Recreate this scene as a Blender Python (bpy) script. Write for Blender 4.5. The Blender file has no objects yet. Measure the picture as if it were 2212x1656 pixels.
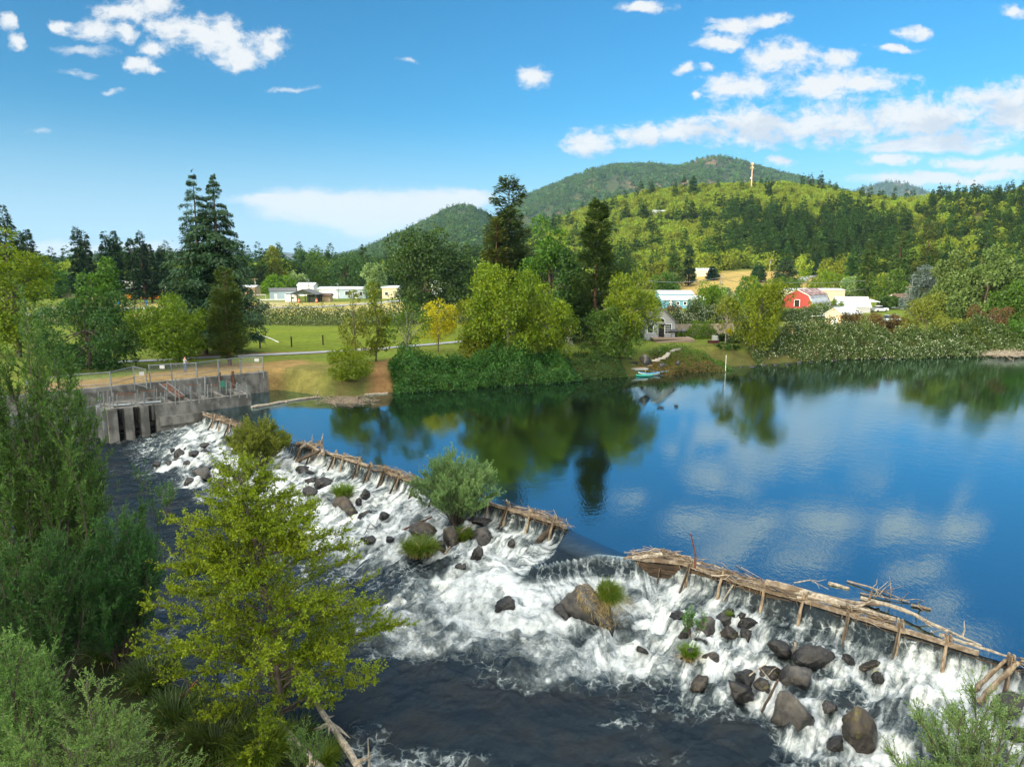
import bpy, math, random
import numpy as np
from mathutils import Vector, Matrix
R = math.radians
rng = np.random.default_rng(11)
random.seed(5)
SC = bpy.context.scene
COL = SC.collection
# ---------------------------------------------------------------- camera model (used to size and place real things)
F, CX, CY, PT, CAMZ = 1522.0, 1106.0, 828.0, R(9.4), 14.0
cp_, sp_ = math.cos(PT), math.sin(PT)
def ray(u, v):
    X = (u - CX) / F; Y = -(v - CY) / F
    return np.array([X, cp_ + Y * sp_, -sp_ + Y * cp_])
def P(u, v, z):
    d = ray(u, v); t = (z - CAMZ) / d[2]
    return np.array([d[0] * t, d[1] * t, z])
def Q(u, v, y):
    d = ray(u, v); t = y / d[1]
    return np.array([d[0] * t, y, CAMZ + d[2] * t])
def proj(x, y, z):
    dz = z - CAMZ
    f = np.maximum(y * cp_ - dz * sp_, .1); up = y * sp_ + dz * cp_
    return CX + F * x / f, CY - F * up / f
def sstep(a, b, x):
    t = np.clip((x - a) / (b - a), 0, 1)
    return t * t * (3 - 2 * t)
# ---------------------------------------------------------------- noise
def _h(ix, iy, s):
    n = (ix.astype(np.int64) * 374761393 + iy.astype(np.int64) * 668265263 + s * 974634777) & 0x7fffffff
    n = ((n ^ (n >> 13)) * 1274126177) & 0x7fffffff
    n = ((n ^ (n >> 16)) * 668265263) & 0x7fffffff
    return (n & 0xffff) / 65535.0
def vnoise(x, y, s=0):
    xi = np.floor(x); yi = np.floor(y); fx = x - xi; fy = y - yi
    fx = fx * fx * fx * (fx * (fx * 6 - 15) + 10); fy = fy * fy * fy * (fy * (fy * 6 - 15) + 10)
    a = _h(xi, yi, s); b = _h(xi + 1, yi, s); c = _h(xi, yi + 1, s); d = _h(xi + 1, yi + 1, s)
    return (a * (1 - fx) + b * fx) * (1 - fy) + (c * (1 - fx) + d * fx) * fy
def fbm(x, y, s=0, o=4, g=.5):
    t = np.zeros_like(np.asarray(x, float)); a = 1.; n = 0.
    for k in range(o):
        t += a * vnoise(x, y, s + k * 17); n += a; a *= g
        x, y = x * 1.9 * .8 - y * 1.9 * .6 + 3.1, x * 1.9 * .6 + y * 1.9 * .8 + 7.7
    return t / n
# ---------------------------------------------------------------- object helpers
def tag(o, label=None, cat=None, group=None, kind=None):
    if label: o['label'] = label
    if cat: o['category'] = cat
    if group: o['group'] = group
    if kind: o['kind'] = kind
    return o
def thing(name, label, cat, loc=(0, 0, 0), rz=0, group=None):
    o = bpy.data.objects.new(name, None); COL.objects.link(o)
    o.location = [float(c) for c in loc]; o.rotation_euler = (0, 0, rz); o.empty_display_size = .3
    return tag(o, label, cat, group)
def rootloc(o):
    p = np.zeros(3)
    while o is not None:
        p += np.array(o.location); o = o.parent
    return p
def copy_tree(o, parent=None):
    c = o.copy(); COL.objects.link(c)
    if parent: c.parent = parent
    for ch in o.children: copy_tree(ch, c)
    return c
def npmesh(name, V, Fc, mat=None, parent=None, smooth=False, attrs=None, loc=None, local=False):
    """V (n,3), Fc (m,k) equal-size faces or list of such arrays"""
    V = np.asarray(V, np.float64)
    if parent is not None and not local: V = V - rootloc(parent)
    if loc is not None: V = V - np.asarray(loc)
    fl = Fc if isinstance(Fc, list) else [Fc]
    fl = [np.asarray(f, np.int32) for f in fl if len(f)]
    me = bpy.data.meshes.new(name)
    me.vertices.add(len(V)); me.vertices.foreach_set('co', V.astype(np.float32).ravel())
    idx = np.concatenate([f.ravel() for f in fl]); tot = np.concatenate([np.full(len(f), f.shape[1], np.int32) for f in fl])
    st = np.concatenate([[0], np.cumsum(tot)[:-1]]).astype(np.int32)
    me.loops.add(len(idx)); me.loops.foreach_set('vertex_index', idx)
    me.polygons.add(len(tot)); me.polygons.foreach_set('loop_start', st)
    try: me.polygons.foreach_set('loop_total', tot)
    except Exception: pass
    me.polygons.foreach_set('use_smooth', np.full(len(tot), bool(smooth)))
    for k, a in (attrs or {}).items():
        a = np.asarray(a, np.float32)
        if a.ndim == 1:
            at = me.attributes.new(k, 'FLOAT', 'POINT'); at.data.foreach_set('value', a)
        else:
            at = me.attributes.new(k, 'FLOAT_COLOR', 'POINT'); at.data.foreach_set('color', a.ravel())
    me.update(calc_edges=True); me.validate()
    if mat: me.materials.append(mat)
    o = bpy.data.objects.new(name, me); COL.objects.link(o)
    if parent is not None: o.parent = parent
    if loc is not None: o.location = [float(c) for c in loc]
    return o
class MB:
    """collects shapes, build() links ONE mesh object"""
    def __init__(s): s.V = []; s.F3 = []; s.F4 = []; s.n = 0; s.NG = []
    def add(s, V, faces):
        V = np.asarray(V, float).reshape(-1, 3); s.V.append(V)
        for f in faces:
            f = [i + s.n for i in f]
            (s.F4 if len(f) == 4 else s.F3 if len(f) == 3 else s.NG).append(f)
        s.n += len(V); return s
    def box(s, c, d, rz=0, rx=0, ry=0):
        c = np.asarray(c, float); hx, hy, hz = [k / 2 for k in d]
        V = np.array([[x, y, z] for x in (-hx, hx) for y in (-hy, hy) for z in (-hz, hz)])
        if rz or rx or ry:
            M = np.array((Matrix.Rotation(rz, 3, 'Z') @ Matrix.Rotation(ry, 3, 'Y') @ Matrix.Rotation(rx, 3, 'X')))
            V = V @ M.T
        return s.add(V + c, [(0, 1, 3, 2), (4, 6, 7, 5), (0, 4, 5, 1), (2, 3, 7, 6), (0, 2, 6, 4), (1, 5, 7, 3)])
    def bar(s, a, b, w, h=None, up=(0, 0, 1)):
        """rectangular bar from a to b"""
        a = np.asarray(a, float); b = np.asarray(b, float); h = h or w
        d = b - a; L = np.linalg.norm(d); d = d / L; up = np.asarray(up, float)
        if abs(d @ up) > .97: up = np.array([0, 1., 0])
        sx = np.cross(d, up); sx /= np.linalg.norm(sx); uz = np.cross(sx, d)
        V = [p + sx * i * w / 2 + uz * j * h / 2 for p in (a, b) for i in (-1, 1) for j in (-1, 1)]
        return s.add(V, [(0, 1, 3, 2), (4, 6, 7, 5), (0, 4, 5, 1), (2, 3, 7, 6), (0, 2, 6, 4), (1, 5, 7, 3)])
    def tube(s, pts, rad, n=6, cap=True):
        pts = np.asarray(pts, float); m = len(pts)
        rad = np.full(m, rad) if np.isscalar(rad) else np.asarray(rad, float)
        T = np.gradient(pts, axis=0); T /= np.linalg.norm(T, axis=1)[:, None] + 1e-9
        ref = np.array([0, 0, 1.]) if abs(T[:, 2]).mean() < .8 else np.array([1., 0, 0])
        A = np.cross(T, ref); A /= np.linalg.norm(A, axis=1)[:, None] + 1e-9; B = np.cross(T, A)
        an = np.arange(n) * 2 * math.pi / n
        V = pts[:, None] + rad[:, None, None] * (np.cos(an)[None, :, None] * A[:, None] + np.sin(an)[None, :, None] * B[:, None])
        fs = [(i * n + j, i * n + (j + 1) % n, (i + 1) * n + (j + 1) % n, (i + 1) * n + j) for i in range(m - 1) for j in range(n)]
        if cap: fs += [tuple(range(n - 1, -1, -1)), tuple((m - 1) * n + j for j in range(n))]
        return s.add(V, fs)
    def prism(s, poly, z0, z1):
        """poly: list of (x,y), extruded z0..z1"""
        n = len(poly); V = [(x, y, z0) for x, y in poly] + [(x, y, z1) for x, y in poly]
        return s.add(V, [tuple(range(n - 1, -1, -1)), tuple(range(n, 2 * n))] + [(i, (i + 1) % n, n + (i + 1) % n, n + i) for i in range(n)])
    def xprism(s, poly, x0, x1):
        """poly: list of (y,z), extruded along x"""
        n = len(poly); V = [(x0, y, z) for y, z in poly] + [(x1, y, z) for y, z in poly]
        return s.add(V, [tuple(range(n)), tuple(range(2 * n - 1, n - 1, -1))] + [(i + n, (i + 1) % n + n, (i + 1) % n, i) for i in range(n)])
    def quad(s, a, b, c, d): return s.add([a, b, c, d], [(0, 1, 2, 3)])
    def build(s, name, mat, parent=None, local=True, loc=None, smooth=False):
        V = np.concatenate(s.V)
        if parent is not None and not local: V = V - rootloc(parent)
        if loc is not None: V = V - np.asarray(loc)
        me = bpy.data.meshes.new(name); me.from_pydata(V.tolist(), [], s.F3 + s.F4 + s.NG); me.update()
        if smooth: me.polygons.foreach_set('use_smooth', np.ones(len(me.polygons), bool))
        if mat: me.materials.append(mat)
        o = bpy.data.objects.new(name, me); COL.objects.link(o)
        if parent is not None: o.parent = parent
        if loc is not None: o.location = [float(c) for c in loc]
        return o
# ---------------------------------------------------------------- materials
class NT:
    def __init__(s, m):
        m.use_nodes = True; s.t = m.node_tree; s.t.nodes.clear(); s.m = m
    def n(s, typ, ins=None, **kw):
        nd = s.t.nodes.new(typ)
        for k, v in kw.items(): setattr(nd, k, v)
        for k, v in (ins or {}).items():
            if isinstance(v, bpy.types.NodeSocket): s.t.links.new(v, nd.inputs[k])
            else:
                sk = nd.inputs[k]
                if hasattr(sk.default_value, '__len__') and not isinstance(v, (int, float)):
                    v = tuple(v)
                    if len(sk.default_value) == 4 and len(v) == 3: v = v + (1,)
                sk.default_value = v
        return nd
    def math(s, op, a, b=0., c=None, clamp=False):
        ins = {0: a, 1: b}
        if c is not None: ins[2] = c
        return s.n('ShaderNodeMath', ins, operation=op, use_clamp=clamp).outputs[0]
    def mix(s, f, a, b, bt='MIX'):
        nd = s.n('ShaderNodeMix', data_type='RGBA', blend_type=bt)
        for k, v in ((0, f), (6, a), (7, b)):
            if isinstance(v, bpy.types.NodeSocket): s.t.links.new(v, nd.inputs[k])
            else: nd.inputs[k].default_value = v if k == 0 else tuple(v) + ((1,) if len(v) == 3 else ())
        return nd.outputs[2]
    def noise(s, vec, scale, detail=5, rough=.55, dist=0., col=False):
        ins = {'Scale': scale, 'Detail': detail, 'Roughness': rough, 'Distortion': dist}
        if vec is not None: ins['Vector'] = vec
        nd = s.n('ShaderNodeTexNoise', ins); return nd.outputs[1 if col else 0]
    def ss(s, x, a, b, lo=0., hi=1.):
        nd = s.n('ShaderNodeMapRange', {0: x, 1: a, 2: b, 3: lo, 4: hi}, interpolation_type='SMOOTHSTEP'); return nd.outputs[0]
    def coord(s, which='Object'): return s.n('ShaderNodeTexCoord').outputs[which]
    def mapv(s, vec, scale=(1, 1, 1), rot=(0, 0, 0), loc=(0, 0, 0)):
        return s.n('ShaderNodeMapping', {'Vector': vec, 'Scale': scale, 'Rotation': rot, 'Location': loc}).outputs[0]
    def attr(s, name, out='Fac'): return s.n('ShaderNodeAttribute', attribute_name=name).outputs[out]
    def out(s, sh, disp=None):
        o = s.n('ShaderNodeOutputMaterial'); s.t.links.new(sh, o.inputs[0])
    def bump(s, h, st, dist=.05): return s.n('ShaderNodeBump', {'Height': h, 'Strength': st, 'Distance': dist}).outputs[0]
MATS = {}
def M(name, c1, c2=None, scale=4., rough=.8, bump=0., metal=0., detail=6, aniso=(1, 1, 1), c3=None, s3=.6, lo=.35, hi=.65, bdist=.03, rnd=0., spec=.3):
    if name in MATS: return MATS[name]
    m = bpy.data.materials.new(name); t = NT(m); co = t.mapv(t.coord(), aniso)
    nz = t.noise(co, scale, detail)
    c = t.mix(t.ss(nz, lo, hi), c1, c2 if c2 else tuple(k * .75 for k in c1))
    if c3: c = t.mix(t.ss(t.noise(t.coord(), s3, 5), .48, .68), c, c3)
    if rnd:
        r = t.n('ShaderNodeObjectInfo').outputs['Random']
        c = t.n('ShaderNodeHueSaturation', {'Hue': .5, 'Saturation': 1., 'Value': t.math('MULTIPLY_ADD', r, rnd, 1 - rnd / 2), 'Color': c}).outputs[0]
    ins = {'Base Color': c, 'Roughness': rough, 'Metallic': metal, 'Specular IOR Level': spec}
    if bump: ins['Normal'] = t.bump(nz, bump, bdist)
    t.out(t.n('ShaderNodeBsdfPrincipled', ins).outputs[0]); MATS[name] = m; return m
def leafmat(name, c1, c2, tr=.3, ns=.5, tcol=None, gloss=.018, rnd=.25, c3=None):
    """leaf: per-leaf hue variation, clump-wise variety, translucency"""
    if name in MATS: return MATS[name]
    m = bpy.data.materials.new(name); t = NT(m)
    ri = t.n('ShaderNodeNewGeometry').outputs['Random Per Island']
    c = t.mix(ri, c1, c2)
    if c3: c = t.mix(t.ss(ri, .90, .93), c, c3)
    nz = t.noise(t.coord(), ns, 3)
    c = t.mix(t.ss(nz, .35, .65), c, t.mix(1., c, (.72, .80, .75), 'MULTIPLY'))
    r = t.n('ShaderNodeObjectInfo').outputs['Random']
    c = t.n('ShaderNodeHueSaturation', {'Hue': t.math('MULTIPLY_ADD', r, .03, .485), 'Saturation': 1., 'Value': t.math('MULTIPLY_ADD', r, rnd, 1 - rnd / 2), 'Color': c}).outputs[0]
    tc = t.mix(1., c, tcol or (1.25, 1.2, .6), 'MULTIPLY')
    d = t.n('ShaderNodeBsdfDiffuse', {'Color': c}).outputs[0]
    tl = t.n('ShaderNodeBsdfTranslucent', {'Color': tc}).outputs[0]
    s = t.n('ShaderNodeMixShader', {0: tr, 1: d, 2: tl}).outputs[0]
    if gloss:
        g = t.n('ShaderNodeBsdfGlossy', {'Color': (.9, .95, 1), 'Roughness': .45}).outputs[0]
        s = t.n('ShaderNodeMixShader', {0: gloss, 1: s, 2: g}).outputs[0]
    t.out(s); MATS[name] = m; return m
# ---------------------------------------------------------------- leaf clouds
def unit(v): return v / (np.linalg.norm(v, axis=-1, keepdims=True) + 1e-9)
def rdir(n, r=None):
    return unit((r or rng).normal(size=(n, 3)))
def leaves(C, D, Lg, W, nrm=None, bend=0.):
    """rhombic leaves at C along D, length Lg, width W -> V, F(quads)"""
    n = len(C); D = unit(D)
    if nrm is None: nrm = rdir(n)
    S = unit(np.cross(D, nrm)); N = np.cross(S, D)
    Lg = np.broadcast_to(Lg, (n,))[:, None]; W = np.broadcast_to(W, (n,))[:, None]
    a = C; b = C + D * Lg * .45 + S * W * .5 + N * Lg * bend; c = C + D * Lg; d = C + D * Lg * .45 - S * W * .5 + N * Lg * bend
    V = np.stack([a, b, c, d], 1).reshape(-1, 3)
    return V, np.arange(n * 4).reshape(-1, 4)
class LV:
    def __init__(s): s.V = []; s.n = 0
    def add(s, V):
        s.V.append(V); s.n += len(V)
    def build(s, name, mat, parent, local=False):
        V = np.concatenate(s.V)
        return npmesh(name, V, np.arange(len(V)).reshape(-1, 4), mat, parent, local=local)
def tubes(P0, nseg, rad0, rad1, sides=4):
    """P0 (n,k,3) polylines -> verts, quads ; radius tapers"""
    n, k, _ = P0.shape
    T = np.gradient(P0, axis=1); T = unit(T)
    ref = np.where(np.abs(T[..., 2:3]) < .8, np.array([0, 0, 1.]), np.array([1., 0, 0]))
    A = unit(np.cross(T, ref)); B = np.cross(T, A)
    w = np.linspace(0, 1, k)[None, :]
    r = (np.asarray(rad0).reshape(-1, 1) * (1 - w) + np.asarray(rad1).reshape(-1, 1) * w)
    an = np.arange(sides) * 2 * math.pi / sides
    V = P0[:, :, None] + r[..., None, None] * (np.cos(an)[:, None] * A[:, :, None] + np.sin(an)[:, None] * B[:, :, None])
    base = (np.arange(n) * k * sides)[:, None, None]; i = (np.arange(k - 1) * sides)[None, :, None]; j = np.arange(sides)[None, None, :]; j2 = (j + 1) % sides
    Fq = np.stack([base + i + j, base + i + j2, base + i + sides + j2, base + i + sides + j], -1).reshape(-1, 4)
    return V.reshape(-1, 3), Fq
class TB:
    def __init__(s): s.V = []; s.F = []; s.n = 0
    def add(s, V, Fq): s.V.append(V); s.F.append(Fq + s.n); s.n += len(V)
    def build(s, name, mat, parent, local=False):
        return npmesh(name, np.concatenate(s.V), np.concatenate(s.F), mat, parent, smooth=True, local=local)

def stickmat(name, cs):
    """every stick its own tone"""
    m = bpy.data.materials.new(name); t = NT(m); ri = t.n('ShaderNodeNewGeometry').outputs['Random Per Island']
    c = cs[0]; n = len(cs)
    for i, k in enumerate(cs[1:], 1): c = t.mix(t.math('GREATER_THAN', ri, i / n), c, k)
    nz = t.noise(t.coord(), 6., 5); c = t.mix(t.ss(nz, .3, .7), t.mix(1., c, (.6, .58, .55), 'MULTIPLY'), c)
    t.out(t.n('ShaderNodeBsdfPrincipled', {'Base Color': c, 'Roughness': .9, 'Specular IOR Level': .15}).outputs[0]); MATS[name] = m; return m
# ================================================================ plant generators (all return arrays in local coords, base at origin)
def g_broad(H, Rx, n, ls, r, hb=.22, nl=26, lr=.34, up=.35, top=1.0, skirt=0., open_=0.):
    """broadleaf crown: lobes of leaf clumps. returns leaf V, lobe centres"""
    cz = H * (hb + 1) / 2; rz = H * (1 - hb) / 2
    d = rdir(nl, r); d[:, 2] = d[:, 2] * .9 + .12
    rad = r.uniform(.45, .86, nl)[:, None]
    lc = d * rad * np.array([Rx, Rx, rz])
    w = 1 - (1 - top) * np.clip((lc[:, 2] + rz) / (2 * rz), 0, 1)
    lc[:, :2] *= w[:, None]
    lrad = r.uniform(.75, 1.25, nl) * lr * min(Rx, rz * 1.1)
    wts = lrad ** 2; k = r.choice(nl, n, p=wts / wts.sum())
    dd = rdir(n, r); dd[:, 2] += up; dd = unit(dd)
    rr = r.uniform(.30, 1., n) ** .5
    # clumpy surface inside each lobe
    ph = np.sin(dd[:, 0] * 5 + k * 1.7) * np.sin(dd[:, 1] * 5 + k * 2.3) * np.sin(dd[:, 2] * 5 + k)
    rr = rr * (1 + .35 * ph)
    C = lc[k] + dd * (lrad[k] * rr)[:, None] * np.array([1, 1, .8])
    fx = Rx / np.percentile(np.hypot(C[:, 0], C[:, 1]), 96); zt = np.percentile(C[:, 2], 99.3); zb_ = np.percentile(C[:, 2], 2)
    fz = 2 * rz / (zt - zb_); sh_ = -rz - zb_ * fz
    C[:, :2] *= fx; lc[:, :2] *= fx; C[:, 2] = C[:, 2] * fz + sh_; lc[:, 2] = lc[:, 2] * fz + sh_
    C[:, 2] += cz
    if skirt: C[:, 2] -= skirt * np.abs(r.normal(size=n)) * .5
    C[:, 2] = np.maximum(C[:, 2], H * .03)
    D = unit(dd * .7 + rdir(n, r) * .8 + np.array([0, 0, -.15]))
    N = unit(dd * .6 + np.array([0, 0, .5]) + rdir(n, r) * .7)
    L = ls * r.uniform(.6, 1.35, n)
    V, _ = leaves(C, D, L, L * r.uniform(.55, .85, n), N, bend=.08)
    lc = lc.copy(); lc[:, 2] += cz
    return V, lc
def g_limbs(H, lc, r, trunk_r, fork=.35, n=10, base=(0, 0, 0), lean=(0, 0), sides=5):
    """trunk and limbs reaching to lobes"""
    tb = TB(); base = np.asarray(base, float)
    k = 6; t = np.linspace(0, 1, k)
    top = np.array([lean[0], lean[1], H * .82])
    tr = base + t[:, None] * top + np.stack([np.sin(t * 3 + r.uniform(0, 6)) * H * .012, np.cos(t * 3.3) * H * .012, 0 * t], 1)
    tr[0] = base - np.array([0, 0, .4])
    V, f = tubes(tr[None], k, [trunk_r], [trunk_r * .18], sides + 2); tb.add(V, f)
    sel = r.permutation(len(lc))[:n]
    for i in sel:
        h = min(fork + r.uniform(-.08, .22), .8) * H
        p0 = base + top * (h / (H * .82)); p2 = lc[i]
        p1 = (p0 + p2) / 2 + np.array([0, 0, .04 * H]) + r.normal(size=3) * H * .015
        q = np.linspace(0, 1, 5)[:, None]
        pl = (1 - q) ** 2 * p0 + 2 * q * (1 - q) * p1 + q ** 2 * p2
        V, f = tubes(pl[None], 5, [trunk_r * r.uniform(.28, .5)], [trunk_r * .08], sides); tb.add(V, f)
    return tb
def g_conifer(H, Rb, n, ls, r, p=.85, droop=.25, up=.1, nb=None, hb=.06, plate=.3, tipdroop=.25, ragged=.25, wid=.45, narrow=1., vj=.085, wm=.22):
    """conifer needles as sprays along whorled branches"""
    nb = nb or int(H * 7)
    hh = hb + (1 - hb) * np.sort(r.uniform(0, 1, nb) ** 1.12)
    wh = np.round(hh * H / .9) * .9 / H; hh = hh * (1 - wm) + wh * wm; hh = np.clip(hh, hb, .995)
    prof = ((1 - hh) ** p) * np.clip((hh - hb * .4) / (hb * 1.2 + .06), .35, 1)
    L = Rb * prof * r.uniform(1 - ragged, 1 + ragged * .6, nb) + H * .008
    az = r.uniform(0, 2 * math.pi, nb)
    w = L ** .85 + .05 * Rb; b = r.choice(nb, n, p=w / w.sum())
    q = r.uniform(.08, 1, n) ** .75
    out = np.stack([np.cos(az), np.sin(az), 0 * az], 1)[b]; side = np.stack([-np.sin(az), np.cos(az), 0 * az], 1)[b]
    lat = r.normal(size=n) * plate * (1.15 - q) * .9 * np.minimum(q * 3, 1)
    Lb = L[b]
    z = hh[b] * H + Lb * (up * q - droop * q * q) - np.abs(lat) * Lb * tipdroop * .5 + r.normal(size=n) * (vj * Lb + .07 * vj * H)
    C = out * (Lb * q)[:, None] * narrow + side * (lat * Lb)[:, None]; C[:, 2] += z
    D = out * .8 + side * (np.sign(lat) * .7)[:, None] + np.array([0, 0, 1.])[None] * (up - 2 * droop * q - tipdroop)[:, None] + rdir(n, r) * .35
    S = ls * r.uniform(.65, 1.3, n) * np.clip(.55 + .6 * np.minimum(1, Lb / (Rb * .5 + .01)), .5, 1.1)
    V, _ = leaves(C, D, S, S * wid, np.array([0, 0, 1.]) + rdir(n, r) * .55, bend=.05)
    tb = TB(); t = np.linspace(0, 1, 6)
    tr = np.stack([0 * t, 0 * t, t * H * .97], 1); tr[0, 2] = -.4
    V2, f2 = tubes(tr[None], 6, [H * .016 + .06], [.02], 7); tb.add(V2, f2)
    bs = r.permutation(nb)[:min(nb, 60)]
    k = np.linspace(0, .8, 4)
    bp = np.stack([np.cos(az[bs])[:, None] * L[bs][:, None] * k, np.sin(az[bs])[:, None] * L[bs][:, None] * k,
                   hh[bs][:, None] * H + L[bs][:, None] * (up * k - droop * k * k)], -1)
    V3, f3 = tubes(bp, 4, L[bs] * .014 + .012, L[bs] * .003 + .004, 4); tb.add(V3, f3)
    return V, tb
def g_willow(H, Rx, ns, nt, nlf, ll, r, spread=.5, arch=.15, twl=.9, lw=.22, base_r=.06, z0=.25, upb=.6, hang=0., rad=(1., 1.)):
    """many stemmed willow: stems, upright twigs, narrow leaves along twigs"""
    k = 7; t = np.linspace(0, 1, k)
    az = r.uniform(0, 2 * math.pi, ns); rr = np.sqrt(r.uniform(.02, 1, ns)) * Rx
    hh = H * (1 - .45 * (rr / Rx) ** 2) * r.uniform(.75, 1.02, ns)
    ox = np.cos(az) * rr * rad[0]; oy = np.sin(az) * rr * rad[1]
    wob = r.normal(size=(ns, 2)) * .05 * H
    ST = np.stack([ox[:, None] * t ** (1 - spread * .5) + wob[:, :1] * np.sin(t * 3.1), oy[:, None] * t ** (1 - spread * .5) + wob[:, 1:] * np.sin(t * 2.7),
                   hh[:, None] * (t + arch * t * (1 - t))], -1)
    ST[:, :, :2] += r.normal(size=(ns, 1, 2)) * .12
    tb = TB(); V, f = tubes(ST, k, r.uniform(.6, 1.1, ns) * base_r, np.full(ns, .008), 5); tb.add(V, f)
    # twigs
    n2 = ns * nt; s = np.repeat(np.arange(ns), nt); q = z0 + (1 - z0) * r.uniform(0, 1, n2) ** .8
    i0 = np.minimum((q * (k - 1)).astype(int), k - 2); fr = (q * (k - 1) - i0)[:, None]
    p0 = ST[s, i0] * (1 - fr) + ST[s, i0 + 1] * fr
    td = unit(ST[s, i0 + 1] - ST[s, i0])
    ourad = unit(np.stack([ox[s], oy[s], 0 * q], 1))
    d = unit(td * .55 + rdir(n2, r) * .75 + ourad * .35 + np.array([0, 0, upb]))
    Lt = twl * r.uniform(.45, 1.2, n2) * (1.15 - .5 * q)
    kk = np.linspace(0, 1, 4)[None, :, None]
    TW = p0[:, None] + d[:, None] * Lt[:, None, None] * kk + np.array([0, 0, 1.]) * ((upb * .35 - hang) * kk ** 2) * Lt[:, None, None]
    V, f = tubes(TW, 4, np.full(n2, .009), np.full(n2, .003), 3); tb.add(V, f)
    n3 = n2 * nlf; j = np.repeat(np.arange(n2), nlf); q = r.uniform(.05, 1, n3)
    i0 = np.minimum((q * 3).astype(int), 2); fr = (q * 3 - i0)[:, None]
    C = TW[j, i0] * (1 - fr) + TW[j, i0 + 1] * fr
    tdd = unit(TW[j, i0 + 1] - TW[j, i0])
    D = unit(tdd * .8 + rdir(n3, r) * .75)
    L = ll * r.uniform(.6, 1.25, n3)
    Vl, _ = leaves(C, D, L, L * lw, None, bend=.1)
    return Vl, tb
def g_alder(H, Rx, nb, nt, nlf, ll, r, trunk_r=.12, asc=.75, hb=.12, tw=.75, lw=.72, prof=None, layer=.45, power=1.0):
    """single trunk sapling: ascending side branches, twigs, oval leaves in loose layers"""
    tb = TB(); k = 7; t = np.linspace(0, 1, k)
    tr = np.stack([np.sin(t * 4) * .06 * Rx, np.cos(t * 3) * .05 * Rx - .05 * Rx, t * H], 1); tr[0, 2] = -.4
    V, f = tubes(tr[None], k, [trunk_r], [.01], 7); tb.add(V, f)
    hh = hb + (1 - hb) * r.uniform(0, 1, nb) ** 1.0
    az = r.uniform(0, 2 * math.pi, nb)
    pr = prof(hh) if prof else np.clip((1 - hh) ** .8 * 1.15, .05, 1)
    L = Rx * pr * r.uniform(.6, 1.12, nb) + .25
    q = np.linspace(0, 1, 6)
    out = np.stack([np.cos(az), np.sin(az)], 1)
    B = np.zeros((nb, 6, 3))
    B[:, :, :2] = out[:, None] * (L[:, None] * q)[..., None] + r.normal(size=(nb, 1, 2)) * .14 * L[:, None, None] * (q ** 2)[None, :, None]
    B[:, :, 2] = hh[:, None] * H + L[:, None] * (asc * q - .28 * q ** 2) * r.uniform(.7, 1.2, nb)[:, None]
    B[:, :, 0] += np.interp(hh, t, tr[:, 0])[:, None]; B[:, :, 1] += np.interp(hh, t, tr[:, 1])[:, None]
    V, f = tubes(B, 6, trunk_r * (.16 + .3 * (1 - hh)) * np.clip(L / Rx + .3, 0, 1), np.full(nb, .006), 5); tb.add(V, f)
    nt_b = np.maximum(2, (nt * (L / Rx) ** power).astype(int)); s = np.repeat(np.arange(nb), nt_b); n2 = len(s)
    u = r.uniform(.12, 1, n2) ** .8; i0 = np.minimum((u * 5).astype(int), 4); fr = (u * 5 - i0)[:, None]
    p0 = B[s, i0] * (1 - fr) + B[s, i0 + 1] * fr
    td = unit(B[s, i0 + 1] - B[s, i0])
    d = td * .8 + rdir(n2, r) * np.array([.85, .85, layer]) + np.array([0, 0, .18]); d = unit(d)
    Lt = tw * r.uniform(.35, 1.15, n2) * (1.2 - .6 * u)
    kk = np.linspace(0, 1, 3)[None, :, None]
    TW = p0[:, None] + d[:, None] * Lt[:, None, None] * kk + np.array([0, 0, .12]) * kk ** 2 * Lt[:, None, None]
    V, f = tubes(TW, 3, np.full(n2, .008), np.full(n2, .003), 3); tb.add(V, f)
    j = np.repeat(np.arange(n2), nlf); n3 = len(j); q = r.uniform(.1, 1.05, n3)[:, None]
    C = TW[j, 0] * (1 - q) + TW[j, 2] * q + rdir(n3, r) * ll * .5
    D = unit(d[j] * .5 + rdir(n3, r)); L = ll * r.uniform(.6, 1.3, n3)
    Vl, _ = leaves(C, D, L, L * lw, np.array([0, 0, .8]) + rdir(n3, r) * .8, bend=.12)
    return Vl, tb
def g_tuft(n, H, Rx, r, w=.018, arch=.7, sun=0., k=4, lean=(0, 0)):
    """grass tussock: arching blades of k segments, as quads"""
    az = r.uniform(0, 2 * math.pi, n); b = np.sqrt(r.uniform(0, 1, n)) * Rx * .55
    base = np.stack([np.cos(az) * b, np.sin(az) * b, 0 * b], 1)
    a2 = az + r.normal(size=n) * .6; out = np.stack([np.cos(a2), np.sin(a2), 0 * a2], 1) + np.array([lean[0], lean[1], 0])
    L = H * r.uniform(.5, 1.15, n); t = np.linspace(0, 1, k + 1)
    ar = arch * r.uniform(.4, 1.3, n)
    PTS = base[:, None] + out[:, None] * (L[:, None] * (.18 * t + .55 * ar[:, None] * t ** 2))[..., None]
    PTS[:, :, 2] += L[:, None] * (t - .55 * ar[:, None] * t ** 2.4)
    S = unit(np.stack([-out[:, 1], out[:, 0], 0 * a2], 1) + rdir(n, r) * .5)
    ww = (w * r.uniform(.7, 1.3, n))[:, None] * (1.02 - t)[None] ** .7
    A = PTS + S[:, None] * ww[..., None]; B = PTS - S[:, None] * ww[..., None]
    V = np.stack([A, B], 2).reshape(n, (k + 1) * 2, 3)
    base_i = (np.arange(n) * (k + 1) * 2)[:, None, None]; i = (np.arange(k) * 2)[None, :, None]
    Fq = base_i + i + np.array([0, 1, 3, 2])[None, None]
    return V.reshape(-1, 3), Fq.reshape(-1, 4)
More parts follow.
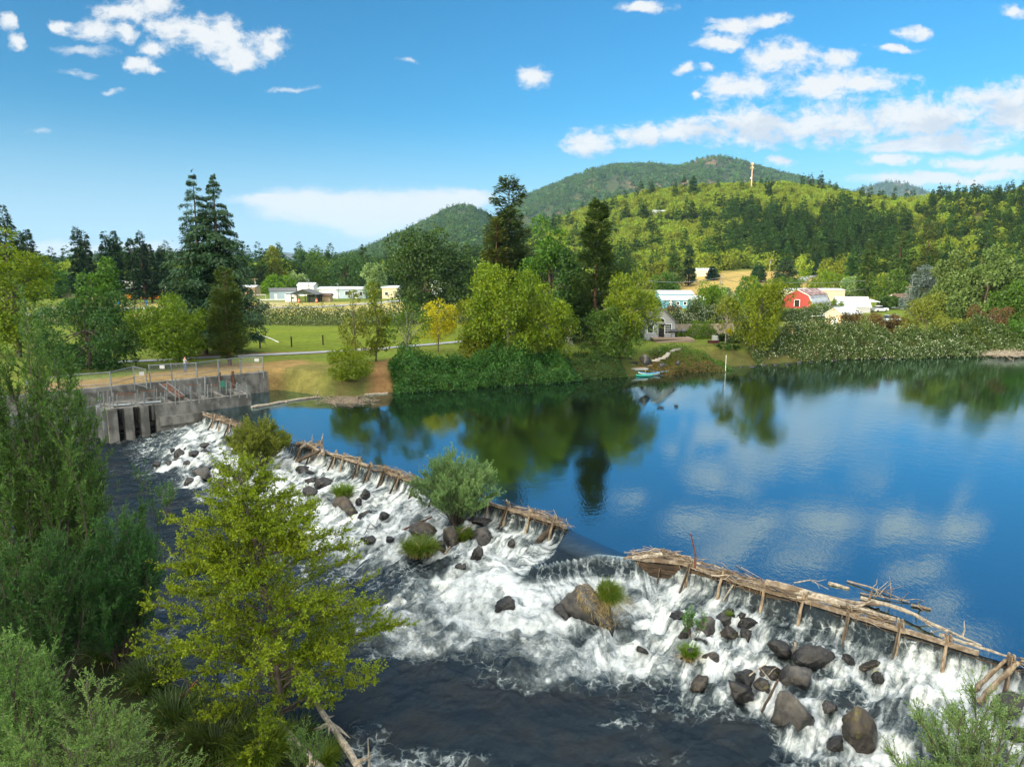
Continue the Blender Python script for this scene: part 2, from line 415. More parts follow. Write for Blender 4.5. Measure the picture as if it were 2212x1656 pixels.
def ico(n):
    import bmesh
    bm = bmesh.new(); bmesh.ops.create_icosphere(bm, subdivisions=n, radius=1.)
    V = np.array([v.co[:] for v in bm.verts]); Fc = np.array([[v.index for v in f.verts] for f in bm.faces]); bm.free()
    return unit(V), Fc
ICO3, ICO3F = ico(4)
ICO2, ICO2F = ico(3)
def g_rock(r, dims, facets=13, soft=.025, hi=True):
    """faceted boulder: sphere cut by random planes, rounded a little"""
    d, f = (ICO3, ICO3F) if hi else (ICO2, ICO2F)
    n = rdir(facets, r); off = r.uniform(.52, .98, facets)
    dot = d @ n.T
    rr = np.where(dot > .05, off[None] / np.maximum(dot, .05), 9.)
    rad = -np.log(np.exp(-rr / soft).sum(1) + 1e-30) * soft
    rad = np.minimum(rad, 1.15)
    rad *= 1 + .06 * np.sin(d[:, 0] * 9 + r.uniform(0, 6)) * np.sin(d[:, 1] * 8 + d[:, 2] * 7) + .05 * (fbm(d[:, 0] * 5 + d[:, 2] * 3 + 9, d[:, 1] * 5 - d[:, 2] * 4 + 9, int(r.integers(99)), 3) - .5) * 2
    return d * rad[:, None] * np.asarray(dims), f
# ================================================================ camera, light, sky
cam = bpy.data.cameras.new('camera'); co = bpy.data.objects.new('camera', cam); COL.objects.link(co)
cam.sensor_width = 36; cam.sensor_fit = 'HORIZONTAL'; cam.lens = 36 * F / 2212; cam.clip_start = .5; cam.clip_end = 30000
co.location = (0, 0, CAMZ); co.rotation_euler = (R(90) - PT, 0, 0); SC.camera = co
SC.view_settings.view_transform = 'Standard'; SC.view_settings.look = 'None'; SC.view_settings.gamma = 1
EXPO = 1.0
SC.view_settings.exposure = EXPO
SC.cycles.max_bounces = 6; SC.cycles.diffuse_bounces = 3; SC.cycles.glossy_bounces = 3; SC.cycles.transmission_bounces = 3
SC.cycles.volume_bounces = 0; SC.cycles.transparent_max_bounces = 6; SC.cycles.use_denoising = True; SC.cycles.caustics_reflective = False
try: SC.cycles.denoiser = 'OPENIMAGEDENOISE'; SC.cycles.denoising_prefilter = 'ACCURATE'
except Exception: pass
SC.cycles.sample_clamp_indirect = 6
SUN_EL, SUN_AZ = R(11.5), math.atan2(-.72, -.69)          # azimuth as atan2(x, y): behind and to the left
sv = Vector((math.sin(SUN_AZ) * math.cos(SUN_EL), math.cos(SUN_AZ) * math.cos(SUN_EL), math.sin(SUN_EL)))
sl = bpy.data.lights.new('sun', 'SUN'); sl.energy = 5.0; sl.angle = R(7.); sl.color = (1., .85, .58)
so = bpy.data.objects.new('sun', sl); COL.objects.link(so); so.rotation_euler = sv.to_track_quat('Z', 'Y').to_euler(); so.location = (0, 0, 60)
W = bpy.data.worlds.new('World'); SC.world = W
wt = NT(W)
def build_world():
    t = wt
    sky = t.n('ShaderNodeTexSky', sky_type='NISHITA', sun_disc=False, sun_elevation=SUN_EL, sun_rotation=SUN_AZ, air_density=1.0, dust_density=.6, ozone_density=2.5, altitude=300)
    d = t.coord('Generated'); sx = t.n('ShaderNodeSeparateXYZ', {0: d})
    x, y, z = sx.outputs[0], sx.outputs[1], sx.outputs[2]
    skyc = t.mix(1., sky.outputs[0], (.36, .76, .97), 'MULTIPLY')
    skyc = t.n('ShaderNodeHueSaturation', {'Hue': .497, 'Saturation': 1.06, 'Value': 1., 'Color': skyc}).outputs[0]
    yy = t.math('MAXIMUM', y, .08)
    gv = t.n('ShaderNodeCombineXYZ', {0: t.math('DIVIDE', x, yy), 1: t.math('DIVIDE', z, yy), 2: 0.}).outputs[0]
    wob = t.n('ShaderNodeTexNoise', {'Vector': gv, 'Scale': 14., 'Detail': 5., 'Roughness': .6}).outputs[1]
    wv = t.n('ShaderNodeVectorMath', {0: t.n('ShaderNodeVectorMath', {0: wob, 1: (.5, .5, .5)}, operation='SUBTRACT').outputs[0], 1: (.055, .03, 0)}, operation='MULTIPLY').outputs[0]
    gw = t.n('ShaderNodeVectorMath', {0: gv, 1: wv}, operation='ADD').outputs[0]
    def blobs(lst, vec):
        m = None
        for (u, v, ru, rv) in lst:
            q = ray(u, v); k = 1.12 / (F * q[1]); c = (q[0] / q[1], q[2] / q[1])
            inv = (1 / (ru * k), 1 / (rv * k), 0)
            a = t.n('ShaderNodeVectorMath', {0: vec, 1: inv, 2: (-c[0] * inv[0], -c[1] * inv[1], 0)}, operation='MULTIPLY_ADD').outputs[0]
            l = t.n('ShaderNodeVectorMath', {0: a}, operation='LENGTH').outputs['Value']
            m = l if m is None else t.math('SMOOTH_MIN', m, l, .35)
        return t.math('SUBTRACT', 1., m)
    CU = [(455, 75, 105, 42), (380, 62, 75, 32), (520, 120, 70, 34), (575, 95, 50, 40), (345, 10, 60, 28), (265, 25, 85, 28), (205, 65, 45, 26), (300, 138, 45, 20),
          (145, 58, 36, 18), (335, 105, 45, 18), (590, 75, 45, 22), (265, 70, 40, 24), (480, 55, 60, 14), (35, 92, 30, 22), (10, 50, 30, 20), (335, 150, 26, 12), (1150, 170, 38, 26),
          (1590, 55, 80, 22), (1660, 45, 60, 20), (1690, 125, 95, 42), (1560, 90, 70, 22), (1590, 190, 95, 34), (1760, 185, 110, 36), (1870, 180, 110, 32), (1800, 130, 60, 22), (1480, 152, 34, 14), (1530, 150, 20, 14),
          (1970, 72, 45, 16), (1930, 105, 50, 10), (2190, 25, 40, 20), (1515, 205, 24, 10), (1400, 14, 60, 14),
          (1270, 305, 62, 36), (1400, 292, 90, 30), (1500, 285, 110, 34), (1640, 275, 150, 46), (1800, 265, 180, 52), (1990, 255, 180, 58), (2180, 235, 150, 62), (2300, 230, 120, 70), (2050, 300, 150, 22),
          (1925, 346, 70, 15), (2090, 352, 90, 16), (2190, 358, 100, 24), (2130, 384, 90, 14), (1690, 345, 40, 14), (1760, 400, 45, 14), (1560, 355, 40, 12)]
    CU += [(1555, -48, 110, 40), (1700, -62, 130, 46), (1880, -52, 130, 44), (2060, -64, 120, 46), (2200, -70, 90, 44), (1630, -135, 110, 36), (1840, -150, 120, 36), (2130, -190, 110, 40), (2190, -290, 90, 34)]
    CU = CU[:32] + [(a, b - 6, c * 1.05, d * 1.0) for a, b, c, d in CU[32:]] if False else CU
    CI = [(700, 440, 190, 36), (850, 455, 170, 44), (590, 430, 110, 16), (780, 468, 130, 48), (1010, 432, 60, 24), (940, 450, 110, 34), (1990, 318, 150, 16), (1980, -330, 120, 36), (2230, -420, 150, 50), (1780, -400, 90, 30), (2000, 385, 150, 16), (200, 545, 260, 26), (90, 540, 160, 20)]
    n1 = t.math('ADD', t.math('MULTIPLY', t.noise(t.mapv(gv, (1, 1.6, 1)), 17., 6, .6), .5), t.math('MULTIPLY', t.noise(t.mapv(gw, (1, 1.5, 1)), 52., 8, .62), .5))
    n2 = t.noise(t.mapv(gv, (1, 3.2, 1), rot=(0, 0, .15)), 9., 7, .6)
    bm = blobs(CU, gw)
    dens = t.ss(t.math('ADD', t.math('MULTIPLY', bm, 1.45), t.math('MULTIPLY_ADD', n1, 4.2, -2.12)), .02, 1.1)
    dens = t.math('MULTIPLY', dens, t.ss(bm, -.12, .2))
    CS = [(180, 108, 95, 15), (240, 198, 34, 8), (88, 289, 36, 10), (885, 130, 34, 8), (1400, 14, 90, 18), (1930, 105, 80, 10), (160, 160, 60, 10), (640, 190, 70, 8)]
    bs = blobs(CS, gw)
    bi = blobs(CI, gw)
    den2 = t.math('MULTIPLY', t.ss(t.math('ADD', bi, t.math('MULTIPLY_ADD', n2, 1.5, -.72)), -.05, .60), .95)
    den3 = t.math('MULTIPLY', t.ss(t.math('ADD', t.math('MULTIPLY', bs, .8), t.math('MULTIPLY_ADD', n1, 3., -1.6)), .05, .9), t.ss(bs, -.1, .3))
    den2 = t.math('MAXIMUM', den2, t.math('MULTIPLY', den3, .7))
    # undersides: compare with the mask a little higher up
    gup = t.n('ShaderNodeVectorMath', {0: gw, 1: (-.012, .017, 0)}, operation='ADD').outputs[0]
    n1b = t.noise(t.mapv(gup, (1, 1.7, 1)), 16., 5, .55)
    shade = t.ss(t.math('SUBTRACT', t.math('ADD', n1b, t.math('MULTIPLY', blobs(CU[32:40], gup), .22)), t.math('MULTIPLY', n1, .55)), .18, .52)
    ccol = t.mix(shade, (.97, .99, 1.0), (.72, .79, .88))
    dmax = t.math('MAXIMUM', dens, den2)
    front = t.ss(y, .05, .2)
    dmax = t.math('MULTIPLY', dmax, front)
    skys = t.mix(1., skyc, (SKYK,) * 3, 'MULTIPLY')
    # keep a pale horizon
    hz = t.ss(z, -.02, .21, 1., 0.)
    skys = t.mix(t.math('MULTIPLY', hz, .84), skys, (.80 * HZK, 1.02 * HZK, 1.26 * HZK))
    c = t.mix(dmax, skys, t.mix(1., ccol, (CLK,) * 3, 'MULTIPLY'))
    # added unseen cloud deck overhead and behind the viewer, to brighten the valley
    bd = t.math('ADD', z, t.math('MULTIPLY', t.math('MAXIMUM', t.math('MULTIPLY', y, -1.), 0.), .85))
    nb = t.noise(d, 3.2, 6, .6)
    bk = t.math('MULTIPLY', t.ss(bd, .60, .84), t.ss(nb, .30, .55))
    c = t.mix(bk, c, (FILL_DECK * 1.0, FILL_DECK * .97, FILL_DECK * .86))
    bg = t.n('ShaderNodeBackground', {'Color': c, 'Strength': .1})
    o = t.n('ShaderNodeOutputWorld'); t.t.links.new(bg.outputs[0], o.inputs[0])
SKYK, CLK, HZK, FILL_DECK = 1.0, 4.7, 4.0, 18.
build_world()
W.cycles.sampling_method = 'MANUAL'; W.cycles.sample_map_resolution = 512
# ================================================================ terrain
LEFT_E1 = np.array([.77, .64]); LEFT_N = np.array([-.64, .77])
K0 = P(580, 846, 0)[:2]                                     # right end of the intake's rear wall
KL = K0 - LEFT_E1 * 24.5                                    # its left end
FARB = [(-900, -250), (-300, 0), (-120, 40), (-62, 54), tuple(KL + LEFT_N * 1.1), tuple(K0 + LEFT_N * 1.1), tuple(P(600, 842, 0)[:2]), tuple(P(690, 858, 0)[:2]), tuple(P(760, 862, 0)[:2]), tuple(P(840, 850, 0)[:2]),
        tuple(P(1000, 838, 0)[:2]), tuple(P(1240, 823, 0)[:2]), tuple(P(1360, 816, 0)[:2]), tuple(P(1470, 803, 0)[:2]), tuple(P(1560, 796, 0)[:2]), tuple(P(1800, 777, 0)[:2]),
        tuple(P(2000, 770, 0)[:2]), tuple(P(2212, 765, 0)[:2]), (150, 122), (400, 130), (3000, 0)]
NEARB = [(3000, -400), (300, -40), (60, 6), (26, 12.), (9, 15.5), tuple(P(820, 1690, -2.3)[:2]), tuple(P(740, 1590, -2.3)[:2]), tuple(P(600, 1520, -2.3)[:2]), tuple(P(430, 1450, -2.3)[:2]),
         tuple(P(280, 1360, -2.3)[:2]), tuple(P(150, 1230, -2.3)[:2]), tuple(P(40, 1130, -2.3)[:2]), (-80, 36), (-300, -20), (-3000, -400)]
def segdist(x, y, pl):
    """distance to polyline, arclength of nearest point"""
    best = np.full(x.shape, 1e9); al = np.zeros(x.shape); acc = 0.
    for (ax, ay), (bx, by) in zip(pl[:-1], pl[1:]):
        dx, dy = bx - ax, by - ay; L2 = dx * dx + dy * dy; L = math.sqrt(L2)
        t = np.clip(((x - ax) * dx + (y - ay) * dy) / L2, 0, 1)
        d = np.hypot(x - ax - t * dx, y - ay - t * dy); m = d < best
        best = np.where(m, d, best); al = np.where(m, acc + t * L, al); acc += L
    return best, al
def inpoly(x, y, pl):
    c = np.zeros(x.shape, bool); n = len(pl)
    for i in range(n):
        (ax, ay), (bx, by) = pl[i], pl[(i + 1) % n]
        if ay == by: continue
        k = ((ay > y) != (by > y)) & (x < (bx - ax) * (y - ay) / (by - ay) + ax); c ^= k
    return c
FARPOLY = FARB + [(3000, 12000), (-3000, 12000)]
NEARPOLY = NEARB + [(-3000, -3000), (3000, -3000)]
FB_L = np.cumsum([0] + [math.dist(a, b) for a, b in zip(FARB[:-1], FARB[1:])])
FB_H = np.interp  # crest height of the bank along its length
_fh_al = [0, FB_L[3], FB_L[4], FB_L[5], FB_L[7], FB_L[9], FB_L[12], FB_L[14], FB_L[15], FB_L[20]]
_fh_h = [2., 2.1, 2.3, 2.3, 2.2, 2.4, 2.5, 2.6, 2.6, 2.6]
_fw_w = [6, 4, .7, .7, 5, 5, 5, 6., 4., 4.]
def gz(x, y):
    x = np.asarray(x, float); y = np.asarray(y, float)
    d, al = segdist(x, y, FARB); ins = inpoly(x, y, FARPOLY)
    h = np.interp(al, _fh_al, _fh_h); w = np.interp(al, _fh_al, _fw_w)
    far = np.where(ins, -.35 + (h + .35) * sstep(0, 1, d / w) ** .8, -.35 - np.minimum(d * 1.2, 3.4))
    far = far + np.where(ins, sstep(30, 110, d) * .9 + sstep(240, 460, y) * 9 * sstep(10, 90, x) + sstep(225, 330, y) * sstep(60, 90, x) * 3 + .12 * (fbm(x * .2, y * .2, 3, 3) - .5) * sstep(2, 6, d), 0)
    d2, _ = segdist(x, y, NEARB); in2 = inpoly(x, y, NEARPOLY)
    near = np.where(in2, -2.75 + 1.0 * sstep(0, 2.5, d2) + 2.2 * sstep(2, 16, d2) + .25 * (fbm(x * .6, y * .6, 8, 3) - .5), -2.75 - np.minimum(d2 * .6, 1.1))
    return np.maximum(far, near)
def gz1(x, y): return float(gz(np.array([x]), np.array([y]))[0])
def axis(lo, hi, a, b, st):
    f = np.arange(a, b, st); o1 = b + np.cumsum(st * 1.13 ** np.arange(1, 90)); o2 = a - np.cumsum(st * 1.13 ** np.arange(1, 90))
    return np.concatenate([o2[o2 > lo][::-1], f, o1[o1 < hi]])
def grid_mesh(name, X, Y, Z, mat, keep=None, attrs=None, smooth=True):
    ny, nx = X.shape; i = np.arange(ny * nx).reshape(ny, nx)
    q = np.stack([i[:-1, :-1], i[:-1, 1:], i[1:, 1:], i[1:, :-1]], -1).reshape(-1, 4)
    V = np.stack([X, Y, Z], -1).reshape(-1, 3); attrs = {k: (a.reshape(-1) if a.ndim == 2 else a.reshape(-1, 4)) for k, a in (attrs or {}).items()}
    if keep is not None:
        q = q[keep.reshape(-1)[q].all(1)]; used = np.unique(q); mp = np.full(len(V), -1); mp[used] = np.arange(len(used))
        q = mp[q]; V = V[used]; attrs = {k: a[used] for k, a in attrs.items()}
    return npmesh(name, V, q, mat, smooth=smooth, attrs=attrs)
def pd(pts, z): return [tuple(P(u, v, z)[:2]) for u, v in pts]
def soft(x, y, poly, w=1.5):
    """soft membership of a polygon with wobbling edge"""
    n = (fbm(x * .35, y * .35, 41, 4) - .5) * 2 * w + (fbm(x * 1.3, y * 1.3, 42, 3) - .5) * w
    d, _ = segdist(x, y, poly + [poly[0]]); s = np.where(inpoly(x, y, poly), d, -d)
    return sstep(-w, w, s + n)
gx = axis(-6000, 6000, -75, 130, .8); gy = axis(-2500, 9000, 4, 150, .7)
GX, GY = np.meshgrid(gx, gy)
GZ = gz(GX, GY)
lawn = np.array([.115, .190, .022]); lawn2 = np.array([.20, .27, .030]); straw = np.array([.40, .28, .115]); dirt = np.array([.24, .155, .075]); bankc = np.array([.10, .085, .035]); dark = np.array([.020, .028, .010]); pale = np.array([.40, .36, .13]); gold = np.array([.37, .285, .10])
n_a = fbm(GX * .15, GY * .15, 51, 4)[..., None]; n_b = fbm(GX * .9, GY * .9, 52, 4)[..., None]
CO = lawn * (1 - n_a) + np.array([.16, .185, .035]) * n_a
def lay(poly, col, w=1.5, a=1.):
    global CO
    m = (soft(GX, GY, poly, w) * a)[..., None]; CO = CO * (1 - m) + (col * (.8 + .4 * n_b)) * m
lay(pd([(430, 758), (850, 742), (1010, 735), (1010, 695), (740, 703), (520, 708), (430, 715)], 2.9), lawn2 * .74, 2)
dB, alB = segdist(GX, GY, FARB)
mb = (1 - sstep(2.5, 5.5, dB + (n_b[..., 0] - .5) * 3))[..., None]; CO = CO * (1 - mb) + (bankc * (1 - n_b) + np.array([.07, .10, .025]) * n_b) * mb
lay(pd([(60, 900), (70, 832), (320, 806), (470, 786), (575, 782), (650, 776), (720, 790), (690, 806), (640, 830), (600, 842), (585, 852), (330, 870)], 2.3), straw * .66, 1.2)
lay(pd([(300, 835), (420, 822), (560, 806), (575, 815), (430, 845), (300, 850)], 2.3), dirt, 1., .7)
lay(pd([(585, 850), (600, 815), (660, 800), (720, 800), (700, 858)], 1.5), np.array([.13, .145, .04]), .8, .8)
lay(pd([(790, 858), (800, 800), (840, 790), (845, 852)], 1.5), np.array([.20, .12, .055]), .8)
lay(pd([(390, 762), (700, 752), (830, 744), (830, 751), (700, 758), (390, 768)], 2.6), dirt * 1.3, .5, .8)
lay([(-110, 150), (-70, 160), (-10, 168), (40, 170), (35, 222), (-120, 220)], pale * .9, 3)
lay([(-110, 139), (30, 139), (30, 158), (-110, 158)], np.array([.13, .15, .04]), 3, .8)
lay(pd([(1690, 715), (1830, 720), (1850, 690), (1700, 682)], 3.2), np.array([.30, .25, .09]), 2)
lay(pd([(1690, 700), (1840, 700), (1850, 680), (1690, 678)], 3.2), np.array([.15, .20, .05]), 2, .7)
lay([(62, 245), (128, 245), (150, 360), (70, 360)], gold, 4)
lay([(128, 240), (300, 240), (320, 420), (150, 420)], np.array([.10, .15, .035]), 6)
lay([(178, 280), (196, 280), (205, 350), (180, 350)], gold * .9, 3)
lay(pd([(1390, 800), (1400, 762), (1520, 755), (1580, 752), (1580, 795), (1480, 802)], 1.8), np.array([.10, .095, .028]), 1., .55)
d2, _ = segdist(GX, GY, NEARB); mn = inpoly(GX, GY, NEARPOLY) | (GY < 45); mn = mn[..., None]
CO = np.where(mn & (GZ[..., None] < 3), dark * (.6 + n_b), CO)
CO = np.concatenate([np.clip(CO, 0, 1), np.ones(GX.shape + (1,))], -1)
def ground_mat():
    m = bpy.data.materials.new('ground'); t = NT(m)
    c = t.attr('cover', 'Color'); p = t.coord()
    n1 = t.noise(p, 1.2, 8, .65); n2 = t.noise(t.mapv(p, (1, 2.2, 1)), 6., 6, .7)
    f = t.math('ADD', t.math('MULTIPLY', t.ss(n1, .3, .7), .5), t.math('MULTIPLY', t.ss(n2, .3, .7), .5))
    c = t.mix(1., c, t.mix(f, (.55, .55, .5), (1.35, 1.3, 1.25)), 'MULTIPLY')
    # mown stripes run on the lawn only as faint height
    nrm = t.bump(n2, .7, .12)
    t.out(t.n('ShaderNodeBsdfPrincipled', {'Base Color': c, 'Roughness': .95, 'Specular IOR Level': .1, 'Normal': nrm}).outputs[0]); return m
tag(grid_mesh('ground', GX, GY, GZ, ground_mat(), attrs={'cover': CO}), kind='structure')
# ---------------------------------------------------------------- hills
def fslope(v): q = ray(0, v); return q[2] / q[1]
def hill(name, ridge, yr, yb, mat, z0=6., back=1.6, nu=260, nv=70, seed=1, lump=.16, pw=1.25, bands=None):
    """ridge: [(u, v)] silhouette of the bare ground; yr/yb: distance of ridge / foot (numbers or [(u, y)])"""
    us = np.array([p[0] for p in ridge], float); vs = np.array([p[1] for p in ridge], float)
    U = np.linspace(us[0], us[-1], nu); Vv = np.interp(U, us, vs)
    k = np.ones(7) / 7; Vv = np.convolve(np.pad(Vv, 3, 'edge'), k, 'valid')
    ff = lambda q: np.interp(U, [p[0] for p in q], [p[1] for p in q]) if isinstance(q, list) else np.full(nu, float(q))
    YR, YB = ff(yr), ff(yb); ux = (U - CX) / F / (cp_ + .12)
    zr = CAMZ + np.array([fslope(v) for v in Vv]) * YR; zr = np.maximum(zr, z0)
    t = np.linspace(0, back, nv)[:, None]
    Y = YB + (YR - YB) * t; X = ux * Y
    hgt = np.where(t <= 1, np.clip(t, 0, 1) ** pw, 1 - .75 * sstep(1, back, t))
    amp = np.sin(np.clip(t, 0, 1) * math.pi) * lump
    nz = fbm(X / (.11 * YR.mean()), Y / (.16 * YR.mean()), seed, 4) - .5
    Z = z0 + (zr - z0) * np.maximum(hgt + amp * nz * 1.3, 0) - 2.5 * (t < .02)
    grid_mesh(name, X, Y, Z, mat); tag(bpy.data.objects[name] if name in bpy.data.objects else COL.objects[-1], kind='structure')
    return dict(X=X, Y=Y, Z=Z, U=np.broadcast_to(U, X.shape), t=np.broadcast_to(t, X.shape))
def hillsoil(name, c1, c2, c3): return M(name, c1, c2, scale=.02, detail=8, rough=.95, c3=c3, s3=.012, spec=.05)
soil_near = hillsoil('oak_hill_soil', (.13, .12, .04), (.07, .085, .03), (.24, .17, .08))
soil_far = hillsoil('mountain_soil', (.035, .05, .022), (.055, .065, .025), (.20, .12, .07))
HN = hill('hillside', [(1000, 585), (1100, 545), (1200, 492), (1300, 455), (1400, 430), (1500, 418), (1580, 414), (1660, 412), (1740, 412), (1800, 416), (1860, 428), (1930, 440), (2000, 444), (2060, 444), (2120, 440), (2212, 436), (2330, 424), (2500, 440), (2800, 500)],
          [(1000, 720), (1400, 680), (1700, 640), (2000, 560), (2212, 500), (2800, 420)], [(1000, 420), (1400, 390), (1700, 370), (2000, 330), (2212, 270), (2800, 240)], soil_near, z0=9., seed=3)
HM = hill('mountain', [(960, 570), (1040, 500), (1130, 428), (1200, 403), (1260, 380), (1310, 363), (1360, 358), (1410, 358), (1450, 356), (1480, 364), (1505, 360), (1530, 346), (1570, 336), (1600, 342), (1640, 352), (1690, 366), (1740, 378), (1800, 392), (1860, 410), (1920, 425), (2000, 450), (2100, 500)], 2500, 1150, soil_far, z0=10., seed=8, lump=.26, pw=1.1)
HS = hill('mountain_spur', [(690, 562), (740, 552), (790, 532), (850, 508), (900, 484), (940, 465), (965, 450), (990, 447), (1015, 452), (1045, 466), (1080, 490), (1120, 520), (1180, 560)], 1950, 1000, soil_far, z0=10., seed=12, lump=.2, pw=1.1)
HB = hill('distant_mountain', [(1820, 440), (1890, 416), (1930, 402), (1960, 395), (1990, 393), (2020, 397), (2050, 406), (2075, 414), (2120, 425), (2230, 440), (2500, 470)], 4600, 3300, soil_far, z0=20., seed=15, back=1.4)
HL = hill('low_hills', [(-250, 560), (-100, 540), (40, 565), (100, 558), (150, 551), (200, 549), (240, 546), (280, 552), (330, 549), (370, 545), (420, 552), (500, 566), (600, 572)], 2300, 1500, soil_near, z0=10., seed=18)
HD = hill('blue_mountains', [(380, 570), (480, 562), (530, 552), (570, 545), (600, 547), (640, 545), (680, 552), (760, 556), (860, 565)], 7500, 5500, soil_far, z0=20., seed=21, back=1.25)
# unseen ridge behind the viewer, placed and shaped to keep sun off the valley floor
ax2 = np.array([math.sin(SUN_AZ), math.cos(SUN_AZ)]); pr2 = np.array([ax2[1], -ax2[0]])
ra = np.linspace(-2600, 2600, 90); rb = np.linspace(280, 1250, 30); RA, RB = np.meshgrid(ra, rb)
RH = 156. * np.exp(-((RB - 700) / 260.) ** 2) * (1 + .10 * (fbm(RA / 260, RB / 300, 31, 4) - .5)) * (1 - .5 * sstep(1900, 2600, np.abs(RA)))
grid_mesh('shade_ridge', RA * pr2[0] + RB * ax2[0], RA * pr2[1] + RB * ax2[1], RH - 3, soil_near); tag(COL.objects['shade_ridge'], kind='structure')
# ================================================================ pond and river
LCREST = [(440, 895), (500, 915), (560, 935), (640, 958), (714, 980), (770, 998), (831, 1018), (860, 1028), (900, 1042), (980, 1066), (1060, 1088), (1098, 1099), (1146, 1113), (1195, 1127), (1225, 1140)]
RCREST = [(1372, 1205), (1431, 1203), (1501, 1224), (1574, 1250), (1659, 1273), (1746, 1301), (1841, 1329), (1950, 1361), (2054, 1393), (2184, 1432), (2300, 1467), (2500, 1525)]
LIP = [(1196, 1192), (1150, 1219), (1210, 1208), (1290, 1199)]
lc_w, rc_w, lip_w = pd(LCREST, .05), pd(RCREST, .05), pd(LIP, -.1)
wallA = np.array([-37.0, 62.5])
CREST = [tuple(wallA + LEFT_E1 * 2.)] + lc_w + lip_w + rc_w + [(40, 8.)]
CREST = lc_w + lip_w + rc_w + [(42, 6.)]
PONDPOLY = lc_w + rc_w + [(42, 6.), (500, -20), (500, 260), (-70, 260), (-60, 75), (-34., 72.)]
UPPOLY = lc_w + lip_w + rc_w + [(42, 6.), (500, -20), (500, 260), (-70, 260), (-60, 75), (-34., 72.)]
def water_mat(name, river=False):
    m = bpy.data.materials.new(name); t = NT(m); p = t.coord()
    if not river:
        w1 = t.noise(t.mapv(p, (1, 1, 1), rot=(0, 0, .5)), 1.1, 3, .5); w2 = t.noise(t.mapv(p, (2.0, .9, 1), rot=(0, 0, -.35)), 3.2, 3, .55)
        calm = t.ss(t.noise(p, .045, 3), .38, .66, .35, 1.)
        h = t.math('ADD', t.math('MULTIPLY', w1, .55), t.math('MULTIPLY', w2, .45))
        nrm = t.n('ShaderNodeBump', {'Height': h, 'Strength': t.math('MULTIPLY', calm, .085), 'Distance': .22}).outputs[0]
        deep = t.n('ShaderNodeBsdfDiffuse', {'Color': (.006, .0085, .005)}).outputs[0]
        gl = t.n('ShaderNodeBsdfGlossy', {'Color': (.66, .90, 1.), 'Roughness': .018, 'Normal': nrm}).outputs[0]
        fr = t.n('ShaderNodeFresnel', {'IOR': 1.6, 'Normal': nrm}).outputs[0]
        fac = t.math('MULTIPLY_ADD', fr, .72, .31, clamp=True)
        t.out(t.n('ShaderNodeMixShader', {0: fac, 1: deep, 2: gl}).outputs[0]); return m
    fo = t.attr('foam'); fl = t.attr('flow', 'Vector')
    dist = t.noise(p, 1.7, 4, .6, col=True)
    wv = t.n('ShaderNodeVectorMath', {0: t.n('ShaderNodeVectorMath', {0: dist, 1: (.5, .5, .5)}, operation='SUBTRACT').outputs[0], 1: (.9, .9, .9)}, operation='MULTIPLY').outputs[0]
    pw = t.n('ShaderNodeVectorMath', {0: p, 1: wv}, operation='ADD').outputs[0]
    fw = t.n('ShaderNodeVectorMath', {0: t.mapv(fl, (1, 1, 1)), 1: t.n('ShaderNodeVectorMath', {0: wv, 1: (.45, .45, .45)}, operation='MULTIPLY').outputs[0]}, operation='ADD').outputs[0]
    st = t.noise(t.mapv(fw, (2.6, .42, 1)), 1.25, 9, .66)               # threads drawn out along the flow
    tu = t.noise(pw, .85, 9, .66)                                       # turbulence
    vo = t.n('ShaderNodeTexVoronoi', {'Vector': pw, 'Scale': 2.1, 'Randomness': 1.}, feature='DISTANCE_TO_EDGE').outputs['Distance']
    web = t.ss(vo, .0, .16, 1., 0.)                                     # foam web between boils
    nz = t.math('ADD', t.math('MULTIPLY', st, .52), t.math('MULTIPLY', tu, .48))
    k = t.math('ADD', t.math('MULTIPLY_ADD', fo, 1.05, -.90), t.math('MULTIPLY_ADD', nz, 4.7, -2.35))
    k = t.math('ADD', k, t.math('MULTIPLY', web, t.math('MULTIPLY', t.ss(fo, .02, .3), t.math('MULTIPLY', t.ss(fo, .95, .5), .46))))
    f = t.ss(k, -.42, .60)
    fine = t.noise(pw, 9., 6, .7)
    fcol = t.mix(t.ss(k, -.15, 1.0), (.12, .155, .165), (.63, .665, .69))
    fcol = t.mix(t.math('MULTIPLY', t.ss(fine, .5, .72), .35), fcol, (.26, .31, .32))
    hb = t.math('ADD', t.math('MULTIPLY', nz, 1.), t.math('MULTIPLY', fine, .22))
    nrm = t.n('ShaderNodeBump', {'Height': hb, 'Strength': .5, 'Distance': .14}).outputs[0]
    rp = t.noise(t.mapv(p, (1.9, 1, 1), rot=(0, 0, -.5)), 4.2, 9, .70)
    nr2 = t.n('ShaderNodeBump', {'Height': rp, 'Strength': t.math('MULTIPLY_ADD', t.attr('lead'), -.50, .62), 'Distance': .14}).outputs[0]
    bed = t.mix(t.ss(t.noise(p, .55, 5), .42, .62), (.007, .011, .014), (.013, .014, .013))
    deep = t.n('ShaderNodeBsdfDiffuse', {'Color': bed}).outputs[0]
    gl = t.n('ShaderNodeBsdfGlossy', {'Color': t.mix(t.attr('lead'), (.60, .80, 1.), (.66, .90, 1.)), 'Roughness': .07, 'Normal': nr2}).outputs[0]
    fr = t.n('ShaderNodeFresnel', {'IOR': 1.38, 'Normal': nr2}).outputs[0]
    wat = t.n('ShaderNodeMixShader', {0: t.math('ADD', t.math('MULTIPLY_ADD', fr, .62, .015), t.math('MULTIPLY', t.attr('lead'), .26), clamp=True), 1: deep, 2: gl}).outputs[0]
    foam = t.n('ShaderNodeBsdfPrincipled', {'Base Color': fcol, 'Roughness': .55, 'Normal': nrm, 'Specular IOR Level': .4}).outputs[0]
    t.out(t.n('ShaderNodeMixShader', {0: f, 1: wat, 2: foam}).outputs[0]); return m
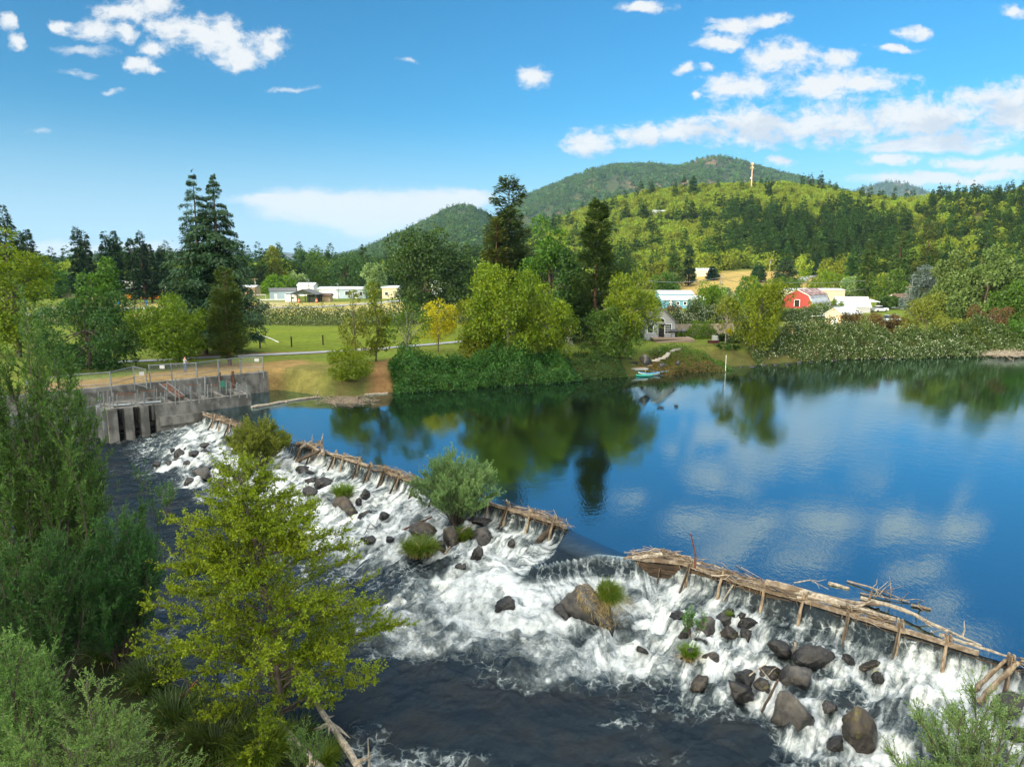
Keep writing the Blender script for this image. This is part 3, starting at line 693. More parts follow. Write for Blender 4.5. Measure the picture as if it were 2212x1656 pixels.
mb = MB(); mb.add([(x, y, 0) for x, y in PONDPOLY], [tuple(range(len(PONDPOLY)))])
pond = mb.build('pond_water', water_mat('pond'));
if pond.data.polygons[0].normal.z < 0: pond.data.flip_normals()
tag(pond, kind='structure')
def crest_s(x, y):
    d, al = segdist(x, y, CREST); up = inpoly(x, y, UPPOLY); return np.where(up, -d, d), al
def zbase(s):
    return np.where(s < .75, -.02 - .80 * sstep(-.05, .36, s) ** .8 - .10 * sstep(.3, .8, s), -.92 - 1.03 * sstep(.6, 8.5, s) - .42 * sstep(8, 17, s))
# rocks: u, v(centre), w, h in picture units
ROCKS = [
 (657,1012,39,20),(668,1038,26,14),(697,1040,30,27),(664,1058,30,26),(746,1092,46,32),(788,1066,20,22),(774,1082,18,14),(606,1087,26,14),(640,1094,14,10),(830,1111,23,16),(786,1112,28,10),(797,1165,30,18),(843,1163,22,16),
 (914,1148,52,24),(976,1152,36,56),(1042,1150,46,38),(1040,1126,40,14),(1032,1193,30,38),(998,1222,25,17),(1105,1171,20,17),(948,1174,30,32),
 (339,1002,23,20),(361,1000,22,15),(381,996,18,15),(389,977,23,18),(420,978,20,10),(403,999,17,16),(425,993,22,18),(440,960,17,9),(441,972,16,9),(400,967,10,7),(371,970,12,8),(438,1021,42,25),(459,1010,24,13),(486,1014,29,20),(528,1025,22,31),(409,1037,24,12),(473,1051,33,17),(510,1031,22,14),
 (1272,1306,122,104),(1221,1321,40,28),(1088,1305,38,34),
 (1466,1330,31,30),(1529,1347,46,54),(1566,1337,38,25),(1574,1323,36,22),(1604,1326,22,17),(1619,1345,44,18),(1576,1364,36,31),(1479,1367,31,31),(1515,1388,40,26),(1535,1416,32,32),(1493,1409,36,25),(1515,1476,48,37),(1650,1476,34,26),(1387,1403,25,14),(1611,1367,28,28),
 (1722,1460,80,47),(1716,1519,80,92),(1765,1423,72,42),(1693,1403,48,28),(1838,1426,28,18),(1883,1437,32,16),(1898,1460,30,20),(1876,1564,76,88),(1808,1604,36,28),(1614,1464,44,28),(1668,1450,48,25),(1603,1487,50,46),(1794,1521,28,32),(2188,1521,54,42),(2199,1579,38,36)]
RW = []
for (u, v, w, h) in ROCKS:
    zz = -1.5
    for _ in range(4):
        p = P(u, v + h * .42, zz); zz = float(zbase(crest_s(np.array([p[0]]), np.array([p[1]]))[0])[0])
    dist = math.hypot(p[0], p[1]); RW.append((p[0], p[1], zz, w * p[1] / F * 1.16, h * p[1] / F * 1.12))
st = .085
rx = np.arange(-62, 27, st); ry = np.arange(17, 70, st); RX, RY = np.meshgrid(rx, ry)
S_, AL = crest_s(RX, RY)
tongue = inpoly(RX, RY, [lc_w[-1]] + lip_w + [rc_w[0]])
gapd, _ = segdist(RX, RY, [lc_w[-1], rc_w[0]])
wallS = (RX - wallA[0]) * LEFT_N[0] + (RY - wallA[1]) * LEFT_N[1]
n_in, _ = segdist(RX, RY, NEARB); nearin = inpoly(RX, RY, NEARPOLY)
keep = ((S_ > -.45) | tongue | (gapd < .5)) & (wallS < 7.0) & ~((wallS > .5) & (RX > -38)) & ~(nearin & (n_in > 1.2))
PU, PV = proj(RX, RY, zbase(np.maximum(S_, 0)))
foam = np.full(RX.shape, .19) + .42 * sstep(.15, .9, S_) * (1 - sstep(4., 9., S_))
BL = [(440,925,60,34,.8),(440,985,170,34,.42),(560,1012,140,55,.5),(700,1045,180,70,.6),(810,1110,180,75,.6),(910,1090,120,45,.5),(740,1180,150,60,.5),(640,1130,130,60,.3),(1150,1185,110,40,.6),(1000,1290,240,95,.72),(1190,1290,120,90,.6),(1340,1290,100,90,.7),(1420,1260,110,50,.5),(1560,1290,110,34,.4),(900,1350,150,60,.5),
      (1290,1425,230,40,.66),(1180,1466,170,26,.56),(1340,1365,90,50,.5),(1720,1350,160,34,.45),(1900,1420,180,45,.5),(2050,1500,150,70,.7),(2150,1600,120,80,.7),(1900,1640,130,40,.55),(1760,1600,50,40,.5),(800,1590,60,50,.55),(840,1650,60,26,.5),(1600,1440,60,40,.45),(1000,1640,90,24,.4),(1400,1640,120,16,.3),(1330,1560,60,10,.35),(930,1395,120,14,.3),
      (940,1218,80,18,-.9),(280,1080,130,90,-.12),(350,1160,140,80,-.14),(1160,1575,330,95,-.36),(1620,1580,110,60,-.45),(980,1440,90,34,-.55),(1250,1368,80,16,-.6),(1840,1500,80,50,-.35),(1700,1400,100,34,-.4),(1180,1232,60,14,-.5),(1300,1228,50,14,-.25),(230,1000,80,40,-.3),(1760,1330,70,20,-.4),(1545,1372,90,46,-.34),(1690,1470,110,56,-.34),(1820,1470,70,40,-.25),(400,995,70,22,-.25),(700,1120,60,20,-.25),(960,1160,50,26,-.3)]
for (u, v, ru, rv, w) in BL:
    foam += w * np.exp(-(((PU - u) / ru) ** 2 + ((PV - v) / rv) ** 2))
big = fbm(RX * .35, RY * .35, 61, 4) - .5
foam = foam + big * .75
foam = np.where(tongue, .0, foam)
foam *= np.where(S_ < 0, 0, 1)
# water piles up against the rocks and leaves a dark slick and a foam tail behind each
dxn, dyn = -.52, -.855                                        # general downstream direction
pile = np.zeros(RX.shape)
for (x, y, z, w, h) in RW:
    a = (RX - x) * dxn + (RY - y) * dyn; b = (RX - x) * dyn - (RY - y) * dxn; rr = w * .5 + .12
    d = np.hypot(a, b)
    foam += .55 * np.exp(-((d - rr) / (.25 + .15 * rr)) ** 2) * np.where(S_ > 0, 1, 0) * np.where(y < 46, 1, .7)
    foam += .25 * np.exp(-(b / (rr * .8)) ** 2 - ((a - rr * 2.2) / (rr * 1.6)) ** 2)
    pile += .16 * np.exp(-((a + rr * .9) / (rr * .6)) ** 2 - (b / (rr * .9)) ** 2)
fall = sstep(.0, .2, S_) * (1 - sstep(.5, 1.0, S_))
lipw = np.exp(-(np.maximum(gapd - 3.2, 0) / 2.2) ** 2) * inpoly(RX, RY, [tuple(P(1100, 1300, -1)[:2]), tuple(P(1110, 1200, -.3)[:2]), tuple(P(1225, 1140, 0)[:2]), tuple(P(1372, 1190, 0)[:2]), tuple(P(1372, 1300, -1)[:2])])
foam += fall * (.30 + 1.1 * (1 - lipw) * (fbm(AL * 2.6, S_ * .3, 79, 3) - .48) - .75 * lipw) * (~tongue)
foam = np.clip(foam, 0, 1.25)
fm = np.clip(foam, 0, 1)
ZR = zbase(np.maximum(S_, -.05))
fu, fs = AL, S_
turb = (fbm(RX * .8, RY * .8, 71, 3) - .5) * .72 + (fbm(RX * 2.0, RY * 2.0, 72, 3) - .5) * .30 + (np.abs(fbm(RX * 1.4, RY * 1.4, 73, 3) - .5)) * -.55
streak = (fbm(fu * 1.6, fs * .45, 74, 4) - .5)
calmr = (fbm(RX * .9 + RY * .3, RY * 1.3, 75, 4) - .5) * .08
app = sstep(.5, 1.6, S_)
ZR = ZR + app * (turb * (.14 + 1.15 * fm) + streak * .55 * fm) + calmr * sstep(1, 3, S_) + pile * app + fall * (fbm(fu * 1.6, fs * .6, 76, 3) - .5) * .12
# step ledges of the rubble apron, and the standing curl below the open gap
ledge = fbm(RX * .45, RY * .45, 77, 2); ZR += app * (1 - sstep(7, 10, S_)) * .25 * (np.floor(ledge * 7) / 7 - ledge) * 2
tz = -.006 - .34 * np.clip(gapd / 3.2, 0, 1) ** 1.4 + .02 * (fbm(RX * 2, RY * 2, 78, 3) - .5)
ZR = np.where(tongue, np.minimum(tz, -.006), ZR)
gap_near = np.exp(-(((PU - 1240) / 120) ** 2 + ((PV - 1225) / 26) ** 2)) * (~tongue)
ZR = ZR - .02 * gap_near
ZR = np.where(S_ < 0, np.where(tongue, ZR, -.006), ZR)
NEARZ = np.where(wallS > -.3, ZR, ZR)
FLOW = np.stack([fu, fs, 0 * fu, 0 * fu + 1], -1)
river = grid_mesh('river_water', RX, RY, ZR, water_mat('river', True), keep=keep, attrs={'foam': foam, 'flow': FLOW, 'lead': np.where(tongue | (S_ < 0), np.clip(1 - gapd / 1.9, 0, 1) ** .8, 0)}); tag(river, kind='structure')
from bisect import bisect_left
def riverz(x, y):
    i = min(max(int((x - rx[0]) / st), 0), len(rx) - 1); j = min(max(int((y - ry[0]) / st), 0), len(ry) - 1); return float(ZR[j, i])
# still outer water so that no hole shows at the frame's sides
ow = MB(); ow.add([(-400, -60, -2.5), (-61.5, -60, -2.5), (-61.5, 75, -2.5), (-400, 75, -2.5)], [(0, 1, 2, 3)])
tag(ow.build('lower_river_water', water_mat('lower_river', False)), kind='structure')
# ================================================================ air
hz = bpy.data.materials.new('haze'); th = NT(hz)
vol = th.n('ShaderNodeVolumePrincipled', {'Color': (.34, .62, 1., 1), 'Density': .000055, 'Anisotropy': .0})
oo = th.n('ShaderNodeOutputMaterial'); th.t.links.new(vol.outputs[0], oo.inputs['Volume'])
hb_ = MB().box((0, 4050, 248), (15000, 11100, 512)); tag(hb_.build('haze', hz), kind='stuff')
# ================================================================ plant materials
bark = M('grey_bark', (.11, .09, .07), (.05, .042, .035), scale=9, aniso=(1, 1, .25), bump=.6)
bark_br = M('brown_bark', (.12, .07, .04), (.05, .03, .02), scale=9, aniso=(1, 1, .25), bump=.6)
bark_pale = M('pale_bark', (.30, .28, .24), (.12, .11, .09), scale=5, aniso=(1, 1, .4), bump=.5)
lf_yg = leafmat('leaf_yellow_green', (.115, .180, .006), (.205, .250, .006), tr=.36)
lf_alder = leafmat('leaf_alder', (.145, .205, .004), (.255, .295, .005), tr=.36, ns=.6)
lf_round = leafmat('leaf_fresh', (.075, .165, .004), (.165, .25, .007), tr=.32)
lf_mid = leafmat('leaf_mid_green', (.045, .115, .012), (.10, .18, .016), tr=.3)
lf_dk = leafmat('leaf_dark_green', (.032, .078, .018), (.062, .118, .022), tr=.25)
lf_deep = leafmat('leaf_ivy', (.022, .072, .010), (.058, .140, .017), tr=.25, c3=(.10, .17, .03))
lf_olive = leafmat('leaf_olive', (.15, .185, .022), (.23, .25, .032), tr=.3)
lf_gold = leafmat('leaf_golden', (.36, .33, .008), (.48, .40, .012), tr=.35)
lf_brown = leafmat('leaf_rusty', (.10, .065, .022), (.15, .10, .03), tr=.2)
lf_wil = leafmat('leaf_willow', (.055, .165, .030), (.135, .27, .055), tr=.3)
lf_wild = leafmat('leaf_willow_dark', (.028, .115, .028), (.075, .185, .042), tr=.28)
lf_wils = leafmat('leaf_willow_silver', (.115, .25, .060), (.225, .375, .098), tr=.28)
lf_wilm = leafmat('leaf_willow_sage', (.145, .255, .085), (.27, .385, .155), tr=.3)
lf_con = leafmat('needle_dark', (.020, .055, .019), (.045, .086, .026), tr=.1, gloss=.03)
lf_ced = leafmat('needle_cedar', (.022, .066, .028), (.058, .112, .038), tr=.12, gloss=.03)
lf_fir = leafmat('needle_fir', (.040, .088, .018), (.085, .138, .024), tr=.15, gloss=.03)
lf_brc = leafmat('needle_brownish', (.062, .098, .016), (.120, .142, .024), tr=.15, gloss=.02)
lf_blue = leafmat('needle_blue', (.12, .17, .17), (.19, .25, .25), tr=.1, gloss=.05)
lf_chest = leafmat('leaf_big_pale', (.060, .12, .022), (.19, .27, .085), tr=.28)
lf_bram = leafmat('leaf_bramble', (.050, .095, .022), (.110, .165, .045), tr=.28)
lf_hill = leafmat('leaf_oak_hill', (.115, .180, .020), (.245, .290, .042), tr=.2, ns=.05, gloss=0, rnd=.6)
lf_hillc = leafmat('needle_hill', (.030, .076, .020), (.075, .125, .030), tr=.1, ns=.05, gloss=0, rnd=.5)
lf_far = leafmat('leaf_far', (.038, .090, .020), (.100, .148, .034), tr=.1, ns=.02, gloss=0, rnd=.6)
lf_flower = leafmat('bramble_blossom', (.42, .45, .33), (.60, .61, .49), tr=.2, rnd=0)
gr_green = leafmat('grass_green', (.075, .150, .012), (.16, .235, .020), tr=.35, ns=1.5)
gr_dry = leafmat('grass_dry', (.34, .24, .11), (.46, .35, .18), tr=.3, ns=2.)
gr_dark = leafmat('grass_dark', (.030, .060, .012), (.075, .115, .020), tr=.3, ns=1.5)
# ================================================================ placing single trees
def place(u, vtop, y, du=0):
    x = Q(u, vtop, y)[0]; zb = gz1(x, y); return (x, y, zb), Q(u, vtop, y)[2] - zb
def seed(*a): return np.random.default_rng(abs(hash(tuple(round(float(k), 2) for k in a))) % (2 ** 31))
def btree(name, label, u, vtop, w, y, mat, n=6000, ls=.34, group=None, cat='tree', bk=None, tr=None, lean=(0, 0), limbs=10, H=None, loc=None, **kw):
    r = seed(u, vtop, y, w)
    if loc is None: loc, H = place(u, vtop, y)
    t = thing(name, label, cat, loc, group=group)
    Rx = w / 2 * y / F
    V, lc = g_broad(H, Rx, n, ls, r, **kw)
    if lean != (0, 0): V[:, :2] += (V[:, 2:3] / H) * np.array(lean); lc[:, :2] += (lc[:, 2:3] / H) * np.array(lean)
    npmesh('crown', V, np.arange(len(V)).reshape(-1, 4), mat, t, local=True)
    g_limbs(H, lc, r, tr or (H * .018 + .05), n=limbs, lean=lean).build('trunk', bk or bark, t, local=True)
    return t
def ctree(name, label, u, vtop, w, y, mat, n=4000, ls=.6, group=None, cat='conifer', bk=None, **kw):
    r = seed(u, vtop, y, w); loc, H = place(u, vtop, y)
    t = thing(name, label, cat, loc, group=group)
    V, tb = g_conifer(H, w / 2 * y / F, n, ls, r, **kw)
    npmesh('crown', V, np.arange(len(V)).reshape(-1, 4), mat, t, local=True)
    tb.build('trunk', bk or bark_br, t, local=True)
    return t
# --- far left
btree('broadleaf_tree', 'tall yellow-green tree at the far left edge rising above the willow', 10, 500, 150, 92, lf_yg, 9000, .36, hb=.1, nl=34)
G_ = 'tall dark pines beyond the playing field'
for i, (u, v, w, yy, lb) in enumerate([(4, 443, 62, 175, 'tallest dark pine at the far left, behind the yellow-green tree'), (38, 496, 34, 200, 'dark pine second from the far left, beside the tallest'), (56, 494, 40, 195, 'dark pine third from the far left, with a wider base'),
        (163, 489, 44, 205, 'left dark pine of the pair above the left alder'), (180, 497, 34, 210, 'narrow right dark pine of the pair above the left alder'), (224, 499, 36, 208, 'left of the twin dark pines standing next to each other'), (244, 499, 38, 212, 'right of the twin dark pines standing next to each other'),
        (280, 515, 36, 205, 'shorter dark pine just left of the tallest of the field row'), (301, 498, 38, 210, 'tallest dark pine of the field row left of the cedar'), (319, 526, 36, 215, 'thin dark pine close behind the left of the cedar'), (346, 532, 40, 215, 'lowest dark pine of the row, touching the cedar')]):
    ctree('pine_tree', lb, u, v, w, yy, lf_con, 4200, .85, G_, hb=.10, p=.55, plate=.4, up=.25, droop=.2, ragged=.3)
btree('alder_tree', 'slender green alder with open crown standing behind the chain link fence', 195, 563, 118, 84, lf_mid, 8500, .27, hb=.2, nl=30, lr=.3)
btree('alder_tree', 'broad dark green alder behind the fence, left of the round tree', 178, 640, 215, 80, lf_dk, 18000, .26, hb=.0, nl=44, lr=.26, limbs=16)
btree('broadleaf_tree', 'rounded bright green tree with a short dark trunk behind the fence gate', 370, 643, 158, P(385, 794, 2.35)[1] + 1, lf_round, 18000, .23, hb=.14, nl=40, lr=.30, limbs=14, tr=.32)
ctree('cypress_tree', 'brownish olive conifer beside the round tree, in front of the cedar', 483, 580, 88, P(490, 790, 2.35)[1] + .5, lf_brc, 13000, .32, p=.42, hb=.07, plate=.5, up=.5, droop=.1, ragged=.35, tipdroop=.0, nb=150)
# deodar cedar with two leaders
loc, H = place(415, 366, 95)
t = thing('cedar_tree', 'huge dark cedar with two pointed tops and layered drooping boughs', 'conifer', loc)
lvV = []; tbs = TB()
for (dx, dy, hk, Rk, sd) in ((0, 0, 1., 5.9, 3), (2.35, .6, .985, 5.8, 4), (1.6, 2.0, .9, 5.4, 9)):
    r = np.random.default_rng(sd)
    V, tb = g_conifer(H * hk, Rk * 1.18, 34000 if dy < 1 else 12000, .42, r, p=.95, droop=.30, up=.20, nb=190, hb=.05, plate=.30, tipdroop=.35, ragged=.42, wid=.36, vj=.04, wm=.35)
    o_ = np.array([dx, dy, 0]); lvV.append(V + o_)
    for a, b in zip(tb.V, tb.F): tbs.V.append(a + o_); tbs.F.append(b - b.min() + tbs.n); tbs.n += len(a)
V = np.concatenate(lvV); npmesh('crown', V, np.arange(len(V)).reshape(-1, 4), lf_ced, t, local=True)
tbs.build('trunk', bark, t, local=True)
# --- centre, on the lawn and the bank
btree('alder_tree', 'thin alder with a bare twiggy top above the bank shrub', 762, 630, 62, 85, lf_olive, 3600, .22, hb=.02, nl=26, lr=.24, limbs=22, top=.6, tr=.11)
btree('alder_tree', 'slim yellow-green alder leaning right of the bare-topped one', 806, 612, 56, 87, lf_yg, 3000, .24, hb=.12, nl=22, lr=.24, limbs=14, tr=.11, lean=(.9, 0))
btree('shrub', 'yellow-green shrub hanging over the water at the end of the log boom', 745, 752, 108, 78, lf_yg, 9000, .17, cat='shrub', hb=.0, nl=30, lr=.3, limbs=14, tr=.08)
btree('alder_tree', 'sparse alder with grey branches left of the golden tree', 872, 652, 96, 85, lf_mid, 2600, .22, hb=.2, nl=28, lr=.2, limbs=24, tr=.12, lean=(.8, 0), bk=bark_pale)
btree('golden_tree', 'small golden-yellow tree on the lawn in front of the dark maple', 944, 652, 86, 97, lf_gold, 4200, .25, hb=.28, nl=26, lr=.3, limbs=10, tr=.12)
btree('maple_tree', 'large rounded dark green maple left of the tall pine', 918, 500, 172, 150, lf_dk, 20000, .48, hb=.08, nl=52, lr=.27, limbs=14)
btree('maple_tree', 'smaller dark green maple tucked between the large maple and the pine', 988, 530, 76, 152, lf_dk, 5000, .48, hb=.12, nl=26)
ctree('pine_tree', 'tallest conifer in the middle, a pine with an uneven crown', 1100, 383, 128, 120, lf_fir, 15000, .62, hb=.05, p=.42, plate=.5, up=.35, droop=.15, ragged=.45, nb=150, tipdroop=.0)
ctree('pine_tree', 'lower olive green pine just left of the tallest conifer', 1072, 470, 92, 116, lf_brc, 8000, .5, hb=.05, p=.42, plate=.45, up=.35, droop=.15, ragged=.4, nb=120, tipdroop=.0)
btree('broadleaf_tree', 'tall mid-green tree between the pine and the fir', 1190, 478, 122, 110, lf_mid, 10000, .42, hb=.1, nl=42, lr=.26, top=.8)
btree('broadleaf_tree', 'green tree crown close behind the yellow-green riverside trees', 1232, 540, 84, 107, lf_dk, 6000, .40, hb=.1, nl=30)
ctree('fir_tree', 'dense dark fir with a blunt top right of the pine', 1290, 434, 98, 104, lf_fir, 16000, .55, hb=.04, p=.42, plate=.5, up=.45, droop=.15, ragged=.35, nb=120, tipdroop=.0)
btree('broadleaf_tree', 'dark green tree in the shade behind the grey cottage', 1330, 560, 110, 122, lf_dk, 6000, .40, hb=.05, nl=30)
btree('alder_tree', 'biggest yellow-green alder on the pond bank, above the ivy', 1098, 578, 180, 89.5, lf_yg, 20000, .27, hb=.10, nl=46, lr=.24, limbs=18, tr=.2, bk=bark_pale)
btree('alder_tree', 'yellow-green alder on the pond bank, right of the biggest one', 1180, 618, 135, 90.5, lf_yg, 12000, .26, hb=.03, nl=36, lr=.25, limbs=16, tr=.16, bk=bark_pale)
btree('alder_tree', 'low yellow-green alder on the pond bank, left of the biggest one', 1036, 650, 108, 91, lf_yg, 8000, .25, hb=.04, nl=30, lr=.27, limbs=12, tr=.13)
btree('alder_tree', 'open alder in front of the grey cottage above the dock', 1356, 592, 138, 95.5, lf_yg, 11000, .25, hb=.16, nl=38, lr=.24, limbs=18, tr=.17, bk=bark_pale)
btree('alder_tree', 'low green alder drooping left of the dock', 1318, 664, 140, 93.5, lf_mid, 9500, .24, hb=.0, nl=36, lr=.26, limbs=14, tr=.14)
btree('alder_tree', 'leaning alder with bare trunks at the edge of the cottage lawn', 1632, 604, 128, 103, lf_yg, 11000, .27, hb=.18, nl=40, lr=.24, limbs=16, tr=.17, lean=(1.2, 0), bk=bark)
btree('alder_tree', 'thin alder with a pale bent trunk beside the leaning alder', 1572, 640, 66, 105, lf_olive, 1800, .25, hb=.35, nl=20, lr=.22, limbs=18, tr=.11, bk=bark_pale)
btree('shrub', 'light green shrub by the blue roofed building', 1535, 610, 84, 150, lf_round, 5000, .34, cat='shrub', hb=.02, nl=26)
btree('broadleaf_tree', 'pale green tree behind the leaning alder, left of the barn', 1650, 612, 95, 150, lf_mid, 5000, .36, hb=.06, nl=28)
# --- plain behind the playing field
G2 = 'trees beyond the playing field'
for (u, v, w, yy, m, lb) in [(590, 535, 48, 330, lf_yg, 'pointed yellow-green tree behind the pale blue classroom'), (552, 566, 60, 320, lf_mid, 'rounded tree right of the cedar, beyond the field'), (622, 562, 50, 340, lf_mid, 'mid-green tree right of the pointed yellow-green one'),
        (655, 541, 52, 345, lf_dk, 'dark tree behind the pavilion roof'), (694, 542, 66, 330, lf_mid, 'tall cottonwood with a pale forked trunk behind the pavilion'), (742, 548, 90, 325, lf_dk, 'wide dark tree behind the long white classroom'), (785, 556, 70, 335, lf_dk, 'dark tree right of the wide one, above the long classroom'),
        (602, 596, 84, 285, lf_round, 'low round bright green tree above the pale blue classroom'), (640, 590, 40, 290, lf_wilm, 'pale feathery tree between the round one and the cottonwood'), (808, 572, 50, 240, lf_wilm, 'weeping pale green tree left of the large maple'), (850, 566, 60, 250, lf_dk, 'dark tree touching the left of the large maple'),
        (110, 575, 70, 250, lf_mid, 'green tree left of the left alder, beyond the field'), (140, 590, 60, 260, lf_dk, 'low dark tree behind the left alder'), (210, 596, 60, 300, lf_dk, 'dark low tree behind the twin pines'), (330, 600, 60, 285, lf_mid, 'green tree behind the left boughs of the cedar'), (520, 590, 70, 300, lf_dk, 'dark tree right behind the cedar'), (1030, 560, 70, 190, lf_dk, 'dark tree behind the smaller maple')]:
    btree('broadleaf_tree', lb, u, v, w, yy, m, 4500, .7, G2, hb=.02, nl=26, limbs=8, lr=.32)
# --- right side
G3 = 'conifers at the foot of the hill'
for (u, v, w, yy, m, lb) in [(1459, 540, 48, 290, lf_fir, 'wide conifer left of the cream shed'), (1490, 528, 36, 300, lf_con, 'narrow conifer closest to the left of the cream shed'), (1882, 515, 46, 225, lf_fir, 'conifer with a bare trunk right of the red barn'), (1950, 487, 52, 265, lf_fir, 'tall pointed conifer behind the blue spruce'),
        (2010, 476, 62, 265, lf_brc, 'tallest olive conifer at the foot of the right hill'), (1851, 530, 38, 310, lf_con, 'short dark conifer behind the barn conifer'), (2130, 500, 64, 200, lf_ced, 'bluish green conifer above the big pale tree'), (1640, 566, 40, 300, lf_con, 'dark conifer left of the hill foot houses'), (1700, 560, 66, 290, lf_con, 'broad dark conifer behind the cream building'), (1540, 575, 30, 310, lf_con, 'small dark conifer behind the cream shed'),
        (1350, 545, 40, 230, lf_con, 'dark conifer right of the blunt fir'), (1760, 545, 42, 330, lf_con, 'dark conifer on the slope above the barn')]:
    ctree('conifer_tree', lb, u, v, w, yy, m, 5000, .8, G3, hb=.05, p=.6, plate=.45, up=.3, droop=.2, ragged=.3, nb=110)
ctree('blue_spruce', 'broad silvery blue spruce left of the two pale trees', 2000, 574, 92, 150, lf_blue, 8000, .50, hb=.04, p=.45, plate=.5, up=.4, droop=.2, ragged=.3, nb=130)
ctree('blue_spruce', 'small pointed blue spruce peeking behind the broad one', 2040, 562, 34, 158, lf_blue, 2000, .5, hb=.05, p=.8)
btree('chestnut_tree', 'left of the two big pale green domed trees by the pond', 2070, 549, 112, 142, lf_chest, 18000, .46, hb=.0, nl=44, lr=.26)
btree('chestnut_tree', 'right and larger of the two big pale green domed trees', 2143, 545, 142, 136, lf_chest, 26000, .46, hb=.0, nl=54, lr=.25)
btree('broadleaf_tree', 'green tree cut by the right edge of the view', 2205, 606, 120, 130, lf_mid, 8000, .4, hb=.02, nl=34)
btree('broadleaf_tree', 'dark tree behind the pale trees at the right edge', 2212, 550, 80, 190, lf_dk, 6000, .55, hb=.02, nl=30)
for (u, v, w, yy, m, lb) in [(1922, 583, 96, 220, lf_mid, 'green tree right of the barn conifer'), (1775, 583, 125, 262, lf_round, 'wide bright green tree behind the barn roof'), (1846, 598, 52, 235, lf_wilm, 'pale green tree left of the barn conifer'), (1700, 600, 60, 255, lf_mid, 'green tree behind the cream building'), (1922, 642, 44, 185, lf_dk, 'small dark tree by the parked vehicles'), (1985, 640, 50, 180, lf_mid, 'small green tree under the blue spruce'),
        (1440, 590, 60, 250, lf_mid, 'green tree at the left of the golden field'), (1280, 630, 70, 200, lf_dk, 'dark tree behind the fir trunk'), (1620, 600, 60, 200, lf_mid, 'green tree right of the cream shed'), (1400, 640, 50, 160, lf_dk, 'dark tree left of the blue roofed building'), (1560, 622, 50, 230, lf_wilm, 'pale green tree under the cream shed')]:
    btree('broadleaf_tree', lb, u, v, w, yy, m, 4500, .55, 'trees at the foot of the right hill', hb=.0, nl=26, limbs=8)
for (u, v, w, yy, m, lb, n) in [(1866, 676, 88, 117, lf_brown, 'rusty brown shrub on the bank in front of the metal shed', 4500), (1942, 682, 76, 119, lf_brown, 'dark rusty shrub right of the first rusty one', 4000), (2142, 662, 100, 122, lf_brown, 'rusty shrub in front of the big pale trees', 4500), (2008, 634, 88, 116, lf_olive, 'tall olive shrub on the bank below the blue spruce', 4500), (2075, 690, 84, 118, lf_olive, 'olive shrub right of the tall olive one', 3500), (2195, 690, 80, 117, lf_mid, 'green shrub on the bank at the right edge', 3000),
        (1792, 648, 92, 176, lf_round, 'bright green bush between the barn and the metal shed', 3000), (1255, 775, 60, 92, lf_dk, 'dark shrub at the water left of the dock', 2600), (1320, 768, 60, 92.5, lf_brown, 'brownish shrub left of the dock', 2600), (1572, 745, 60, 103, lf_dk, 'dark bush at the foot of the leaning alder', 2600), (1560, 722, 26, 109, lf_dk, 'small dark bush between the planters', 900), (1575, 712, 40, 112, lf_gold, 'yellow flowering bush by the wooden fence', 900), (1225, 688, 34, 95, lf_flower, 'cream flowering shrub beside the big alders', 350)]:
    btree('shrub', lb, u, v, w, yy, m, n, .26, cat='shrub', hb=.0, nl=24, lr=.3, limbs=8, tr=.06)
# ================================================================ hedges and thickets
def thicket(name, label, pts, h, wd, mat, n, ls, cat='hedge', fl=0, seed_=1, h2=None, base=None, zoff=0):
    """mound of leaves along a world polyline"""
    r = np.random.default_rng(seed_); pts = np.asarray(pts, float); L = np.r_[0, np.cumsum(np.hypot(*np.diff(pts, axis=0).T))]
    def samp(n, lo):
        a = r.uniform(0, L[-1], n); x = np.interp(a, L, pts[:, 0]); y = np.interp(a, L, pts[:, 1])
        dx = np.interp(a + .5, L, pts[:, 0]) - np.interp(a - .5, L, pts[:, 0]); dy = np.interp(a + .5, L, pts[:, 1]) - np.interp(a - .5, L, pts[:, 1])
        nn = unit(np.stack([-dy, dx], 1)); th = r.uniform(.02, math.pi - .02, n)
        hh = h * (.30 + 1.35 * fbm(a * .38, a * 0 + seed_, seed_, 4)) * np.clip(np.minimum(a, L[-1] - a) / wd + .35, 0, 1)
        rr = r.uniform(lo, 1, n) * (.62 + .80 * fbm(a * .8, th * 2.2, seed_ + 5, 3))
        off = np.cos(th) * wd * rr; px = x + nn[:, 0] * off; py = y + nn[:, 1] * off
        gr = np.maximum(gz(px, py), 0) if base is None else base
        C = np.stack([px, py, gr + np.sin(th) * hh * rr + zoff], 1)
        N = np.stack([nn[:, 0] * np.cos(th), nn[:, 1] * np.cos(th), np.sin(th)], 1); return C, N
    C, N = samp(n, .55); V, _ = leaves(C, N * .5 + rdir(n, r) * .8 + np.array([0, 0, -.25]), ls * r.uniform(.6, 1.3, n), ls * r.uniform(.45, .8, n), N + rdir(n, r) * .8, bend=.06)
    mid = pts[len(pts) // 2]; t = thing(name, label, cat, (mid[0], mid[1], max(0, gz1(*mid))))
    npmesh('foliage', V, np.arange(len(V)).reshape(-1, 4), mat, t)
    if fl:
        C, N = samp(fl, .95); C += N * ls * .3; k = rdir(fl, r)
        V, _ = leaves(C, k, ls * r.uniform(.3, .65, fl), ls * .42, N + rdir(fl, r) * .3)
        o = npmesh('blossom', V, np.arange(len(V)).reshape(-1, 4), lf_flower, t); tag(o, kind='stuff')
    return t
ww = lambda *p: [tuple(P(u, v, z)[:2]) for u, v, z in p]
thicket('bramble_hedge', 'long white flowered bramble hedge between the mown lawn and the playing field', [(-100, 134), (-70, 140), (-50, 142), (-30, 141), (-15, 142), (0, 144), (12, 148)], 3.3, 3.2, lf_bram, 30000, .34, fl=2300, seed_=3)
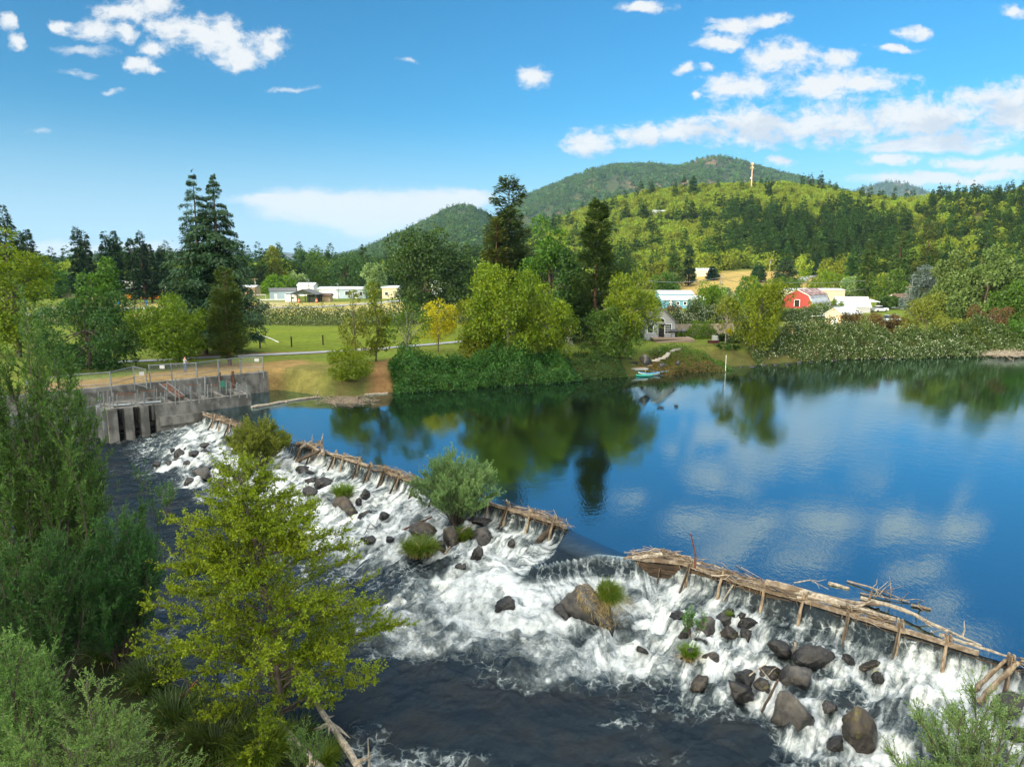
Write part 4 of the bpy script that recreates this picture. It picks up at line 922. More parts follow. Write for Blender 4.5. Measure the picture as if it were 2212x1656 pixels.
thicket('bramble_hedge', 'white flowered bramble thicket covering the bank below the meadow', ww((1600, 768, 1), (1660, 762, 1), (1740, 762, 1), (1820, 758, 1), (1900, 757, 1), (1990, 755, 1), (2080, 752, 1)), 3.1, 3.0, lf_bram, 26000, .32, fl=2600, seed_=5)
thicket('bramble_hedge', 'bramble thicket on the bank under the big pale trees', ww((2060, 751, 1), (2130, 750, 1), (2212, 750, 1), (2330, 750, 1)), 3.0, 3.4, lf_bram, 16000, .34, fl=500, seed_=6)
thicket('bramble_hedge', 'cream flowered bramble thicket behind the wooden fence', [Q(1425, 700, 134)[:2], Q(1480, 700, 136)[:2], Q(1545, 700, 138)[:2], Q(1600, 700, 140)[:2]], 4.2, 3.2, lf_bram, 12000, .34, fl=2600, seed_=7)
thicket('bramble_hedge', 'bramble thicket with pale blossoms in front of the red barn', [Q(1680, 690, 150)[:2], Q(1730, 690, 152)[:2], Q(1800, 690, 156)[:2]], 2.0, 2.6, lf_bram, 9000, .36, fl=700, seed_=8)
thicket('ivy_thicket', 'dense dark green ivy covering the pond bank under the alders', ww((846, 842, 0), (900, 839, 0), (960, 836, 0), (1030, 831, 0), (1100, 826, 0), (1170, 822, 0), (1240, 818, 0)), 3.1, 2.6, lf_deep, 34000, .24, cat='ivy', seed_=9)
thicket('green_hedge', 'clipped bright green hedge between the cottage and the fence', [Q(1440, 720, 112)[:2], Q(1480, 720, 112.5)[:2], Q(1545, 720, 114)[:2]], 1.9, 1.2, lf_round, 7000, .20, seed_=10)
thicket('bank_shrubs', 'rusty and green ground shrubs on the slope below the cottage lawn', ww((1410, 800, .6), (1450, 790, .8), (1500, 783, 1), (1550, 782, 1)), 1.25, 2.6, lf_brown, 4000, .2, cat='shrubs', seed_=12)
thicket('bank_shrubs', 'green weeds between the stone steps and the leaning alder', ww((1425, 792, .6), (1470, 782, .8), (1530, 780, 1), (1575, 780, 1)), .9, 2.4, lf_mid, 4500, .2, cat='shrubs', seed_=15)
thicket('bank_shrubs', 'dark green undergrowth between the ivy and the dock', ww((1235, 815, .2), (1290, 811, .2), (1345, 808, .2)), 1.7, 1.8, lf_dk, 6000, .2, cat='shrubs', seed_=13)
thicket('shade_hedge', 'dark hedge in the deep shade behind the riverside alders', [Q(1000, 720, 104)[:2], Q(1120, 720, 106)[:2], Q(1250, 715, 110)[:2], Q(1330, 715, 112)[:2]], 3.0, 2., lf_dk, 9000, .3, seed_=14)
# ================================================================ plants in and beside the rapids
def wbush(name, label, loc, H, Rx, ns, nt, nl, ll, mat, cat='willow', sd=1, bk=None, **kw):
    r = np.random.default_rng(sd); t = thing(name, label, cat, loc)
    V, tb = g_willow(H, Rx, ns, nt, nl, ll, r, **kw)
    npmesh('foliage', V, np.arange(len(V)).reshape(-1, 4), mat, t, local=True); tb.build('branches', bk or bark, t, local=True); return t
def onwater(u, v):
    z = -1.5
    for _ in range(6): p = P(u, v, z); z = riverz(p[0], p[1])
    return P(u, v, z)
def px2m(w, p): return w * p[1] / F
p = onwater(986, 1132); p[2] -= .05
wbush('willow_bush', 'sage green willow bush growing from the rocks in the middle of the dam', p, px2m(176, p) * .96, px2m(190, p) / 2, 90, 26, 30, .13, lf_wilm, sd=5, spread=.2, arch=.55, twl=.8, z0=.16, upb=.5, lw=.27, base_r=.03)
p = onwater(562, 1014); p[2] += .1
wbush('olive_bush', 'olive yellow bush leaning over the left end of the dam', p, px2m(112, p), px2m(140, p) / 2, 60, 20, 26, .16, lf_olive, sd=6, spread=.3, arch=.5, twl=.8, z0=.2, upb=.5, lw=.4, base_r=.03)
p = onwater(366, 1112)
wbush('willow_sapling', 'slender willow sapling standing alone in the dark water', p, px2m(72, p), px2m(50, p) / 2, 6, 16, 12, .14, lf_wil, sd=7, spread=.2, arch=.3, twl=.8, z0=.4, base_r=.02)
p = onwater(1494, 1380)
wbush('willow_sapling', 'small upright green sapling among the dark rocks', p, px2m(78, p), px2m(48, p) / 2, 9, 12, 14, .10, lf_wil, sd=8, spread=.3, arch=.2, twl=.4, z0=.25, base_r=.012)
def tuft(name, label, p, n, H, Rx, mat, sd=1, dry=0, cat='grass', **kw):
    r = np.random.default_rng(sd); t = thing(name, label, cat, p)
    V, f = g_tuft(n, H, Rx, r, **kw); npmesh('blades', V, f, mat, t, local=True)
    if dry: V, f = g_tuft(dry, H * .8, Rx * 1.1, r, arch=1.15, w=.015); npmesh('dry_blades', V, f, gr_dry, t, local=True)
    return t
p = onwater(908, 1196); tuft('grass_tussock', 'large green grass tussock on the rocks left below the willow bush', p, 1500, 1.15, 1.25, gr_green, 3, 350, w=.022, arch=.95)
p = onwater(742, 1086); p[2] += px2m(14, p); tuft('grass_tussock', 'green grass tussock on top of a rock in the left rapids', p, 800, 1.15, .75, gr_green, 4, 150, w=.024, arch=.9)
p = onwater(1003, 1172); p[2] += .1; tuft('grass_tussock', 'bright grass tuft hanging below the willow bush', p, 700, 1.0, .6, gr_green, 5, 60, w=.022, arch=.8)
p = onwater(1488, 1424); tuft('grass_tussock', 'grass clump with yellow base below the small sapling', p, 420, .80, .34, gr_green, 6, 160, w=.018)
p = onwater(1574, 1348); p[2] += .35; tuft('grass_tussock', 'tiny green tuft between the dark rocks right of the sapling', p, 90, .35, .2, gr_green, 7, 0, w=.014)
p = onwater(1893, 1470); p[2] += .25; tuft('moss_tuft', 'yellow-green moss tuft on a small rock under the dam', p, 90, .14, .16, lf_gold, 8, 0, cat='moss', w=.02)
# --- foreground on the near bank
def nearp(u, v):
    z = -2.
    for _ in range(8): p = P(u, v, z); z = gz1(p[0], p[1])
    return P(u, v, z)
p = nearp(606, 1585); 
r = np.random.default_rng(21); t = thing('alder_sapling', 'bright yellow-green young alder in the foreground with leaves in loose layers', 'tree', p)
Ha = Q(566, 1015, p[1])[2] - p[2]
def apr(h): return np.interp(h, [0, .08, .2, .32, .45, .7, .9, 1], [.35, .55, .9, 1., .88, .52, .2, .06])
V, tb = g_alder(Ha, px2m(600, p) / 2 * .98, 150, 42, 31, .080, r, trunk_r=.10, asc=.62, hb=.05, tw=.95, prof=apr, lw=.66, power=.8)
V[:, 0] -= .055 * V[:, 2]; npmesh('foliage', V, np.arange(len(V)).reshape(-1, 4), lf_alder, t, local=True)
for a in tb.V: a[:, 0] -= .055 * a[:, 2]
tb.build('branches', bark, t, local=True)
def nbush(name, label, u, y, vtop, w, ns, nt, nl, ll, mat, sd, **kw):
    x = Q(u, vtop, y)[0]; zb = gz1(x, y); H = Q(u, vtop, y)[2] - zb
    return wbush(name, label, (x, y, zb), H, w / 2 * y / F, ns, nt, nl, ll, mat, sd=sd, **kw)
nbush('willow_tree', 'tall dark willow at the left edge reaching up past the fence', 40, 27, 636, 235, 52, 34, 26, .20, lf_wil, 31, spread=.3, arch=.12, twl=1.3, z0=.22, upb=.75, base_r=.06, lw=.22)
nbush('willow_tree', 'shorter willow leaning right from the left edge toward the concrete pillars', 88, 29, 880, 170, 40, 26, 24, .19, lf_wil, 32, spread=.35, arch=.2, twl=1.2, z0=.15, upb=.7, base_r=.05)
nbush('willow_bush', 'dark green willow bush in the left foreground, left of the alder', 232, 26, 1110, 200, 56, 26, 24, .165, lf_wild, 33, spread=.3, arch=.25, twl=1.0, z0=.2, upb=.8, base_r=.04)
nbush('willow_bush', 'dark willow bush behind the silver sprays at the left edge', 80, 24, 1130, 210, 56, 26, 24, .165, lf_wild, 34, spread=.3, arch=.25, twl=1.0, z0=.2, upb=.8, base_r=.04)
nbush('willow_bush', 'thin pale willow shoots rising over the dark bush', 285, 31, 1020, 90, 12, 16, 14, .17, lf_wil, 35, spread=.2, arch=.2, twl=1.0, z0=.4, upb=.8, base_r=.03)
nbush('silver_willow', 'silvery green willow sprays in the bottom left corner', 170, 14.5, 1490, 420, 60, 24, 30, .085, lf_wils, 36, spread=.45, arch=.55, twl=.85, z0=.25, upb=.30, hang=.15, base_r=.025, lw=.24)
nbush('silver_willow', 'silvery willow spray at the left edge above the corner bush', 20, 17, 1325, 170, 30, 24, 28, .10, lf_wils, 37, spread=.4, arch=.5, twl=.8, z0=.3, upb=.4, hang=.1, base_r=.025, lw=.24)
nbush('silver_willow', 'thin grey-green willow tip rising at the bottom, left of the logs', 655, 19.5, 1545, 60, 7, 18, 18, .09, lf_wils, 38, spread=.3, arch=.2, twl=.5, z0=.3, upb=.7, base_r=.018)
nbush('willow_bush', 'green willow top in the bottom right corner against the white water', 2140, 18.5, 1490, 420, 44, 24, 28, .11, lf_wilm, 39, spread=.35, arch=.35, twl=.8, z0=.4, upb=.55, base_r=.03, lw=.26)
r = np.random.default_rng(40)
for i, (u, v, n, Hh, Rr, m, lb) in enumerate([(470, 1620, 1500, 1.5, 1.5, gr_dark, 'long dark grass under the young alder'), (560, 1640, 1200, 1.3, 1.2, gr_green, 'long green grass at the bottom beneath the alder'), (380, 1560, 900, 1.3, 1.2, gr_dark, 'dark grass between the alder and the silver willow'), (640, 1610, 600, 1.1, .8, gr_dark, 'grass clump beside the fallen pale trunks'), (330, 1480, 900, 1.4, 1.3, gr_dark, 'dark sedge at the water edge behind the silver willow'), (250, 1420, 900, 1.4, 1.3, gr_dark, 'dark sedge at the foot of the dark willow bush'), (700, 1650, 500, .9, .7, gr_green, 'short green grass under the longer fallen trunk')]):
    tuft('grass_clump', lb, nearp(u, v), n, Hh, Rr, m, 60 + i, 40, w=.022, arch=.9)
# ================================================================ woods that read as one mass
kinds = bpy.data.collections.new('wood_kinds')
def proto(name, V, mat):
    me = npmesh(name, V, np.arange(len(V)).reshape(-1, 4), mat); COL.objects.unlink(me); kinds.objects.link(me); return me
rk = np.random.default_rng(77)
KO = []
for i in range(4):
    V, _ = g_broad(6.5 + i * .5, 4.0, 1000, .80, rk, hb=.02, nl=18, lr=.34); KO.append(proto('a_oak_%d' % i, V, lf_hill))
for i in range(4):
    V, _ = g_conifer(19, 3.6 + .3 * i, 1000, 1.25, rk, hb=.1, p=.75, plate=.45, up=.45, droop=.2, nb=70, ragged=.35, tipdroop=.05); KO.append(proto('b_fir_%d' % i, V, lf_hillc))
for i in range(3):
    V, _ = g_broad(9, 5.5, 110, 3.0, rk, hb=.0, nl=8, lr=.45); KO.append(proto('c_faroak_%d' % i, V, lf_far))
for i in range(3):
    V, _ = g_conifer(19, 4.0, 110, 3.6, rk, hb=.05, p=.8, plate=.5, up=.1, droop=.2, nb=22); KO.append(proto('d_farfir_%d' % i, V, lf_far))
def wood(name, label, pts, idx, scl, cat='woodland'):
    n = len(pts); me = bpy.data.meshes.new(name); me.vertices.add(n); me.vertices.foreach_set('co', np.asarray(pts, np.float32).ravel())
    for k, a, ty in (('kind', idx, 'INT'), ('size', scl, 'FLOAT'), ('turn', rk.uniform(0, 6.28, n), 'FLOAT')):
        at = me.attributes.new(k, ty, 'POINT'); at.data.foreach_set('value', np.asarray(a, np.int32 if ty == 'INT' else np.float32))
    o = bpy.data.objects.new(name, me); COL.objects.link(o)
    g = bpy.data.node_groups.new(name, 'GeometryNodeTree'); g.interface.new_socket('Geometry', in_out='INPUT', socket_type='NodeSocketGeometry'); g.interface.new_socket('Geometry', in_out='OUTPUT', socket_type='NodeSocketGeometry')
    N = g.nodes; a = N.new('NodeGroupInput'); b = N.new('NodeGroupOutput'); m2p = N.new('GeometryNodeMeshToPoints'); iop = N.new('GeometryNodeInstanceOnPoints'); ci = N.new('GeometryNodeCollectionInfo')
    ci.inputs['Collection'].default_value = kinds; ci.inputs['Separate Children'].default_value = True; ci.inputs['Reset Children'].default_value = True; iop.inputs['Pick Instance'].default_value = True
    def na(nm, ty):
        q = N.new('GeometryNodeInputNamedAttribute'); q.data_type = ty; q.inputs['Name'].default_value = nm; return q.outputs['Attribute']
    cx = N.new('ShaderNodeCombineXYZ'); L = g.links
    L.new(a.outputs[0], m2p.inputs[0]); L.new(m2p.outputs[0], iop.inputs['Points']); L.new(ci.outputs[0], iop.inputs['Instance']); L.new(na('kind', 'INT'), iop.inputs['Instance Index'])
    L.new(na('turn', 'FLOAT'), cx.inputs[2]); L.new(cx.outputs[0], iop.inputs['Rotation']); L.new(na('size', 'FLOAT'), iop.inputs['Scale']); L.new(iop.outputs[0], b.inputs[0])
    md = o.modifiers.new('wood', 'NODES'); md.node_group = g
    tag(o, label, cat, kind='stuff'); return o
def scatter(Hh, n, seed_, tmax=1.12, tmin=.02):
    """uniform-ish points over a hill's surface"""
    r = np.random.default_rng(seed_); ny, nx = Hh['X'].shape
    A = np.abs((Hh['X'][1:, 1:] - Hh['X'][1:, :-1]) * (Hh['Y'][1:, :-1] - Hh['Y'][:-1, :-1])); ok = (Hh['t'][:-1, :-1] < tmax) & (Hh['t'][:-1, :-1] > tmin); A = A * ok
    c = r.choice(A.size, n, p=(A / A.sum()).ravel()); i, j = np.divmod(c, nx - 1); a, b = r.uniform(size=(2, n))
    f = lambda k: (Hh[k][i, j] * (1 - a) * (1 - b) + Hh[k][i, j + 1] * (1 - a) * b + Hh[k][i + 1, j] * a * (1 - b) + Hh[k][i + 1, j + 1] * a * b)
    return np.stack([f('X'), f('Y'), f('Z')], 1), f('U'), f('t'), r
pts, U, T, r = scatter(HN, 11000, 5)
con = sstep(1560, 1780, U + (fbm(pts[:, 0] / 60, pts[:, 1] / 60, 5, 3) - .5) * 300) * (1 - sstep(.42, .72, T + (fbm(pts[:, 0] / 40, pts[:, 1] / 40, 9, 3) - .5) * .5 - .6 * sstep(1990, 2110, U)))
con = np.maximum(con * .95, .04 + .5 * (fbm(pts[:, 0] / 45, pts[:, 1] / 45, 6, 3) > .64) * (T < .85))
isC = r.uniform(size=len(pts)) < con
isC &= r.uniform(size=len(pts)) < .50
drop = (con > .7) & ~isC & (r.uniform(size=len(pts)) < .45)
kk = np.where(isC, 4 + r.integers(0, 4, len(pts)), r.integers(0, 4, len(pts))); sc = np.where(isC, r.uniform(.42, 1.15, len(pts)) * (1 - .30 * sstep(1930, 2080, U)), r.uniform(.6, 1.2, len(pts)))
wood('hillside_wood', 'oak and fir wood covering the near hillside, sunlit along its top', (pts - [0, 0, .5])[~drop], kk[~drop], sc[~drop])
pts, U, T, r = scatter(HM, 17000, 6)
bare = (fbm(pts[:, 0] / 110, pts[:, 1] / 160, 14, 3) > .60) & (T > .5) & (r.uniform(size=len(pts)) < .85)
kk = np.where(r.uniform(size=len(pts)) < .35, 11 + r.integers(0, 3, len(pts)), 8 + r.integers(0, 3, len(pts))); sc = r.uniform(.6, 1.3, len(pts)) * np.where(kk > 10, .85, 1.1)
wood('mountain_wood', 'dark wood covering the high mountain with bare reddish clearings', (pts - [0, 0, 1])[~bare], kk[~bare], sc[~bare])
pts, U, T, r = scatter(HS, 9000, 7)
bare = (np.abs(U - 975) < 25) & (T > .78) & (T < 1.01) & (r.uniform(size=len(pts)) < .85)
kk = np.where(r.uniform(size=len(pts)) < .35, 11 + r.integers(0, 3, len(pts)), 8 + r.integers(0, 3, len(pts))); sc = r.uniform(.6, 1.2, len(pts))
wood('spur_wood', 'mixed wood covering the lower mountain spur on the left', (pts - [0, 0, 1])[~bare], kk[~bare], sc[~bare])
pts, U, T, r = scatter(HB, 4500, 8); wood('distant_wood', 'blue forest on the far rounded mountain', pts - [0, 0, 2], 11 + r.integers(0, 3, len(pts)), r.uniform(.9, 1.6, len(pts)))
pts, U, T, r = scatter(HL, 6000, 9); kk = np.where(r.uniform(size=len(pts)) < .25, 11 + r.integers(0, 3, len(pts)), 8 + r.integers(0, 3, len(pts))); wood('low_hill_wood', 'scattered oaks on the low hills far left', pts, kk, r.uniform(.5, 1., len(pts)))
r = np.random.default_rng(91); n = 3400
px_ = r.uniform(-900, 260, n); py_ = 300 + 800 * r.uniform(0, 1, n) ** 1.5
ok = (px_ < 40 + (py_ - 300) * .25) & ~((px_ > -110) & (py_ < 340)); px_, py_ = px_[ok], py_[ok]
kk = np.where(r.uniform(size=len(px_)) < .5, 4 + r.integers(0, 4, len(px_)), r.integers(0, 4, len(px_))); sc = np.where(kk > 3, r.uniform(.7, 1.35, len(px_)), r.uniform(1., 1.9, len(px_)))
wood('valley_wood', 'belt of conifers and broadleaf trees across the valley behind the town', np.stack([px_, py_, gz(px_, py_) - .5], 1), kk, sc)
n = 900; px_ = r.uniform(30, 420, n); py_ = r.uniform(225, 420, n)
ok = ~((px_ > 58) & (px_ < 133) & (py_ < 345)) & (px_ / py_ < 1.3) & ((px_ / py_ > .30) | (py_ > 300)) & ~((px_ / py_ > .36) & (px_ / py_ < .58) & (py_ < 262)); px_, py_ = px_[ok], py_[ok]
kk = np.where(r.uniform(size=len(px_)) < .5, 4 + r.integers(0, 4, len(px_)), r.integers(0, 4, len(px_))); sc = np.where(kk > 3, r.uniform(.5, .95, len(px_)), r.uniform(.8, 1.3, len(px_)))
wood('slope_wood', 'trees spread over the slope at the foot of the right hill', np.stack([px_, py_, gz(px_, py_) - .5], 1), kk, sc)
# single conifers on the skyline of the sunlit hill, copies of one tree
proto_c = []
for i in range(3):
    r = np.random.default_rng(120 + i); tt = thing('conifer_tree', None, 'conifer', (0, 0, 0)); V, tb = g_conifer(20, 3.4, 1300, 1.15, r, hb=.12, p=.75, plate=.4, up=.2, droop=.2, nb=60, ragged=.4)
    npmesh('crown', V, np.arange(len(V)).reshape(-1, 4), lf_hillc, tt, local=True); tb.build('trunk', bark_br, tt, local=True); proto_c.append(tt)
def hillz(Hh, x, y):
    d = (Hh['X'] - x) ** 2 + (Hh['Y'] - y) ** 2; return float(Hh['Z'].ravel()[d.argmin()])
sky_c = [(1303, 445, 'c'), (1318, 432, 'c'), (1336, 436, 'c'), (1362, 425, 'c'), (1383, 424, 'c'), (1400, 421, 'c'), (1421, 423, 'c'), (1583, 385, 'lone conifer on the hilltop left of the mast'), (1669, 386, 'conifer close to the right of the mast'), (1706, 380, 'bushy conifer second to the right of the mast'), (1776, 371, 'g'), (1789, 373, 'g'), (1799, 371, 'g'), (1817, 367, 'tallest conifer on the hilltop skyline'), (1838, 384, 'conifer just right of the tallest on the skyline'), (1855, 391, 'low dark conifer two right of the tallest on the skyline'),
         (1918, 396, 'h'), (1941, 397, 'h'), (1928, 403, 'h'), (1957, 404, 'dark conifer in front of the distant blue mountain'), (1992, 399, 'sunlit conifer left of the broad sunlit crown'), (2022, 401, 'pointed sunlit conifer at the right foot of the blue mountain'), (2101, 392, 'r'), (2121, 394, 'r'), (2143, 388, 'r'), (2173, 386, 'r'), (2198, 394, 'r')]
GL = {'c': ('sunlit conifer in the bright clump on the left shoulder of the hill', 'conifers on the left shoulder of the hill'), 'g': ('conifer in the tight clump on the hilltop between mast and tallest tree', 'conifer clump on the hilltop'), 'h': ('small sunlit conifer in front of the left flank of the blue mountain', 'small conifers before the blue mountain'), 'r': ('conifer on the skyline above the right end of the hill', 'conifers on the right skyline')}
for i, (u, v, lb) in enumerate(sky_c):
    j = int(np.abs(HN['U'][0] - u).argmin()); ti = int(np.abs(HN['t'][:, 0] - .97).argmin()); x, y, z = HN['X'][ti, j], HN['Y'][ti, j], HN['Z'][ti, j]
    hh = Q(u, v, y)[2] - z; o = proto_c[i % 3] if i < 3 else copy_tree(proto_c[i % 3]); o.location = (x, y, z - .5); s = max(hh, 6) / 20; o.scale = (s * 1.05, s * 1.05, s); o.rotation_euler = (0, 0, i * 1.7)
    l, g = GL.get(lb, (lb, 'conifers on the hill skyline')); o['label'] = l; o['group'] = g
# ================================================================ materials of built things
conc = M('concrete', (.205, .20, .185), (.09, .088, .082), scale=1.4, detail=9, rough=.9, bump=.35, c3=(.075, .072, .066), s3=.9, aniso=(1, 1, .45))
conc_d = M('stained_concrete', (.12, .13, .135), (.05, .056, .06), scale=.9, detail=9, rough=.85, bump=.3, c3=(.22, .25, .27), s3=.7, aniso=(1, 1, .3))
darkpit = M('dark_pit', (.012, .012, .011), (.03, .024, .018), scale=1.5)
galv = M('galvanised_steel', (.24, .27, .29), (.15, .17, .185), scale=6, rough=.45, metal=.4)
rust = M('rusty_steel', (.16, .065, .035), (.07, .035, .025), scale=5, rough=.85)
drift = M('driftwood', (.35, .295, .23), (.16, .125, .095), scale=7, aniso=(1, 1, 1), rough=.9, bump=.6, c3=(.13, .095, .065), s3=.8)
driftp = M('bleached_wood', (.41, .365, .30), (.20, .17, .135), scale=8, rough=.9, bump=.5)
wetwood = M('wet_wood', (.075, .050, .030), (.028, .021, .015), scale=6, rough=.5, bump=.5, aniso=(.5, .5, 1.5))
postw = M('weathered_post', (.34, .27, .19), (.14, .10, .065), scale=8, aniso=(1, 1, .3), rough=.9, bump=.6)
reed = M('dry_reed', (.50, .36, .19), (.28, .18, .09), scale=12, rough=.95)
white_p = M('white_paint', (.78, .79, .80), (.66, .68, .70), scale=2, rough=.5)
blue_w = M('pale_blue_siding', (.36, .46, .56), (.30, .40, .50), scale=3, rough=.7)
grey_w = M('grey_siding', (.36, .38, .42), (.30, .32, .36), scale=2, aniso=(.2, .2, 9), rough=.75, lo=.45, hi=.55)
teal_w = M('teal_siding', (.12, .30, .42), (.10, .26, .37), scale=2, rough=.6)
cream_w = M('cream_siding', (.50, .45, .33), (.43, .38, .28), scale=2, rough=.7)
tan_w = M('tan_siding', (.40, .30, .19), (.32, .24, .15), scale=2, rough=.8)
dgreen_w = M('dark_green_siding', (.035, .05, .04), (.025, .04, .03), scale=2)
shingle_g = M('grey_shingles', (.16, .165, .18), (.10, .105, .115), scale=9, rough=.9, bump=.3)
shingle_b = M('brown_shingles', (.15, .10, .075), (.09, .065, .05), scale=9, rough=.9)
glass_d = M('dark_glass', (.02, .028, .032), (.04, .055, .06), scale=1.5, rough=.08, spec=.6)
metal_w = M('pale_metal_roof', (.60, .66, .72), (.50, .56, .62), scale=1.5, rough=.45, aniso=(6, 6, 1))
orange_p = M('orange_plastic', (.70, .10, .03), (.6, .08, .02), rough=.5)
yellow_bus = M('bus_yellow', (.62, .25, .02), (.55, .22, .02), rough=.4)
black_r = M('black_rubber', (.012, .012, .013), (.02, .02, .02), rough=.8)
deckw = M('deck_boards', (.33, .25, .18), (.24, .18, .13), scale=3, aniso=(8, .6, 1), rough=.85)
fencew = M('fence_boards', (.38, .32, .26), (.25, .21, .17), scale=2.4, aniso=(5, 5, .3), rough=.9)
skin = M('skin', (.50, .28, .19), rough=.6); hairm = M('dark_hair', (.03, .02, .015)); shirtm = M('grey_shirt', (.32, .36, .40), (.26, .30, .34)); jeansm = M('blue_jeans', (.05, .10, .20), (.035, .075, .16)); 
def corr_mat(name, c1, c2, axis=0, freq=3.2, rustc=None, ramt=.5):
    m = bpy.data.materials.new(name); t = NT(m); p = t.coord(); s = t.n('ShaderNodeSeparateXYZ', {0: p}).outputs[axis]
    w = t.math('SINE', t.math('MULTIPLY', s, 2 * math.pi * freq)); c = t.mix(t.ss(w, -.6, .6), c1, c2)
    if rustc:
        sc = [1., 1., 1.]; sc[axis] = 2.5; n = t.noise(t.mapv(p, tuple(sc)), .6, 7, .65); c = t.mix(t.ss(n, ramt, ramt + .12), c, rustc)
    nrm = t.bump(w, .5, .04)
    t.out(t.n('ShaderNodeBsdfPrincipled', {'Base Color': c, 'Roughness': .5, 'Metallic': .15, 'Normal': nrm}).outputs[0]); return m
roof_c = corr_mat('corrugated_metal', (.46, .50, .53), (.60, .64, .67), 0, 2.2)
roof_cy = corr_mat('corrugated_metal_streaked', (.40, .42, .44), (.55, .58, .60), 0, 1.1, (.28, .15, .10), .50)
roof_rust = corr_mat('rusted_roof', (.40, .33, .30), (.50, .42, .38), 0, 1.1, (.22, .085, .06), .42)
red_w = corr_mat('red_barn_boards', (.30, .022, .016), (.24, .018, .014), 1, 2.5)
rustwall = M('rust_stained_wall', (.60, .52, .40), (.48, .40, .29), scale=2.5, c3=(.34, .16, .06), s3=1.1, rough=.8)
def alpha_mat(name, col, a):
    m = bpy.data.materials.new(name); t = NT(m); d = t.n('ShaderNodeBsdfDiffuse', {'Color': col}).outputs[0]; tr = t.n('ShaderNodeBsdfTransparent').outputs[0]
    t.out(t.n('ShaderNodeMixShader', {0: a, 1: tr, 2: d}).outputs[0]); return m
mesh_m = alpha_mat('wire_netting', (.40, .43, .45), .13); net_m = alpha_mat('goal_net', (.7, .72, .75), .18)
def rock_mat(name, c1, c2, wet=True, moss=0.):
    m = bpy.data.materials.new(name); t = NT(m); p = t.coord(); n = t.noise(p, 2.6, 9, .68); n2 = t.noise(p, 11., 6, .7)
    c = t.mix(t.ss(n, .35, .65), c1, c2); c = t.mix(t.math('MULTIPLY', t.ss(n2, .52, .75), .35), c, (.20, .195, .185))
    rg = .8
    if wet:   # the river keeps the lower part wet: darker and glossy
        z = t.n('ShaderNodeSeparateXYZ', {0: p}).outputs[2]; wz = t.ss(t.math('ADD', z, t.math('MULTIPLY', n, .35)), .40, .85)
        c = t.mix(wz, t.mix(1., c, (.30, .30, .32), 'MULTIPLY'), c); rg = t.math('MULTIPLY_ADD', wz, .5, .25)
    if moss: c = t.mix(t.math('MULTIPLY', t.ss(t.noise(p, 3.3, 5), .56, .68), moss), c, (.13, .12, .02))
    h = t.math('ADD', t.math('MULTIPLY', n, .6), t.math('MULTIPLY', n2, .4))
    t.out(t.n('ShaderNodeBsdfPrincipled', {'Base Color': c, 'Roughness': rg, 'Specular IOR Level': .5, 'Normal': t.bump(h, 1., .10)}).outputs[0]); return m
rk_dark = rock_mat('wet_basalt', (.020, .020, .022), (.048, .044, .042)); rk_grey = rock_mat('grey_boulder', (.125, .117, .106), (.05, .048, .047)); rk_brown = rock_mat('brown_boulder', (.10, .078, .058), (.038, .033, .03), moss=.6)
# ================================================================ rocks in the rapids
RLAB = {39: ('big boulder in the central white water, topped with dry straw and fresh green grass', 'grey', 'boulder'), 40: ('dark rock leaning against the left of the grass topped boulder', 'dark', 'rock'), 41: ('dark rock with water pouring over it in the central foam', 'dark', 'rock'),
 57: ('pale grey flat topped boulder behind the largest right hand one', 'grey', 'boulder'), 58: ('largest pale brown boulder of the lower right rapids, with a sloping sunlit face', 'grey', 'boulder'), 64: ('tall dark brown cracked boulder near the bottom right willow', 'brown', 'boulder'), 59: ('rounded dark boulder under the right end of the big logs', 'dark', 'boulder'), 60: ('dark rock beside a leaning stick left of the rounded dark boulder', 'dark', 'rock'),
 53: ('square grey-brown rock alone below the sapling cluster', 'brown', 'rock'), 43: ('tallest rounded boulder right of the small sapling', 'grey', 'boulder'), 42: ('dark rock behind the small sapling', 'dark', 'rock'), 44: ('flat grey rock with a tiny tuft, right of the tallest cluster boulder', 'grey', 'rock'), 45: ('pointed dark rock at the back of the sapling cluster', 'dark', 'rock'), 46: ('small dark rock at the upper right of the sapling cluster', 'dark', 'rock'), 47: ('long flat dark rock at the right end of the sapling cluster', 'dark', 'rock'),
 48: ('brownish blocky rock in the middle of the sapling cluster', 'brown', 'rock'), 49: ('dark rock at the left foot of the small sapling', 'dark', 'rock'), 50: ('smooth dark rock beside the yellow based grass clump', 'dark', 'rock'), 51: ('rough grey rock lowest of the sapling cluster', 'grey', 'rock'), 52: ('black wet rock under the grass clump with yellow base', 'dark', 'rock'), 54: ('mossy rock with stranded straw left of the pale boulders', 'brown', 'rock'),
 14: ('tall brownish rock directly under the willow bush', 'brown', 'boulder'), 15: ('rounded pale grey boulder right of the willow bush foot', 'grey', 'boulder'), 13: ('broad brown rock behind the large grass tussock', 'brown', 'rock'), 4: ('broad dark rock carrying a grass tussock in the left rapids', 'brown', 'boulder'), 17: ('upright dark rock in the foam below the pale grey boulder', 'dark', 'rock'), 19: ('slanted dark rock left of the broken dam gap', 'dark', 'rock'),
 32: ('largest dark rock of the group in front of the concrete intake', 'grey', 'boulder'), 9: ('lone smooth slanted dark rock in the middle of the left foam', 'dark', 'rock'), 2: ('dark boulder with water streaming over it below the driftwood', 'dark', 'rock'), 3: ('rounded black rock left of the tussock rock', 'dark', 'rock'), 0: ('flat slanted dark rock under the left end of the driftwood dam', 'dark', 'rock'),
 70: ('dark rock at the right edge below the two leaning struts', 'dark', 'rock'), 71: ('dark rock at the right edge behind the corner willow', 'dark', 'rock')}
